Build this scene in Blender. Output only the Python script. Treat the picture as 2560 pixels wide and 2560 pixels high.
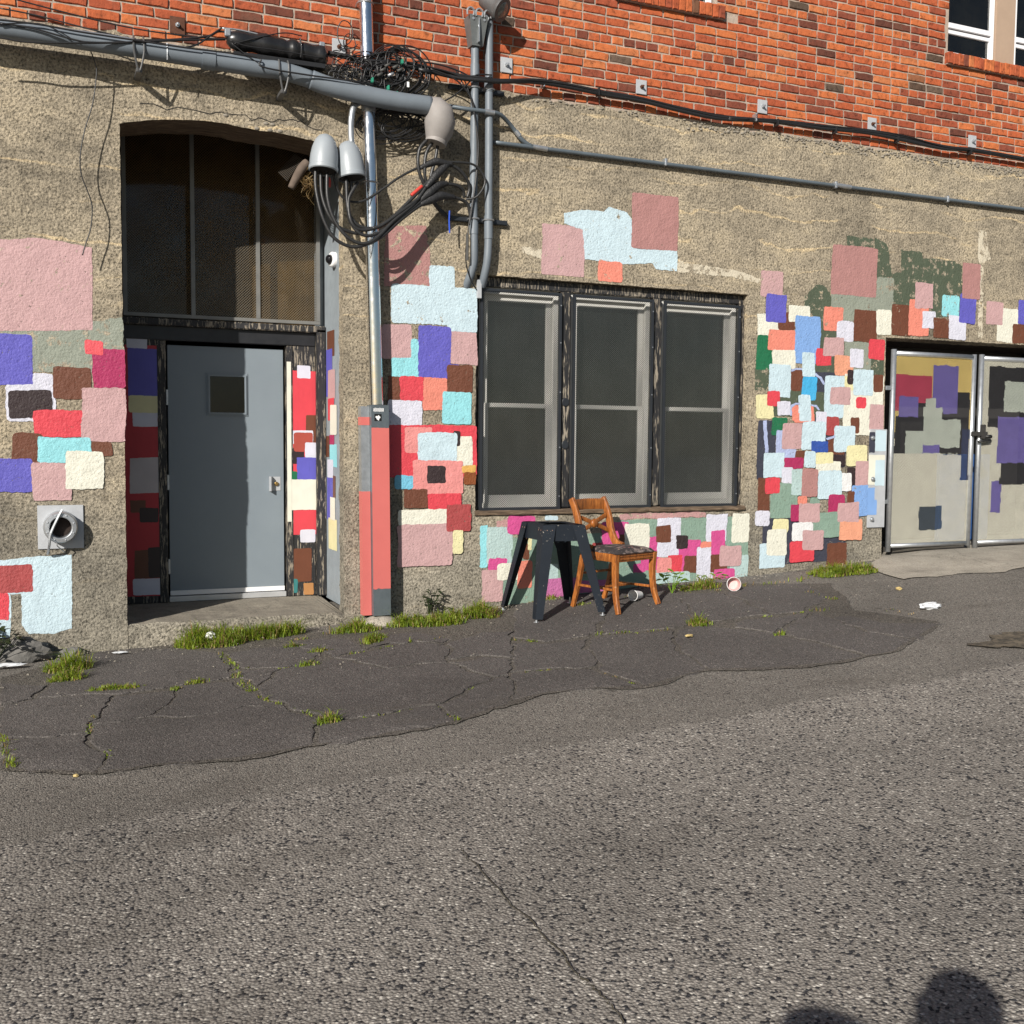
import bpy, bmesh, math, random
from mathutils import Vector, Matrix, noise
from mathutils.geometry import tessellate_polygon
PI = math.pi
rnd = random.Random(7)
SC = bpy.context.scene
for o in list(bpy.data.objects): bpy.data.objects.remove(o, do_unlink=True)

# ------------------------------------------------------------------ camera
FPX, YAW, PITCH, ROLL, CX, CY, CZ = [2655.602239, 0.409246, 0.066681, 0.008277, -0.847093, -7.844527, 1.298454]
fw = Vector((math.sin(YAW)*math.cos(PITCH), math.cos(YAW)*math.cos(PITCH), -math.sin(PITCH)))
rt = Vector((math.cos(YAW), -math.sin(YAW), 0)); up = rt.cross(fw)
c_, s_ = math.cos(ROLL), math.sin(ROLL)
rt, up = c_*rt + s_*up, -s_*rt + c_*up
cd = bpy.data.cameras.new('camera'); cam = bpy.data.objects.new('camera', cd)
SC.collection.objects.link(cam)
m = Matrix((rt, up, -fw)).transposed().to_4x4(); m.translation = (CX, CY, CZ); cam.matrix_world = m
cd.sensor_fit = 'HORIZONTAL'; cd.sensor_width = 36; cd.lens = 36*FPX/2560
cd.clip_start = .05; cd.clip_end = 600
SC.camera = cam

# ------------------------------------------------------------------ light
SUN_EL, SUN_AZ = math.radians(26.4), math.radians(46.0)      # light travels towards +x (along the wall), +y (into it), down
sdir = Vector((math.sin(SUN_AZ)*math.cos(SUN_EL), math.cos(SUN_AZ)*math.cos(SUN_EL), -math.sin(SUN_EL)))
w = bpy.data.worlds.new('World'); SC.world = w; w.use_nodes = True
nt = w.node_tree; bg = nt.nodes['Background']
sky = nt.nodes.new('ShaderNodeTexSky'); sky.sky_type = 'NISHITA'; sky.sun_disc = False
sky.sun_elevation = SUN_EL
sky.sun_rotation = math.atan2(-sdir.x, -sdir.y)
sky.air_density = 1.0; sky.dust_density = .6; sky.ozone_density = 1.0
nt.links.new(sky.outputs[0], bg.inputs[0]); bg.inputs[1].default_value = .05
sl = bpy.data.lights.new('sun', 'SUN'); sl.energy = 5.0; sl.angle = math.radians(.53); sl.color = (1, .945, .87)
so = bpy.data.objects.new('sun', sl); SC.collection.objects.link(so)
so.rotation_euler = sdir.to_track_quat('-Z', 'Y').to_euler(); so.location = (-6, -10, 9)
SC.view_settings.view_transform = 'Standard'; SC.view_settings.look = 'None'
SC.view_settings.exposure = 0.32; SC.view_settings.gamma = 1
SC.cycles.max_bounces = 5; SC.cycles.diffuse_bounces = 1; SC.cycles.glossy_bounces = 3; SC.cycles.transparent_max_bounces = 8
SC.render.resolution_x = 1024; SC.render.resolution_y = 1024

# ------------------------------------------------------------------ helpers
COL = SC.collection
def tag(o, label=None, cat=None, group=None, kind=None):
    if label: o['label'] = label
    if cat: o['category'] = cat
    if group: o['group'] = group
    if kind: o['kind'] = kind
    return o
def empty(name, loc, label=None, cat=None, group=None):
    o = bpy.data.objects.new(name, None); COL.objects.link(o); o.location = loc; o.empty_display_size = .1
    return tag(o, label, cat, group, 'thing')
def link(name, me, mat, parent=None, smooth=False):
    o = bpy.data.objects.new(name, me); COL.objects.link(o)
    if mat is not None:
        for mm in (mat if isinstance(mat, (list, tuple)) else [mat]): me.materials.append(mm)
    if smooth and len(me.polygons): me.polygons.foreach_set('use_smooth', [True]*len(me.polygons))
    if parent is not None:
        o.parent = parent
        pm = world_loc(parent); o.matrix_parent_inverse = Matrix.Translation(-pm)
    return o
def world_loc(o):
    return o.location.copy() if o.parent is None else Vector((0, 0, 0))      # parts keep their vertices in world coordinates
class MB:
    """collects vertices and faces (world coordinates) for one mesh"""
    def __init__(s): s.v = []; s.f = []; s.mi = []
    def add(s, vs, fs, mi=0):
        b = len(s.v); s.v += [tuple(v) for v in vs]; s.f += [tuple(b+i for i in f) for f in fs]; s.mi += [mi]*len(fs); return s
    def box(s, x0, x1, y0, y1, z0, z1, bev=0, mi=0):
        if bev <= 0:
            vs = [(x, y, z) for x in (x0, x1) for y in (y0, y1) for z in (z0, z1)]
            return s.add(vs, [(0, 1, 3, 2), (4, 6, 7, 5), (0, 4, 5, 1), (2, 3, 7, 6), (0, 2, 6, 4), (1, 5, 7, 3)], mi)
        bm = bmesh.new()
        bmesh.ops.create_cube(bm, size=1)
        for v in bm.verts: v.co = Vector((x0+(v.co.x+.5)*(x1-x0), y0+(v.co.y+.5)*(y1-y0), z0+(v.co.z+.5)*(z1-z0)))
        bmesh.ops.bevel(bm, geom=bm.edges[:], offset=min(bev, .45*min(abs(x1-x0), abs(y1-y0), abs(z1-z0))), segments=2, affect='EDGES')
        return s.bm(bm, mi)
    def bm(s, bm, mi=0):
        bm.verts.index_update()
        s.add([v.co[:] for v in bm.verts], [[v.index for v in f.verts] for f in bm.faces], mi); bm.free(); return s
    def hexa(s, a, b, mi=0):
        """a, b: two quads (4 points each), joined to a closed block"""
        return s.add(list(a)+list(b), [(3, 2, 1, 0), (4, 5, 6, 7), (0, 1, 5, 4), (1, 2, 6, 5), (2, 3, 7, 6), (3, 0, 4, 7)], mi)
    def tube(s, pts, r, n=8, sub=5, smooth=True, caps=True, mi=0):
        P = [Vector(q) for q in pts]; k = len(P)
        R_ = list(r) if isinstance(r, (list, tuple)) else [r]*k
        if smooth and k > 2:
            Q = []; RR = []
            for i in range(k-1):
                p0, p1, p2, p3 = P[max(i-1, 0)], P[i], P[i+1], P[min(i+2, k-1)]
                for j in range(sub):
                    t = j/sub
                    Q.append(.5*((2*p1)+(p2-p0)*t+(2*p0-5*p1+4*p2-p3)*t*t+(3*p1-p0-3*p2+p3)*t**3)); RR.append(R_[i]*(1-t)+R_[i+1]*t)
            Q.append(P[-1]); RR.append(R_[-1]); P, R_ = Q, RR
        k = len(P); vs = []; fs = []; t0 = (P[1]-P[0]).normalized()
        nrm = t0.orthogonal().normalized()
        for i in range(k):
            t = (P[min(i+1, k-1)]-P[max(i-1, 0)]).normalized()
            if t.length == 0: t = t0
            nrm = (nrm-t*nrm.dot(t)).normalized(); b = t.cross(nrm)
            for j in range(n):
                a = 2*PI*j/n; vs.append(P[i]+(nrm*math.cos(a)+b*math.sin(a))*R_[i])
        for i in range(k-1):
            for j in range(n):
                fs.append((i*n+j, i*n+(j+1) % n, (i+1)*n+(j+1) % n, (i+1)*n+j))
        if caps: fs += [tuple(range(n-1, -1, -1)), tuple((k-1)*n+j for j in range(n))]
        return s.add(vs, fs, mi)
    def lathe(s, prof, org, ax=(0, 0, 1), n=24, mi=0, cap=True):
        """prof: (radius, height) pairs along axis ax from org"""
        ax = Vector(ax).normalized(); u = ax.orthogonal().normalized(); v = ax.cross(u); org = Vector(org); vs = []; fs = []
        for (r, h) in prof:
            for j in range(n):
                a = 2*PI*j/n; vs.append(org+ax*h+(u*math.cos(a)+v*math.sin(a))*r)
        k = len(prof)
        for i in range(k-1):
            for j in range(n): fs.append((i*n+j, i*n+(j+1) % n, (i+1)*n+(j+1) % n, (i+1)*n+j))
        if cap:
            if prof[0][0] > 1e-5: fs.append(tuple(range(n-1, -1, -1)))
            if prof[-1][0] > 1e-5: fs.append(tuple((k-1)*n+j for j in range(n)))
        return s.add(vs, fs, mi)
    def prism(s, poly, y0, y1, mi=0):
        """poly in (x, z), extruded from y0 to y1"""
        n = len(poly); vs = [(x, y0, z) for x, z in poly]+[(x, y1, z) for x, z in poly]
        fs = [tuple(range(n)), tuple(range(2*n-1, n-1, -1))]+[(i, i+n, (i+1) % n+n, (i+1) % n) for i in range(n)]
        return s.add(vs, fs, mi)
    def build(s, name, mat, parent=None, smooth=False, recalc=True):
        me = bpy.data.meshes.new(name); me.from_pydata(s.v, [], s.f)
        if any(s.mi): me.polygons.foreach_set('material_index', s.mi)
        if recalc:
            bm = bmesh.new(); bm.from_mesh(me); bmesh.ops.recalc_face_normals(bm, faces=bm.faces[:]); bm.to_mesh(me); bm.free()
        o = link(name, me, mat, parent, smooth)
        if smooth == 'auto':
            me.polygons.foreach_set('use_smooth', [True]*len(me.polygons))
            try: me.set_sharp_from_angle(angle=math.radians(40))
            except Exception: pass
        return o
def copy_tree(o, parent=None):
    c = o.copy(); COL.objects.link(c)
    if parent is not None: c.parent = parent
    for ch in list(o.children): copy_tree(ch, c)
    return c
def interp(x, X, Z):
    if x <= X[0]: return Z[0]
    for i in range(len(X)-1):
        if x <= X[i+1]: t = (x-X[i])/(X[i+1]-X[i]); return Z[i]*(1-t)+Z[i+1]*t
    return Z[-1]
BX = [-30, -3, -.4, 1.2, 2.4, 3.1, 3.9, 4.87, 5.67, 6.36, 7, 8.3, 14, 40]
BZ = [-.3, -.19, -.195, -.09, -.06, .01, .075, .108, .148, .2, .25, .27, .3, .35]
def ground(x, y):
    w_ = min(1, max(0, -y/3)); lin = min(.32, max(-.28, -.17+.058*x))
    return (1-w_)*interp(x, BX, BZ)+w_*lin+.015*y
def nz(x, y=0, z=0): return noise.noise(Vector((x, y, z)))

# ------------------------------------------------------------------ materials
def lin(c):
    return tuple(((v/255)/12.92 if v/255 <= .04045 else ((v/255+.055)/1.055)**2.4) for v in c)
class N:
    """tiny node-tree writer"""
    def __init__(s, name):
        s.m = bpy.data.materials.new(name); s.m.use_nodes = True; s.t = s.m.node_tree
        s.p = s.t.nodes['Principled BSDF']; s.o = s.t.nodes['Material Output']
    def n(s, typ, **kw):
        nd = s.t.nodes.new(typ)
        for k, v in kw.items(): setattr(nd, k, v)
        return nd
    def set(s, sock, v):
        if isinstance(v, bpy.types.NodeSocket): s.t.links.new(v, sock)
        elif isinstance(v, (tuple, list)) and len(v) == 3 and sock.type == 'RGBA': sock.default_value = (*v, 1)
        else: sock.default_value = v
    def pos(s, scale=None):
        g = s.n('ShaderNodeNewGeometry').outputs['Position']
        return g if scale is None else s.vmul(g, scale)
    def obj(s, scale=None):
        g = s.n('ShaderNodeTexCoord').outputs['Object']
        return g if scale is None else s.vmul(g, scale)
    def vmul(s, v, sc):
        d = s.n('ShaderNodeVectorMath', operation='MULTIPLY'); s.set(d.inputs[0], v); d.inputs[1].default_value = sc; return d.outputs[0]
    def vadd(s, v, w):
        d = s.n('ShaderNodeVectorMath', operation='ADD'); s.set(d.inputs[0], v); s.set(d.inputs[1], w); return d.outputs[0]
    def noise(s, vec, scale, detail=3, rough=.55, dist=0, out=0):
        d = s.n('ShaderNodeTexNoise'); s.set(d.inputs['Vector'], vec); d.inputs['Scale'].default_value = scale
        d.inputs['Detail'].default_value = detail; d.inputs['Roughness'].default_value = rough; d.inputs['Distortion'].default_value = dist
        return d.outputs[out]
    def vor(s, vec, scale, out='Distance', feature='F1', rand=1):
        d = s.n('ShaderNodeTexVoronoi', feature=feature); s.set(d.inputs['Vector'], vec); d.inputs['Scale'].default_value = scale
        d.inputs['Randomness'].default_value = rand; return d.outputs[out]
    def ramp(s, f, stops, interp='LINEAR'):
        d = s.n('ShaderNodeValToRGB'); e = d.color_ramp.elements; d.color_ramp.interpolation = interp
        while len(e) < len(stops): e.new(.5)
        for el, (p_, c) in zip(e, stops):
            el.position = p_; el.color = (c, c, c, 1) if isinstance(c, (int, float)) else (*c, 1)
        s.set(d.inputs[0], f); return d.outputs[0]
    def math(s, op, a, b=0, c=0, clamp=False):
        d = s.n('ShaderNodeMath', operation=op, use_clamp=clamp); s.set(d.inputs[0], a); s.set(d.inputs[1], b); s.set(d.inputs[2], c); return d.outputs[0]
    def mix(s, f, a, b, mode='MIX'):
        d = s.n('ShaderNodeMix', data_type='RGBA', blend_type=mode); s.set(d.inputs[0], f); s.set(d.inputs[6], a); s.set(d.inputs[7], b); return d.outputs[2]
    def bump(s, h, strength=.5, dist=.01):
        d = s.n('ShaderNodeBump'); d.inputs['Strength'].default_value = strength; d.inputs['Distance'].default_value = dist
        s.set(d.inputs['Height'], h); s.set(s.p.inputs['Normal'], d.outputs[0]); return d
    def sep(s, v):
        d = s.n('ShaderNodeSeparateXYZ'); s.set(d.inputs[0], v); return d.outputs
    def base(s, c): s.set(s.p.inputs['Base Color'], c)
    def rough(s, r): s.set(s.p.inputs['Roughness'], r)
    def metal(s, r): s.set(s.p.inputs['Metallic'], r)
def simple(name, rgb, rough=.6, metal=0, var=.25, vs=6, bs=0, bscale=60, bdist=.003, spec=None, obj=False, stretch=None):
    k = N(name); P = k.obj() if obj else k.pos()
    if stretch: P = k.vmul(P, stretch)
    n1 = k.noise(P, vs, 5, .6)
    k.base(k.mix(n1, tuple(c*(1-var) for c in rgb), tuple(min(1, c*(1+var)) for c in rgb)))
    k.rough(k.math('MULTIPLY_ADD', k.noise(P, vs*3, 2), .3, rough-.15)); k.metal(metal)
    if spec is not None: k.p.inputs['Specular IOR Level'].default_value = spec
    if bs: k.bump(k.noise(P, bscale, 4, .6), bs, bdist)
    return k.m

def concrete_height(k, P):
    n1 = k.noise(P, 58, 3, .72); n2 = k.noise(P, 13, 2, .6)
    return k.math('MULTIPLY_ADD', n2, 1.1, k.math('MULTIPLY', n1, 1.0)), n1, n2
def concrete_colour(k, P, n1, n2):
    sp = k.sep(P)
    nl = k.noise(P, .9, 3, .6); nm = k.noise(k.vmul(P, (.5, 1, 1.7)), 4.5, 4, .7)
    f = k.math('ADD', k.math('MULTIPLY', nl, .8), k.math('MULTIPLY', nm, .7))
    tone = k.ramp(f, [(.50, (.165, .143, .11)), (.66, (.28, .24, .178)), (.80, (.37, .315, .23)), (.95, (.47, .395, .275))])
    grey = k.ramp(f, [(.5, (.165, .15, .122)), (.75, (.262, .238, .19)), (.95, (.36, .325, .26))])
    low = k.ramp(k.math('MULTIPLY', k.math('MULTIPLY_ADD', nl, .9, sp[2]), .33), [(.28, 1), (.55, 0)])
    col = k.mix(low, tone, grey)
    # pale lime runs along the board joints of the old formwork
    zj = k.math('MULTIPLY_ADD', nl, .42, k.math('MULTIPLY_ADD', nm, .16, sp[2]))
    tri = k.math('ABSOLUTE', k.math('SUBTRACT', k.math('FRACT', k.math('MULTIPLY', zj, 4.6)), .5))
    line = k.ramp(k.math('MULTIPLY', tri, k.math('MULTIPLY_ADD', nm, 3.0, -.35)), [(0, 1), (.03, .8), (.065, 0)])
    msk = k.ramp(k.noise(k.vmul(P, (.5, 1, 3.0)), 1.9, 2, .6), [(.47, 0), (.56, 1)])
    hi = k.ramp(k.math('MULTIPLY', sp[2], .25), [(.5, .1), (.62, 1)])
    lm = k.math('MULTIPLY', k.math('MULTIPLY', line, msk), hi)
    col = k.mix(k.math('MULTIPLY', lm, .85), col, (.62, .49, .30))
    # sand and stones; the shade in pits is darkened into the colour
    col = k.mix(1, col, k.ramp(n1, [(.31, .16), (.43, .66), (.5, 1.0), (.62, 1.25), (.72, 1.7)]), 'MULTIPLY')
    return k.mix(1, col, k.ramp(n2, [(.28, .68), (.5, 1.02)]), 'MULTIPLY')
def make_concrete(name, strength=1.0, tint=None):
    k = N(name); P = k.pos(); h, n1, n2 = concrete_height(k, P); c = concrete_colour(k, P, n1, n2)
    if tint: c = k.mix(1, c, tint, 'MULTIPLY')
    k.base(c); k.rough(.9); k.p.inputs['Specular IOR Level'].default_value = .25
    k.bump(h, strength, .018); return k.m
CONC = make_concrete('concrete', .85)
PAL = dict(PK=(202, 164, 164), RO=(180, 132, 128), CO=(240, 142, 122), CC=(246, 164, 132), CP=(234, 150, 146), CR1=(240, 92, 100), RD=(224, 72, 84), RP=(196, 48, 60),
    BD=(172, 74, 74), BI=(176, 78, 66), MG=(176, 46, 96), HP=(214, 84, 148), PU=(196, 112, 164), PS=(196, 152, 150), BV=(100, 96, 192), BP=(178, 190, 226), PB=(204, 226, 240), LW=(222, 222, 244),
    LV=(205, 196, 198), WH=(240, 240, 240), WA=(216, 206, 184), CW=(238, 234, 218), YC=(244, 228, 178), OR=(228, 178, 96), BO=(138, 76, 36), BR=(112, 66, 46), DB=(52, 38, 40),
    SG=(138, 164, 148), GB=(184, 208, 206), GS=(150, 156, 142), OG=(84, 94, 76), GN=(30, 112, 74), TL=(60, 130, 130), SB=(132, 172, 228), CY=(72, 178, 230), CB=(120, 194, 222), AQ=(152, 222, 230),
    BL=(50, 84, 168), NV=(62, 64, 78), WD=(190, 136, 84))
def paint_mat(key, wear, smooth=False):
    k = N('paint_'+key+('_worn' if wear else '')+('_smooth' if smooth else '')); P = k.pos()
    c = tuple(min(.7, v*.84) for v in lin(PAL[key]))
    nb = k.noise(P, 7, 2, .6)
    col = k.mix(nb, tuple(v*.84 for v in c), tuple(min(.9, v*1.1) for v in c))
    if smooth:
        gr = k.noise(k.vmul(P, (30, 30, 2)), 3, 4, .6)
        col = k.mix(k.ramp(gr, [(.66, 0), (.78, .5)]), col, tuple(v*.5 for v in c))
        k.base(col); k.rough(.5); k.bump(k.noise(k.vmul(P, (40, 40, 3)), 3, 3), .25, .003); return k.m
    h, n1, n2 = concrete_height(k, P)
    pit = k.ramp(n1, [(.30, 1), (.345, 0)])
    if wear:
        th = .32+.22*wear; wn = k.noise(P, 11, 4, .78)
        worn = k.math('MAXIMUM', pit, k.ramp(wn, [(th-.02, 1), (th+.025, 0)])); cc = concrete_colour(k, P, n1, n2)
    else: worn = pit; cc = (.13, .11, .08)
    k.base(k.mix(worn, col, cc)); k.rough(.62)
    k.bump(h, .5, .014); return k.m
PM = {}
def paint(key, wear=0, smooth=False):
    w_ = 0 if wear < .05 else (.2 if wear < .3 else (.45 if wear < .6 else .75))
    q = (key, w_, smooth)
    if q not in PM: PM[q] = paint_mat(key, w_, smooth)
    return PM[q]

def asphalt(name, dark, mid, light, scale, bstr, band=False):
    k = N(name); P = k.pos(); sp = k.sep(P)
    nl = k.noise(P, .7, 4, .62); scl = scale; mk = None
    if band:                                                   # the strip along the buildings was relaid with a finer mix
        mk = k.math('GREATER_THAN', k.math('MULTIPLY_ADD', k.noise(P, 6, 3, .7), .22, k.math('MULTIPLY_ADD', nl, .25, sp[1])), -3.16)
        scl = k.math('MULTIPLY_ADD', mk, 42, scale)
    def vor(out, mul):
        d = k.n('ShaderNodeTexVoronoi', feature='F1'); k.set(d.inputs['Vector'], P); k.set(d.inputs['Scale'], k.math('MULTIPLY', scl, mul)); return d
    v1 = vor('Color', 1); c1 = k.sep(v1.outputs['Color']); d1 = v1.outputs['Distance']; c2 = k.sep(vor('Color', 2.2).outputs['Color'])
    st = k.ramp(c1[0], [(0, dark), (.10, dark), (.16, mid), (.90, mid), (.96, light), (1, light)])
    col = k.mix(.8, st, k.ramp(c2[1], [(0, .62), (.5, 1), (1, 1.42)]), 'MULTIPLY')
    col = k.mix(1, col, k.ramp(d1, [(.3, 1.08), (.62, .68)]), 'MULTIPLY')
    col = k.mix(1, col, k.ramp(nl, [(.32, .74), (.5, 1), (.72, 1.2)]), 'MULTIPLY')
    if band: col = k.mix(k.math('MULTIPLY', mk, .3), col, (.10, .09, .076))
    bl = k.noise(k.vmul(P, (.45, 1.1, 1)), 1.5, 4, .7)
    col = k.mix(k.ramp(bl, [(.56, 0), (.74, .5)]), col, (.08, .07, .058))
    sc2 = k.noise(P, 7, 3, .75); col = k.mix(k.ramp(sc2, [(.64, 0), (.72, .6)]), col, (.045, .04, .034))
    k.base(col); k.rough(.82); k.p.inputs['Specular IOR Level'].default_value = .3
    k.bump(k.math('MULTIPLY', d1, -1), bstr, .009); return k.m
ROAD = asphalt('road_asphalt', (.035, .035, .038), (.245, .224, .198), (.46, .43, .38), 92, .6, True)
FINE = asphalt('slab_asphalt', (.065, .06, .057), (.116, .105, .098), (.21, .19, .175), 130, .5)
def smooth_conc(name, c0, c1, bs=.5):
    k = N(name); P = k.pos(); nl = k.noise(P, 3, 6, .65); sp = k.noise(P, 90, 3, .6)
    col = k.mix(k.ramp(nl, [(.3, 0), (.7, 1)]), c0, c1); col = k.mix(1, col, k.ramp(sp, [(.3, .6), (.5, 1), (.75, 1.25)]), 'MULTIPLY')
    crack = k.ramp(k.vor(k.vadd(P, k.vmul(k.noise(P, 4, 4, .6, 0, 1), (.3, .3, .3))), 1.1, 'Distance', 'DISTANCE_TO_EDGE'), [(.0, .45), (.012, 1)])
    k.base(k.mix(.6, col, crack, 'MULTIPLY')); k.rough(.9); k.bump(k.math('ADD', sp, k.math('MULTIPLY', nl, 2)), bs, .006); return k.m
STEP = smooth_conc('step_concrete', (.17, .15, .12), (.33, .295, .235))
APRON = smooth_conc('apron_concrete', (.25, .225, .185), (.42, .38, .315))
DIRT = smooth_conc('crack_dirt', (.035, .03, .022), (.10, .085, .06), .9)

def wood_black():
    k = N('black_peeling_wood'); P = k.pos(); g = k.noise(k.vmul(P, (30, 30, 3.2)), 2.2, 5, .7); l = k.noise(P, 2.2, 3, .6)
    pe = k.ramp(k.math('MULTIPLY_ADD', l, .35, g), [(.715, 0), (.75, 1)])
    col = k.mix(pe, k.mix(g, (.008, .008, .009), (.028, .028, .03)), k.mix(l, (.22, .18, .13), (.34, .30, .24)))
    k.base(col); k.rough(.6); k.bump(g, .6, .006); return k.m
WOODB = wood_black()
BLACK = simple('black_paint', (.016, .017, .02), .45, 0, .35, 8, .25, 40)
BLACKM = simple('black_steel', (.022, .025, .03), .38, 0, .35, 5, .15, 60)
def worn_steel():
    k = N('black_chipped_steel'); P = k.pos(); g = k.noise(P, 55, 4, .7); l = k.noise(P, 5, 3, .6)
    ch = k.ramp(k.math('MULTIPLY_ADD', l, .25, g), [(.80, 0), (.83, 1)])
    k.base(k.mix(ch, k.mix(l, (.006, .009, .014), (.014, .019, .027)), (.35, .32, .27))); k.rough(.55); k.p.inputs['Specular IOR Level'].default_value = .25; k.bump(l, .1, .004); return k.m
TABLE = worn_steel()
def door_mat():
    k = N('grey_door_paint'); P = k.pos(); n = k.noise(P, 2.2, 5, .6); sc = k.noise(k.vmul(P, (3, 3, 1)), 38, 2, .7)
    c = k.mix(n, (.17, .205, .235), (.225, .265, .295)); c = k.mix(k.ramp(sc, [(.73, 0), (.76, .35)]), c, (.05, .05, .05))
    k.base(c); k.rough(k.math('MULTIPLY_ADD', n, .2, .42)); k.bump(k.noise(P, 140, 2), .08, .002); return k.m
DOOR = door_mat()
GREYP = simple('grey_jamb_paint', (.25, .285, .31), .55, 0, .25, 9, .35, 50)
WHITE = simple('white_paint', (.80, .80, .80), .4, 0, .05, 4)
VINYL = simple('white_vinyl', (.82, .82, .84), .3, 0, .03, 4)
SASH = simple('off_white_sash', (.66, .65, .61), .5, 0, .15, 8, .2)
GALV = simple('galvanised_steel', (.47, .49, .51), .42, .75, .3, 22, .12, 90)
GALVP = simple('galvanised_plate', (.44, .455, .475), .5, .1, .2, 14, .1, 90)
CHROME = simple('polished_steel', (.80, .81, .83), .17, 1, .06, 9, .04, 8, .004)
PVC = simple('grey_conduit', (.15, .175, .2), .5, .0, .22, 6, .18, 60)
PVCB = simple('blue_grey_conduit', (.11, .135, .155), .38, .15, .3, 7, .12, 60)
LAMPB = simple('lamp_housing', (.11, .11, .11), .5, .3, .3, 10)
DOME = simple('dome_grey', (.30, .33, .355), .42, 0, .12, 5, .06, 40)
CAPM = simple('weathered_cap', (.27, .25, .235), .65, 0, .25, 9, .3, 50)
CABLE = simple('black_cable', (.017, .017, .018), .42, 0, .3, 30, .2, 90)
CABLEG = simple('dusty_cable', (.055, .054, .05), .6, 0, .35, 24, .3, 90)
CABLEM = simple('heavy_black_cable', (.026, .026, .026), .42, 0, .45, 24, .3, 90)
TAPE = simple('wrapped_tape', (.022, .022, .023), .48, 0, .3, 30, .9, 70, .006)
REDT = simple('red_tape', (.55, .05, .035), .5)
BLUET = simple('blue_strap', (.02, .08, .5), .45)
GREENT = simple('green_tie', (.03, .25, .16), .5)
RUST = simple('rusted_steel', (.11, .045, .025), .85, .2, .6, 30, .6, 60)
BEIGE = simple('beige_post_paint', (.40, .29, .21), .6, 0, .14, 5, .3, 30)
def beam_mat():
    k = N('board_marked_soffit'); P = k.pos(); g = k.noise(k.vmul(P, (2.2, 14, 14)), 3, 6, .7)
    k.base(k.ramp(g, [(.3, (.05, .033, .02)), (.55, (.16, .11, .07)), (.75, (.32, .24, .17))])); k.rough(.9); k.bump(g, 1, .02); return k.m
BEAM = beam_mat()
SILLW = beam_mat(); SILLW.name = 'weathered_sill_wood'
def chair_wood():
    k = N('honey_wood'); P = k.obj(); g = k.noise(k.vmul(P, (26, 26, 5)), 2.2, 5, .65, .4); l = k.noise(P, 9, 3, .6)
    c = k.ramp(g, [(.3, (.11, .034, .010)), (.52, (.32, .105, .022)), (.72, (.47, .175, .04))])
    c = k.mix(k.ramp(k.noise(P, 40, 3, .7), [(.66, 0), (.72, .7)]), c, (.52, .36, .2)); c = k.mix(k.ramp(l, [(.55, 0), (.75, .55)]), c, (.10, .032, .01))
    k.base(c); k.rough(.38); k.bump(g, .15, .003); return k.m
CWOOD = chair_wood()
def floral():
    k = N('worn_floral_fabric'); P = k.obj(); v = k.vor(P, 26); cc = k.sep(k.vor(P, 26, 'Color')); fl = k.ramp(k.math('ADD', v, k.math('MULTIPLY', cc[0], .45)), [(.30, 1), (.40, 0)])
    c = k.mix(fl, (.03, .024, .024), k.mix(cc[1], (.42, .11, .12), (.34, .26, .17)))
    c = k.mix(k.ramp(k.noise(P, 14, 5, .7), [(.5, 0), (.6, .8)]), c, (.26, .20, .18)); k.base(c); k.rough(.9); k.bump(k.noise(P, 60, 4), .6, .006); return k.m
FLORAL = floral()
def brick_mat(name, attr=False):
    k = N(name); P = k.pos()
    if attr: a = k.n('ShaderNodeAttribute'); a.attribute_name = 'rnd'; f = a.outputs['Fac']
    else: f = k.n('ShaderNodeObjectInfo').outputs['Random']
    c = k.ramp(f, [(0, (.10, .036, .024)), (.10, (.22, .058, .032)), (.28, (.32, .072, .031)), (.6, (.41, .098, .036)), (.88, (.49, .142, .047)), (.98, (.46, .155, .06)), (.985, (.06, .042, .03)), (1, (.13, .085, .06))])
    n = k.noise(P, 20, 4, .72); c = k.mix(1, c, k.ramp(n, [(.30, .35), (.46, .95), (.75, 1.25)]), 'MULTIPLY')
    st = k.noise(P, 3.0, 4, .7); c = k.mix(k.ramp(st, [(.6, 0), (.73, .55)]), c, (.13, .075, .05))
    c = k.mix(k.ramp(k.noise(k.vmul(P, (1, 1, 1.6)), 5, 5, .7), [(.66, 0), (.76, .5)]), c, (.5, .34, .25))
    k.base(c); k.rough(.85); k.p.inputs['Specular IOR Level'].default_value = .3
    k.bump(n, .8, .010); return k.m
BRICK = brick_mat('brick_clay'); BRICKF = brick_mat('brick_clay_far', True)
def mortar():
    k = N('mortar'); P = k.pos(); n = k.noise(P, 40, 4, .65); l = k.noise(P, 1.6, 3, .6)
    k.base(k.mix(k.ramp(l, [(.35, 0), (.65, 1)]), k.mix(n, (.30, .225, .175), (.53, .43, .35)), k.mix(n, (.22, .175, .14), (.42, .36, .30)))); k.rough(.95); k.bump(n, .8, .008); return k.m
MORTAR = mortar()
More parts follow.
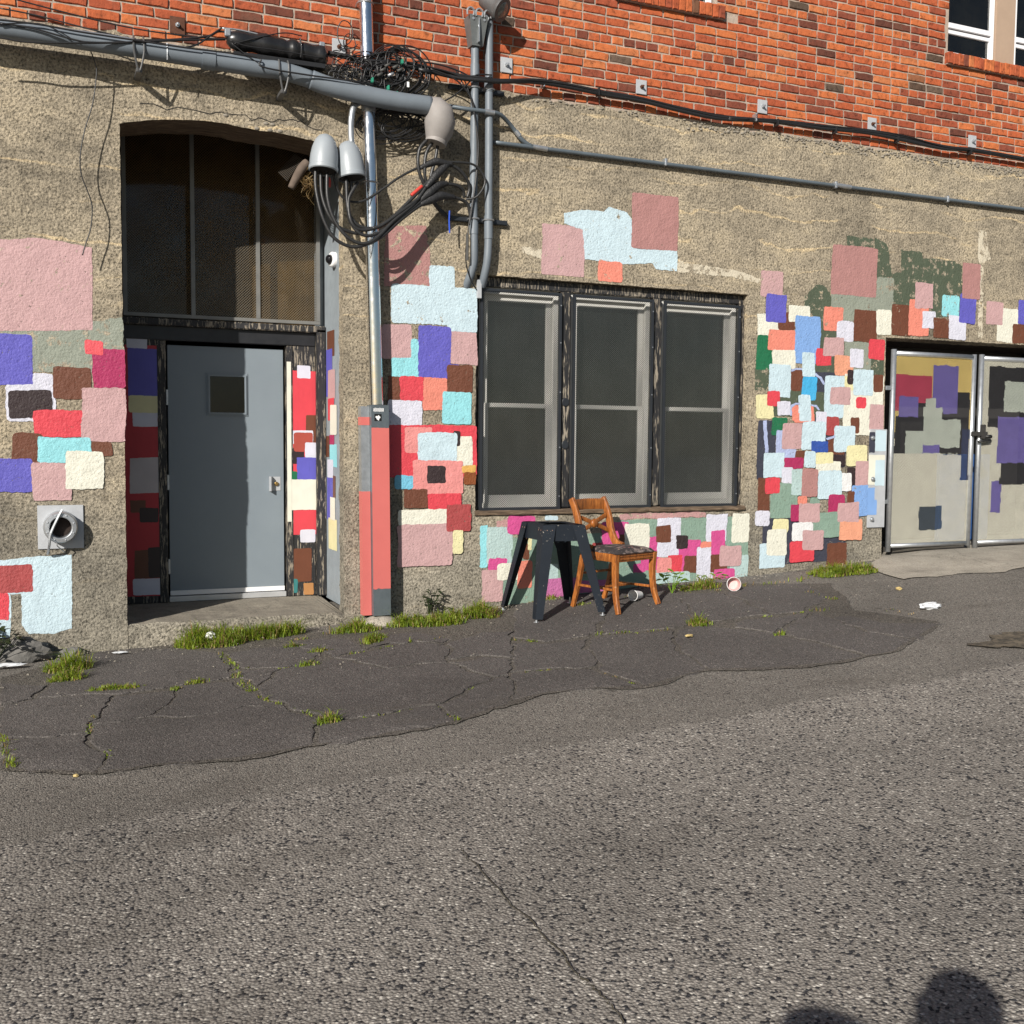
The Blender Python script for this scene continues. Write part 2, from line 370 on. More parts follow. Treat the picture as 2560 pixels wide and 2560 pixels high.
def glass(name, tint=(.9, .93, .92), rough=.02, dirt=.0, dirtc=(.3, .28, .22)):
    k = N(name); t = k.t; P = k.pos()
    tr = k.n('ShaderNodeBsdfTransparent'); tr.inputs[0].default_value = (*tint, 1); gl = k.n('ShaderNodeBsdfGlossy'); gl.inputs['Roughness'].default_value = rough
    fr = k.n('ShaderNodeFresnel'); fr.inputs[0].default_value = 1.5
    wv = k.n('ShaderNodeBump'); wv.inputs['Strength'].default_value = .12; wv.inputs['Distance'].default_value = .01; k.set(wv.inputs['Height'], k.noise(P, 2.2, 2)); t.links.new(wv.outputs[0], gl.inputs['Normal'])
    mx = k.n('ShaderNodeMixShader'); t.links.new(k.math('MULTIPLY', fr.outputs[0], 1.6, clamp=True), mx.inputs[0]); t.links.new(tr.outputs[0], mx.inputs[1]); t.links.new(gl.outputs[0], mx.inputs[2])
    df = k.n('ShaderNodeBsdfDiffuse'); df.inputs[0].default_value = (*dirtc, 1); m2 = k.n('ShaderNodeMixShader')
    k.set(m2.inputs[0], k.ramp(k.noise(P, 5, 5, .7), [(.35, dirt*.3), (.75, dirt)])); t.links.new(mx.outputs[0], m2.inputs[1]); t.links.new(df.outputs[0], m2.inputs[2])
    t.links.new(m2.outputs[0], k.o.inputs[0]); return k.m
GLASS = glass('window_glass', (.8, .86, .84), .02, .10, (.25, .25, .22)); GLASSD = glass('dirty_glass', (.55, .48, .40), .05, .4, (.30, .18, .06))
CURT = simple('green_grey_curtain', (.055, .07, .058), .9, 0, .35, 5, 0)
BLIND = simple('pale_interior', (.34, .38, .35), .8, 0, .5, 4)
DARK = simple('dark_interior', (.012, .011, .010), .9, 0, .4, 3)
BROWNB = simple('brown_board_interior', (.14, .075, .03), .85, 0, .5, 2.2)
CUPW = simple('white_paper_cup', (.74, .74, .73), .6, 0, .06, 20); CUPP = simple('pink_residue', (.72, .42, .40), .5, 0, .35, 30)
LITTER = simple('pale_litter', (.66, .68, .70), .35, 0, .2, 30); LEAFY = simple('yellow_litter', (.5, .38, .16), .7)
STONE = simple('grey_stone', (.13, .125, .115), .85, 0, .4, 14, .7, 30, .01); PEB = simple('pebble_stone', (.24, .215, .175), .85, 0, .5, 40, .4, 60)
def leaf_mat(name, a, b):
    k = N(name); P = k.pos(); k.base(k.mix(k.ramp(k.noise(P, 14, 3, .6), [(.35, 0), (.65, 1)]), a, b)); k.rough(.55)
    k.p.inputs['Subsurface Weight'].default_value = 0; tl = k.n('ShaderNodeBsdfTranslucent'); tl.inputs[0].default_value = (*[min(1, v*1.6) for v in b], 1)
    mx = k.n('ShaderNodeMixShader'); mx.inputs[0].default_value = .35; k.t.links.new(k.p.outputs[0], mx.inputs[1]); k.t.links.new(tl.outputs[0], mx.inputs[2]); k.t.links.new(mx.outputs[0], k.o.inputs[0]); return k.m
GRASS = leaf_mat('grass_blades', (.09, .16, .012), (.27, .33, .03)); DRY = leaf_mat('dry_stalks', (.22, .14, .06), (.36, .26, .12)); LEAF = leaf_mat('green_leaf', (.12, .24, .015), (.25, .40, .04)); LEAFD = leaf_mat('dark_leaf', (.02, .035, .012), (.05, .07, .025))

# ------------------------------------------------------------------ ground
def grid(name, xs, ys, zf, mat, parent=None):
    vs = [(x, y, zf(x, y)) for y in ys for x in xs]; nx = len(xs)
    fs = [(j*nx+i, j*nx+i+1, (j+1)*nx+i+1, (j+1)*nx+i) for j in range(len(ys)-1) for i in range(nx-1)]
    return MB().add(vs, fs).build(name, mat, parent, True, False)
xs = [-200, -90, -40, -20, -12]+[-8+.25*i for i in range(81)]+[14, 18, 26, 45, 90, 200]
ys = [-200, -90, -45, -25, -16, -12]+[-10+.25*i for i in range(45)]+[4, 10, 30, 80]
tag(grid('road', xs, ys, lambda x, y: ground(x, y)+.006*nz(x*1.3, y*1.3), ROAD), kind='structure')
bed = [q for q in [(-1.167,-0.5825,-0.2108),(-0.6435,-0.0285,-0.1951),(0.3124,0.0262,-0.1479),(1.095,-0.3083,-0.1025),(1.467,-0.409,-0.0897),(2.585,0.0526,-0.0407)]]+[q for q in [(3.495,0.3952,0.048),(4.431,-0.262,0.0886),(5.175,-0.7308,0.114),(4.585,-1.726,0.071),(4.787,-2.389,0.0713),(4.257,-2.666,0.0381),(3.894,-2.864,0.0138),(3.678,-2.829,0.0016),(3.433,-2.879,-0.0138),(3.051,-2.799,-0.0352),(2.707,-2.61,-0.0543),(2.198,-2.752,-0.0857),(1.975,-2.602,-0.0965),(1.637,-2.547,-0.1139)]]+[q for q in [(1.415,-2.651,-0.1273),(1.048,-2.808,-0.1508),(0.5746,-2.841,-0.179),(0.2689,-2.825,-0.1966),(-0.0886,-2.824,-0.2175),(-0.459,-2.716,-0.2372),(-0.6603,-2.698,-0.2474),(-0.9463,-2.534,-0.2581),(-1.096,-2.398,-0.2615)]]
bv = [(q[0], q[1], ground(q[0], q[1])+.008) for q in bed]
def flat_sheet(name, pts, dz, mat, parent=None, step=.25):
    """a sheet that follows the ground inside an outline"""
    bm = bmesh.new(); vv = [bm.verts.new((x, y, 0)) for x, y in pts]; bm.faces.new(vv); bmesh.ops.triangulate(bm, faces=bm.faces[:])
    x0, x1 = min(p_[0] for p_ in pts), max(p_[0] for p_ in pts); y0, y1 = min(p_[1] for p_ in pts), max(p_[1] for p_ in pts)
    x = x0+step
    while x < x1:
        bmesh.ops.bisect_plane(bm, geom=bm.verts[:]+bm.edges[:]+bm.faces[:], plane_co=(x, 0, 0), plane_no=(1, 0, 0)); x += step
    y = y0+step
    while y < y1:
        bmesh.ops.bisect_plane(bm, geom=bm.verts[:]+bm.edges[:]+bm.faces[:], plane_co=(0, y, 0), plane_no=(0, 1, 0)); y += step
    for v in bm.verts: v.co.z = ground(v.co.x, v.co.y)+dz
    return MB().bm(bm).build(name, mat, parent, True)
bj = []
for i in range(len(bed)):
    a, b = bed[i], bed[(i+1) % len(bed)]; L = math.hypot(b[0]-a[0], b[1]-a[1]); kk = max(1, int(L/.06))
    for j in range(kk):
        t_ = j/kk; x, y = a[0]*(1-t_)+b[0]*t_, a[1]*(1-t_)+b[1]*t_
        bj.append((x+.05*nz(x*4, y*4)+.025*nz(x*15, y*15), min(.05, y+.05*nz(x*4, y*4, 5)+.025*nz(x*15, y*15, 5))))
BEDM = asphalt('dirty_bed', (.035, .03, .026), (.125, .112, .096), (.24, .215, .18), 120, .6)
pave = tag(flat_sheet('pavement', bj, .006, BEDM), kind='structure')
SLABS_V = [
 [(-1.14,-1.256,-0.2302),(-0.9629,-1.198,-0.2246),(-0.7647,-1.2,-0.2203),(-0.5434,-1.281,-0.2168),(-0.6772,-1.831,-0.231),(-0.7096,-2.044,-0.2365),(-1.115,-1.906,-0.2483)],
 [(-1.09,-1.918,-0.2477),(-0.7099,-2.054,-0.2367),(-0.687,-2.314,-0.241),(-0.6172,-2.439,-0.2403),(-0.6599,-2.687,-0.2471),(-0.9465,-2.523,-0.2578),(-1.027,-2.433,-0.2593),(-1.068,-2.206,-0.2549)],
 [(-0.6721,-1.876,-0.2317),(-0.3911,-1.867,-0.2213),(-0.1585,-2.008,-0.2093),(0.1291,-1.925,-0.1906),(0.314,-2.137,-0.1828),(0.4256,-2.466,-0.1815),(0.3419,-2.619,-0.189),(0.2715,-2.813,-0.1962),(-0.0868,-2.812,-0.2172),(-0.4581,-2.704,-0.237),(-0.6565,-2.689,-0.247),(-0.6102,-2.443,-0.24),(-0.6808,-2.308,-0.2406),(-0.7009,-2.049,-0.2362)],
 [(-0.5412,-1.295,-0.217),(-0.1904,-1.327,-0.2011),(-0.2576,-1.627,-0.2097),(-0.3902,-1.856,-0.2211),(-0.669,-1.861,-0.2313),(-0.6704,-1.824,-0.2306)],
 [(-0.1848,-1.317,-0.2006),(-0.1156,-1.272,-0.1956),(0.1243,-1.319,-0.1813),(0.1743,-1.61,-0.1828),(0.2158,-1.764,-0.1828),(0.3192,-2.111,-0.1821),(0.1309,-1.914,-0.1903),(-0.1566,-1.993,-0.209),(-0.3876,-1.858,-0.221),(-0.2549,-1.629,-0.2095)],
 [(-0.6435,-0.0285,-0.1951),(-0.3795,0.0581,-0.1928),(-0.0318,-0.2262,-0.1743),(0.2019,-0.5376,-0.1641),(0.1736,-0.8817,-0.1713),(0.1617,-1.146,-0.1763),(0.1274,-1.234,-0.1798),(0.0262,-1.256,-0.1865),(-0.1134,-1.252,-0.1951),(-0.5425,-1.262,-0.2165),(-0.7645,-1.187,-0.22),(-0.949,-1.192,-0.2242),(-0.9082,-0.8568,-0.2151),(-0.7722,-0.7385,-0.2104)],
 [(-1.161,-0.7208,-0.2149),(-0.9227,-0.8978,-0.2163),(-0.9631,-1.186,-0.2243),(-1.141,-1.238,-0.2297)],
 [(0.2155,-0.5289,-0.1631),(0.4845,-0.5011,-0.1453),(0.6682,-0.5877,-0.135),(0.7636,-0.8931,-0.1341),(0.701,-1.088,-0.1415),(0.4616,-1.171,-0.1579),(0.3724,-1.114,-0.1625),(0.2262,-0.9955,-0.1698),(0.2062,-0.8217,-0.1683)],
 [(0.197,-1.055,-0.1726),(0.3674,-1.141,-0.1633),(0.4401,-1.196,-0.1596),(0.3583,-1.367,-0.1676),(0.2598,-1.516,-0.1761),(0.2175,-1.349,-0.176),(0.1606,-1.226,-0.1776)],
 [(0.4592,-1.201,-0.1585),(0.6945,-1.116,-0.1424),(0.8302,-1.131,-0.1341),(0.9792,-1.419,-0.1299),(1.072,-1.57,-0.1269),(1.426,-1.607,-0.11),(1.514,-2.09,-0.1135),(1.189,-2.378,-0.1346),(1.04,-2.459,-0.1449),(0.8044,-2.493,-0.1595),(0.4947,-2.47,-0.1775),(0.448,-2.442,-0.1798),(0.3287,-2.065,-0.1807),(0.227,-1.727,-0.1815),(0.2618,-1.531,-0.1762),(0.3563,-1.395,-0.1681)],
 [(0.8421,-1.097,-0.1328),(0.9545,-1.062,-0.1251),(1.417,-0.9371,-0.0996),(1.608,-1.106,-0.0953),(1.53,-1.359,-0.1019),(1.433,-1.579,-0.1093),(1.08,-1.544,-0.1259),(0.9896,-1.394,-0.1288)],
 [(0.4381,-2.484,-0.1811),(0.4901,-2.489,-0.1781),(0.7987,-2.512,-0.1602),(1.031,-2.483,-0.1459),(1.05,-2.793,-0.1504),(0.5781,-2.829,-0.1786),(0.275,-2.815,-0.1961),(0.3455,-2.621,-0.1888)],
 [(1.041,-2.472,-0.1451),(1.187,-2.401,-0.1351),(1.513,-2.11,-0.1139),(1.649,-2.111,-0.1073),(1.419,-2.642,-0.127),(1.058,-2.788,-0.1498)],
 [(0.6714,-0.5898,-0.1348),(0.8657,-0.4545,-0.1199),(1.029,-0.5652,-0.1114),(1.083,-0.955,-0.115),(0.9622,-1.032,-0.124),(0.8445,-1.074,-0.1322),(0.7703,-0.8801,-0.1335)],
 [(1.095,-0.9451,-0.1141),(1.312,-0.5904,-0.0974),(1.581,-0.679,-0.0902),(1.688,-0.9381,-0.0901),(1.619,-1.074,-0.0944),(1.425,-0.913,-0.099)],
 [(1.627,-1.116,-0.0947),(1.918,-0.8598,-0.0811),(2.175,-0.8952,-0.0726),(1.828,-1.697,-0.0939),(1.719,-1.551,-0.0968),(1.485,-1.503,-0.1059)],
 [(1.441,-1.615,-0.1095),(1.7,-1.599,-0.0982),(1.808,-1.743,-0.0953),(1.659,-2.088,-0.1066),(1.527,-2.076,-0.1127)]]
SLABS_X = [
 [(2.677,0.2425,-0.0287),(3.028,0.4959,0.0103),(3.395,0.0112,0.0341),(3.013,-0.7431,-0.009),(2.777,-1.1,-0.0339),(2.575,-1.361,-0.053),(2.21,-1.359,-0.0747),(2.072,-1.151,-0.0784)],
 [(2.011,-1.293,-0.0821),(2.178,-1.427,-0.0765),(2.516,-1.435,-0.0583),(2.342,-1.693,-0.0714),(2.256,-2.034,-0.0775),(2.167,-2.14,-0.0826),(1.962,-2.08,-0.0919),(1.684,-2.044,-0.1047)],
 [(2.538,-1.432,-0.0565),(2.852,-1.54,-0.0327),(3.074,-1.593,-0.016),(2.854,-1.979,-0.0376),(2.777,-2.226,-0.0457),(2.715,-2.578,-0.0534),(2.231,-2.725,-0.0837),(2.161,-2.328,-0.0844),(2.241,-2.049,-0.0784),(2.354,-1.7,-0.071)],
 [(1.669,-2.079,-0.1059),(1.942,-2.121,-0.0933),(2.151,-2.17,-0.0836),(2.128,-2.382,-0.0865),(2.188,-2.733,-0.086),(1.975,-2.602,-0.0965),(1.637,-2.547,-0.1139),(1.444,-2.598,-0.1249)],
 [(3.094,-1.588,-0.0144),(3.297,-1.582,-0.0002),(3.438,-1.764,0.0062),(3.59,-2.092,0.0103),(3.638,-2.359,0.0083),(3.666,-2.814,0.0013),(3.445,-2.865,-0.0128),(3.062,-2.784,-0.0343),(2.716,-2.601,-0.0536),(2.788,-2.233,-0.0451),(2.864,-1.986,-0.037)],
 [(2.787,-1.13,-0.0334),(3.012,-0.7665,-0.0094),(3.412,-0.0038,0.0353),(3.898,-0.2672,0.0691),(3.507,-1.226,0.0208),(3.333,-1.494,0.0037),(3.122,-1.516,-0.0114),(2.884,-1.485,-0.0295),(2.587,-1.37,-0.0521)],
 [(3.797,-0.4693,0.0571),(4.137,-0.687,0.0698),(3.994,-1.308,0.0514),(3.958,-1.572,0.0443),(3.687,-1.504,0.0282),(3.556,-1.528,0.0187),(3.343,-1.532,0.0038),(3.526,-1.24,0.0218)],
 [(3.469,-1.756,0.0085),(3.66,-1.581,0.0248),(3.92,-1.659,0.0407),(4.175,-1.658,0.0527),(3.878,-1.892,0.0333),(3.618,-2.055,0.0129)],
 [(3.878,-1.912,0.0329),(4.202,-1.652,0.0541),(4.216,-1.902,0.0501),(4.121,-2.381,0.0361),(4.224,-2.672,0.0361),(3.908,-2.849,0.0149),(3.691,-2.807,0.0029),(3.666,-2.343,0.0104),(3.62,-2.075,0.0126)],
 [(4.233,-1.901,0.0509),(4.376,-1.826,0.0593),(4.434,-2.163,0.0564),(4.759,-2.412,0.0695),(4.268,-2.655,0.0389),(4.149,-2.38,0.0376)],
 [(4.16,-0.6723,0.0709),(4.467,-0.5155,0.0857),(4.997,-0.6069,0.1064),(4.853,-1.114,0.0922),(4.224,-1.597,0.0562),(3.989,-1.569,0.0458),(4.02,-1.288,0.0529)]]
OUTL = [(-1.096,-2.398,-0.2615),(-0.9465,-2.523,-0.2578),(-0.6599,-2.687,-0.2471),(-0.4581,-2.704,-0.237),(-0.0868,-2.812,-0.2172),(0.2715,-2.813,-0.1962),(0.5781,-2.829,-0.1786),(1.052,-2.795,-0.1503),(1.419,-2.642,-0.127)]+[(1.637,-2.547,-0.1139),(1.975,-2.602,-0.0965),(2.191,-2.734,-0.0859),(2.714,-2.6,-0.0537),(3.062,-2.784,-0.0343),(3.445,-2.865,-0.0128),(3.908,-2.849,0.0149),(4.268,-2.655,0.0389),(4.762,-2.414,0.0696),(4.434,-2.163,0.0564),(4.376,-1.826,0.0593),(4.853,-1.114,0.0922)]
OUTL = [Vector(q[:2]) for q in OUTL]
def edge_fade(x, y):
    p_ = Vector((x, y)); best = 9
    for a, b in zip(OUTL, OUTL[1:]):
        d = b-a; t = max(0, min(1, (p_-a).dot(d)/max(d.length_squared, 1e-9))); best = min(best, (p_-a-d*t).length)
    return min(1, .28+best/.22)
def slab(pts):
    P = [Vector((q[0], q[1])) for q in pts]
    ar = sum(P[i].x*P[(i+1) % len(P)].y-P[(i+1) % len(P)].x*P[i].y for i in range(len(P)))
    if ar < 0: P.reverse()
    Q = []
    for i in range(len(P)):
        a, b = P[i], P[(i+1) % len(P)]; L = (b-a).length; k = max(1, int(L/.03)); d = (b-a)/max(L, 1e-6); nn = Vector((d.y, -d.x))
        for j in range(k):
            q = a+(b-a)*(j/k); q = q-nn*(.008+.009*nz(q.x*2.2, q.y*2.2, 3)) + Vector((nz(q.x*5, q.y*5), nz(q.x*5, q.y*5, 7)))*.05 + Vector((nz(q.x*19, q.y*19), nz(q.x*19, q.y*19, 7)))*.022
            Q.append(q)
    n = len(Q); th = .0135+.004*nz(P[0].x*3, P[0].y*3)
    C = sum(Q, Vector((0, 0)))/n; vs = []
    for q in Q: vs.append((q.x, min(q.y, -.015), ground(q.x, q.y)))
    for q in Q: vs.append((q.x, min(q.y, -.015), ground(q.x, q.y)+(th-.0025)*edge_fade(q.x, q.y)))
    for q in Q:
        e = (C-q); e = e*(min(.005, .3*e.length)/max(e.length, 1e-6)); p2 = q+e
        vs.append((p2.x, min(p2.y, -.017), ground(p2.x, p2.y)+th*edge_fade(p2.x, p2.y)))
    fs = [(i, (i+1) % n, n+(i+1) % n, n+i) for i in range(n)]+[(n+i, n+(i+1) % n, 2*n+(i+1) % n, 2*n+i) for i in range(n)]
    m0 = len(vs)
    for s_in in (.66, .33):
        for q in Q: p2 = C+(q-C)*s_in; vs.append((p2.x, min(p2.y, -.017), ground(p2.x, p2.y)+th+.003*nz(p2.x*2, p2.y*2)))
    vs.append((C.x, C.y, ground(C.x, C.y)+th)); rr_ = (2*n, m0, m0+n)
    for a_, b_ in ((rr_[0], rr_[1]), (rr_[1], rr_[2])): fs += [(a_+i, a_+(i+1) % n, b_+(i+1) % n, b_+i) for i in range(n)]
    fs += [(rr_[2]+i, rr_[2]+(i+1) % n, m0+2*n) for i in range(n)]
    me = bpy.data.meshes.new('asphalt_slab'); me.from_pydata(vs, [], fs); return link('asphalt_slab', me, FINE, pave)
for q in SLABS_V+SLABS_X: slab(q)
ap = [(6.017,-0.2555,0.1707),(6.265,-0.1208,0.1911),(6.49,0.0898,0.2115),(7.083,-0.1404,0.2487),(7.984,-0.2469,0.2637),(7.456,-0.8181,0.2462),(7.086,-1.135,0.2304),(6.924,-1.167,0.2217),(6.593,-1.215,0.1976),(6.364,-1.046,0.1842),(6.032,-0.9745,0.1622),(5.796,-0.9116,0.1465),(5.788,-0.7091,0.1483)]
APZ = .235
ao = [(q[0], min(q[1], .3)) for q in ap]
bm = bmesh.new()
apx = [(6.05, -.25), (6.3, -.1), (6.42, .02), (6.42, .9), (12, .9), (12, -1.6), (9, -1.5), (7.6, -1.35), (6.95, -1.17), (6.6, -1.21), (6.36, -1.05), (6.03, -.97), (5.8, -.9), (5.82, -.66), (5.95, -.45)]
ax2 = []
for i in range(len(apx)):
    a, b = apx[i], apx[(i+1) % len(apx)]; L = math.hypot(b[0]-a[0], b[1]-a[1]); kk = max(1, int(L/.06))
    for j in range(kk): t_ = j/kk; x, y = a[0]*(1-t_)+b[0]*t_, a[1]*(1-t_)+b[1]*t_; f_ = 1 if y < -.3 else 0; ax2.append((x+f_*.06*nz(x*4, y*4), y+f_*(.07*nz(x*4, y*4, 3)+.03*nz(x*14, y*14, 3))))
apx = ax2
def apz(x, y): w_ = min(1, max(0, (y+.5)/.5)); return max(ground(x, y)+.009, w_*.235+(1-w_)*(ground(x, y)+.009)+.003*nz(x*4, y*4))
o = flat_sheet('concrete_apron', apx, .01, APRON, None, .12)
for v in o.data.vertices: v.co.z = apz(v.co.x, v.co.y)
tag(o, kind='structure')

# ------------------------------------------------------------------ concrete wall
WX0, WX1, JZ = -7.0, 12.5, 4.03
wall = empty('concrete_wall', (WX0, 0, -.3), 'rough tan concrete alley wall painted with many coloured squares', 'wall')
arch = [q for q in [(-0.3799,3.431),(-0.2771,3.457),(-0.1637,3.483),(-0.0105,3.504),(0.145,3.517),(0.3031,3.519)]]+[q for q in [(0.5185,3.502),(0.7351,3.496),(0.9763,3.468)]]
arch = [(-.378, arch[0][1])]+arch[1:]
xr, zr = arch[-1]; xp, zp = arch[-2]
while arch[-1][0] > 1.10: arch.pop()
sl_ = (arch[-1][1]-arch[-2][1])/(arch[-1][0]-arch[-2][0]); ex = arch[-1]
arch.append((1.17, ex[1]+(1.17-ex[0])*sl_*1.25))
def jag(a, b, step=.035, amp=.006, seed=0):
    L = math.hypot(b[0]-a[0], b[1]-a[1]); k = max(1, int(L/step)); out = []
    for i in range(k):
        t = i/k; x, z = a[0]+(b[0]-a[0])*t, a[1]+(b[1]-a[1])*t; d = amp*(nz(x*11+seed, z*11)+.6*nz(x*37, z*37+seed)); e = amp*(nz(x*13, z*13+9+seed)+.6*nz(x*41, z*41))
        out.append((x+(d if i else 0), z+(e if i else 0)))
    return out
def jagpath(pts, **kw):
    out = []
    for i in range(len(pts)-1): out += jag(pts[i], pts[i+1], **kw)
    return out+[pts[-1]]
door_edge = jagpath([(-.378, -.5)]+arch+[(1.17, -.5)], amp=.005)
gate_edge = jagpath([(6.40, -.1), (6.37, 2.30), (9.05, 2.31), (9.05, -.1)], amp=.006, seed=5)
outer = [(WX0, -.6)]+[(-.378, -.6)]+door_edge+[(1.17, -.6), (6.40, -.6)]+gate_edge+[(9.05, -.6), (WX1, -.6), (WX1, JZ)]
top = jag((WX1, JZ), (WX0, JZ), .05, .03, 2)
outer += [(x, z-.012) for x, z in top[1:]]+[(WX0, JZ)]
WNX0, WNX1, WNZ0, WNZ1 = 2.235, 4.80, .705, 2.60
hole = jagpath([(WNX0, WNZ0), (WNX1, WNZ0), (WNX1, WNZ1), (WNX0, WNZ1), (WNX0, WNZ0)], amp=.005, seed=3)[:-1]
V3 = lambda L: [Vector((x, 0, z)) for x, z in L]
tris = tessellate_polygon([V3(outer), V3(hole)])
allp = outer+hole
MB().add([(x, 0, z) for x, z in allp], [tuple(t) for t in tris]).build('wall_face', CONC, wall)
def reveal(name, path, prof, mat, flip=False):
    """sweep an opening edge inwards: prof = list of (outward offset, depth)"""
    mb = MB(); n = len(path); vs = []
    for off, y in prof:
        for i, (x, z) in enumerate(path):
            a, b = path[max(i-1, 0)], path[min(i+1, n-1)]; d = Vector((b[0]-a[0], b[1]-a[1])); d = d.normalized() if d.length else Vector((1, 0))
            vs.append((x-d.y*off, y, z+d.x*off))
    k = len(prof); fs = [(j*n+i, j*n+i+1, (j+1)*n+i+1, (j+1)*n+i) for j in range(k-1) for i in range(n-1)]
    return mb.add(vs, fs).build(name, mat, wall)
# left jamb, right jamb (rounded), arch band
iA = next(i for i, q in enumerate(door_edge) if q[1] > arch[0][1]-.02); iB = max(i for i, q in enumerate(door_edge) if q[1] > arch[-1][1]-.02)
RD_ = .93
reveal('door_reveal', door_edge[:iA+1], [(0, 0), (0, 1.1)], CONC)
right = door_edge[iB:]
vs = []
for dx, y in ((0, 0), (.026, .008), (.05, .028), (.068, .07), (.08, .16), (.08, .45)):
    for x, z in right: vs.append((x+dx+.004*nz(x*20, y*20, z*9), y, z))
n = len(right); MB().add(vs, [(j*n+i, j*n+i+1, (j+1)*n+i+1, (j+1)*n+i) for j in range(5) for i in range(n-1)]).build('door_reveal', CONC, wall, True)
MB().box(1.248, 1.45, .44, 1.1, -.02, 3.6).build('door_reveal', GREYP, wall)
bandp = door_edge[iA:iB+1]
vs = [(x, 0, z) for x, z in bandp]+[(x, .38, z-.004*nz(x*8)) for x, z in bandp]+[(x, .38, z+.9) for x, z in bandp]
n = len(bandp); MB().add(vs, [(i, i+1, n+i+1, n+i) for i in range(n-1)]+[(n+i, n+i+1, 2*n+i+1, 2*n+i) for i in range(n-1)]).build('arch_soffit', BEAM, wall)
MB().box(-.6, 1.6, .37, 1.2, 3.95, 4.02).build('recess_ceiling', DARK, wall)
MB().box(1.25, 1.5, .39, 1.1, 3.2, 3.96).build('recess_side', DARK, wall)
reveal('window_reveal', hole+[hole[0]], [(0, 0), (0, .16)], CONC)
reveal('gate_reveal', gate_edge, [(0, 0), (0, .28)], CONC)
# top ledge with loose aggregate
tl = [(x, z-.012) for x, z in top]
vs = [(x, 0, z) for x, z in tl]+[(x, .06, z+.012) for x, z in tl]; n = len(tl)
MB().add(vs, [(i, i+1, n+i+1, n+i) for i in range(n-1)]).build('wall_ledge', CONC, wall)
mb = MB()
for i in range(620):
    x = rnd.uniform(-1.4, 8.6); x = x if rnd.random() < .45 else rnd.uniform(4.2, 8.6)
    z = JZ-.012-abs(rnd.gauss(0, .035 if x > 4 else .02)); r = rnd.uniform(.006, .016)
    bm = bmesh.new(); bmesh.ops.create_icosphere(bm, subdivisions=1, radius=r)
    for v in bm.verts: v.co = Vector((x+v.co.x*rnd.uniform(.8, 1.6), -.002+v.co.y*.8, z+v.co.z*rnd.uniform(.6, 1)))
    mb.bm(bm)
tag(mb.build('exposed_pebble', PEB, wall), kind='stuff')
# chipped hole and larger stones over the door arch
for q in [(0.3301,3.575),(0.6124,3.553),(0.6596,3.552),(0.6404,3.51),(0.7114,3.512),(0.5465,3.51)]:
    bm = bmesh.new(); bmesh.ops.create_icosphere(bm, subdivisions=2, radius=.017)
    for v in bm.verts: v.co = Vector((q[0], 0, q[1]))+Vector((v.co.x*1.2, v.co.y*.6, v.co.z*.8))*(1+.35*nz(v.co.x*60, v.co.y*60, q[0]))
    MB().bm(bm).build('exposed_stone', PEB, wall, True)
mb = MB(); cr = [(0.1535,3.573),(0.2203,3.57),(0.264,3.587),(0.3166,3.597)]+[(0.3165,3.587),(0.3851,3.587),(0.4681,3.595),(0.5096,3.563),(0.533,3.571),(0.5564,3.586),(0.5892,3.583),(0.6408,3.568),(0.6692,3.574),(0.6954,3.596),(0.7357,3.589),(0.7979,3.607),(0.8363,3.597),(0.8652,3.603),(0.8989,3.574),(0.9668,3.554),(1.016,3.556)]
cr = [([(-0.2455,3.583)][0])]+[(-0.1549,3.59),(-0.0682,3.561),(0.0024,3.59),(0.1265,3.582)]+cr[1:]
for i in range(len(cr)-1):
    (x0, z0), (x1, z1) = cr[i], cr[i+1]; w0, w1 = .003+.003*abs(nz(x0*20)), .003+.003*abs(nz(x1*20))
    mb.add([(x0, -.0012, z0-w0), (x1, -.0012, z1-w1), (x1, -.0012, z1+w1), (x0, -.0012, z0+w0)], [(0, 1, 2, 3)])
mb.build('wall_crack', DARK, wall)

# painted squares
def outline(sh, amp, cr_=.03):
    if len(sh) == 4 and not isinstance(sh[0], (tuple, list)):
        x0, z0, x1, z1 = sh; r = min(cr_*(.35+.9*abs(nz(x0*7, z0*7))), .3*(x1-x0), .3*(z1-z0)); pts = []; kx = .05*nz(x0*5, z1*5, 2); kz = .05*nz(x1*5, z0*5, 6); mx_, mz_ = (x0+x1)/2, (z0+z1)/2
        for cx, cz, a0 in ((x1-r, z0+r, -90), (x1-r, z1-r, 0), (x0+r, z1-r, 90), (x0+r, z0+r, 180)):
            for k in range(4): a = math.radians(a0+30*k); qx, qz = cx+r*math.cos(a), cz+r*math.sin(a); pts.append((qx+kx*(qz-mz_), qz+kz*(qx-mx_)))
    else: pts = list(sh)
    out = []; n = len(pts)
    for i in range(n): out += jag2(pts[i], pts[(i+1) % n], amp)
    return out
def jag2(a, b, amp):
    L = math.hypot(b[0]-a[0], b[1]-a[1]); k = max(1, int(L/.014)); out = []
    for i in range(k):
        t = i/k; x, z = a[0]+(b[0]-a[0])*t, a[1]+(b[1]-a[1])*t
        f = amp*(1.3*nz(x*5+3, z*5)+.9*nz(x*22, z*22+5)+.8*nz(x*60+7, z*60)); g = amp*(1.3*nz(x*5+13, z*5+40)+.9*nz(x*22+30, z*22)+.8*nz(x*60, z*60+17))
        out.append((x+f, z+g))
    return out
def bbox(pl): return min(q[0] for q in pl), min(q[1] for q in pl), max(q[0] for q in pl), max(q[1] for q in pl)
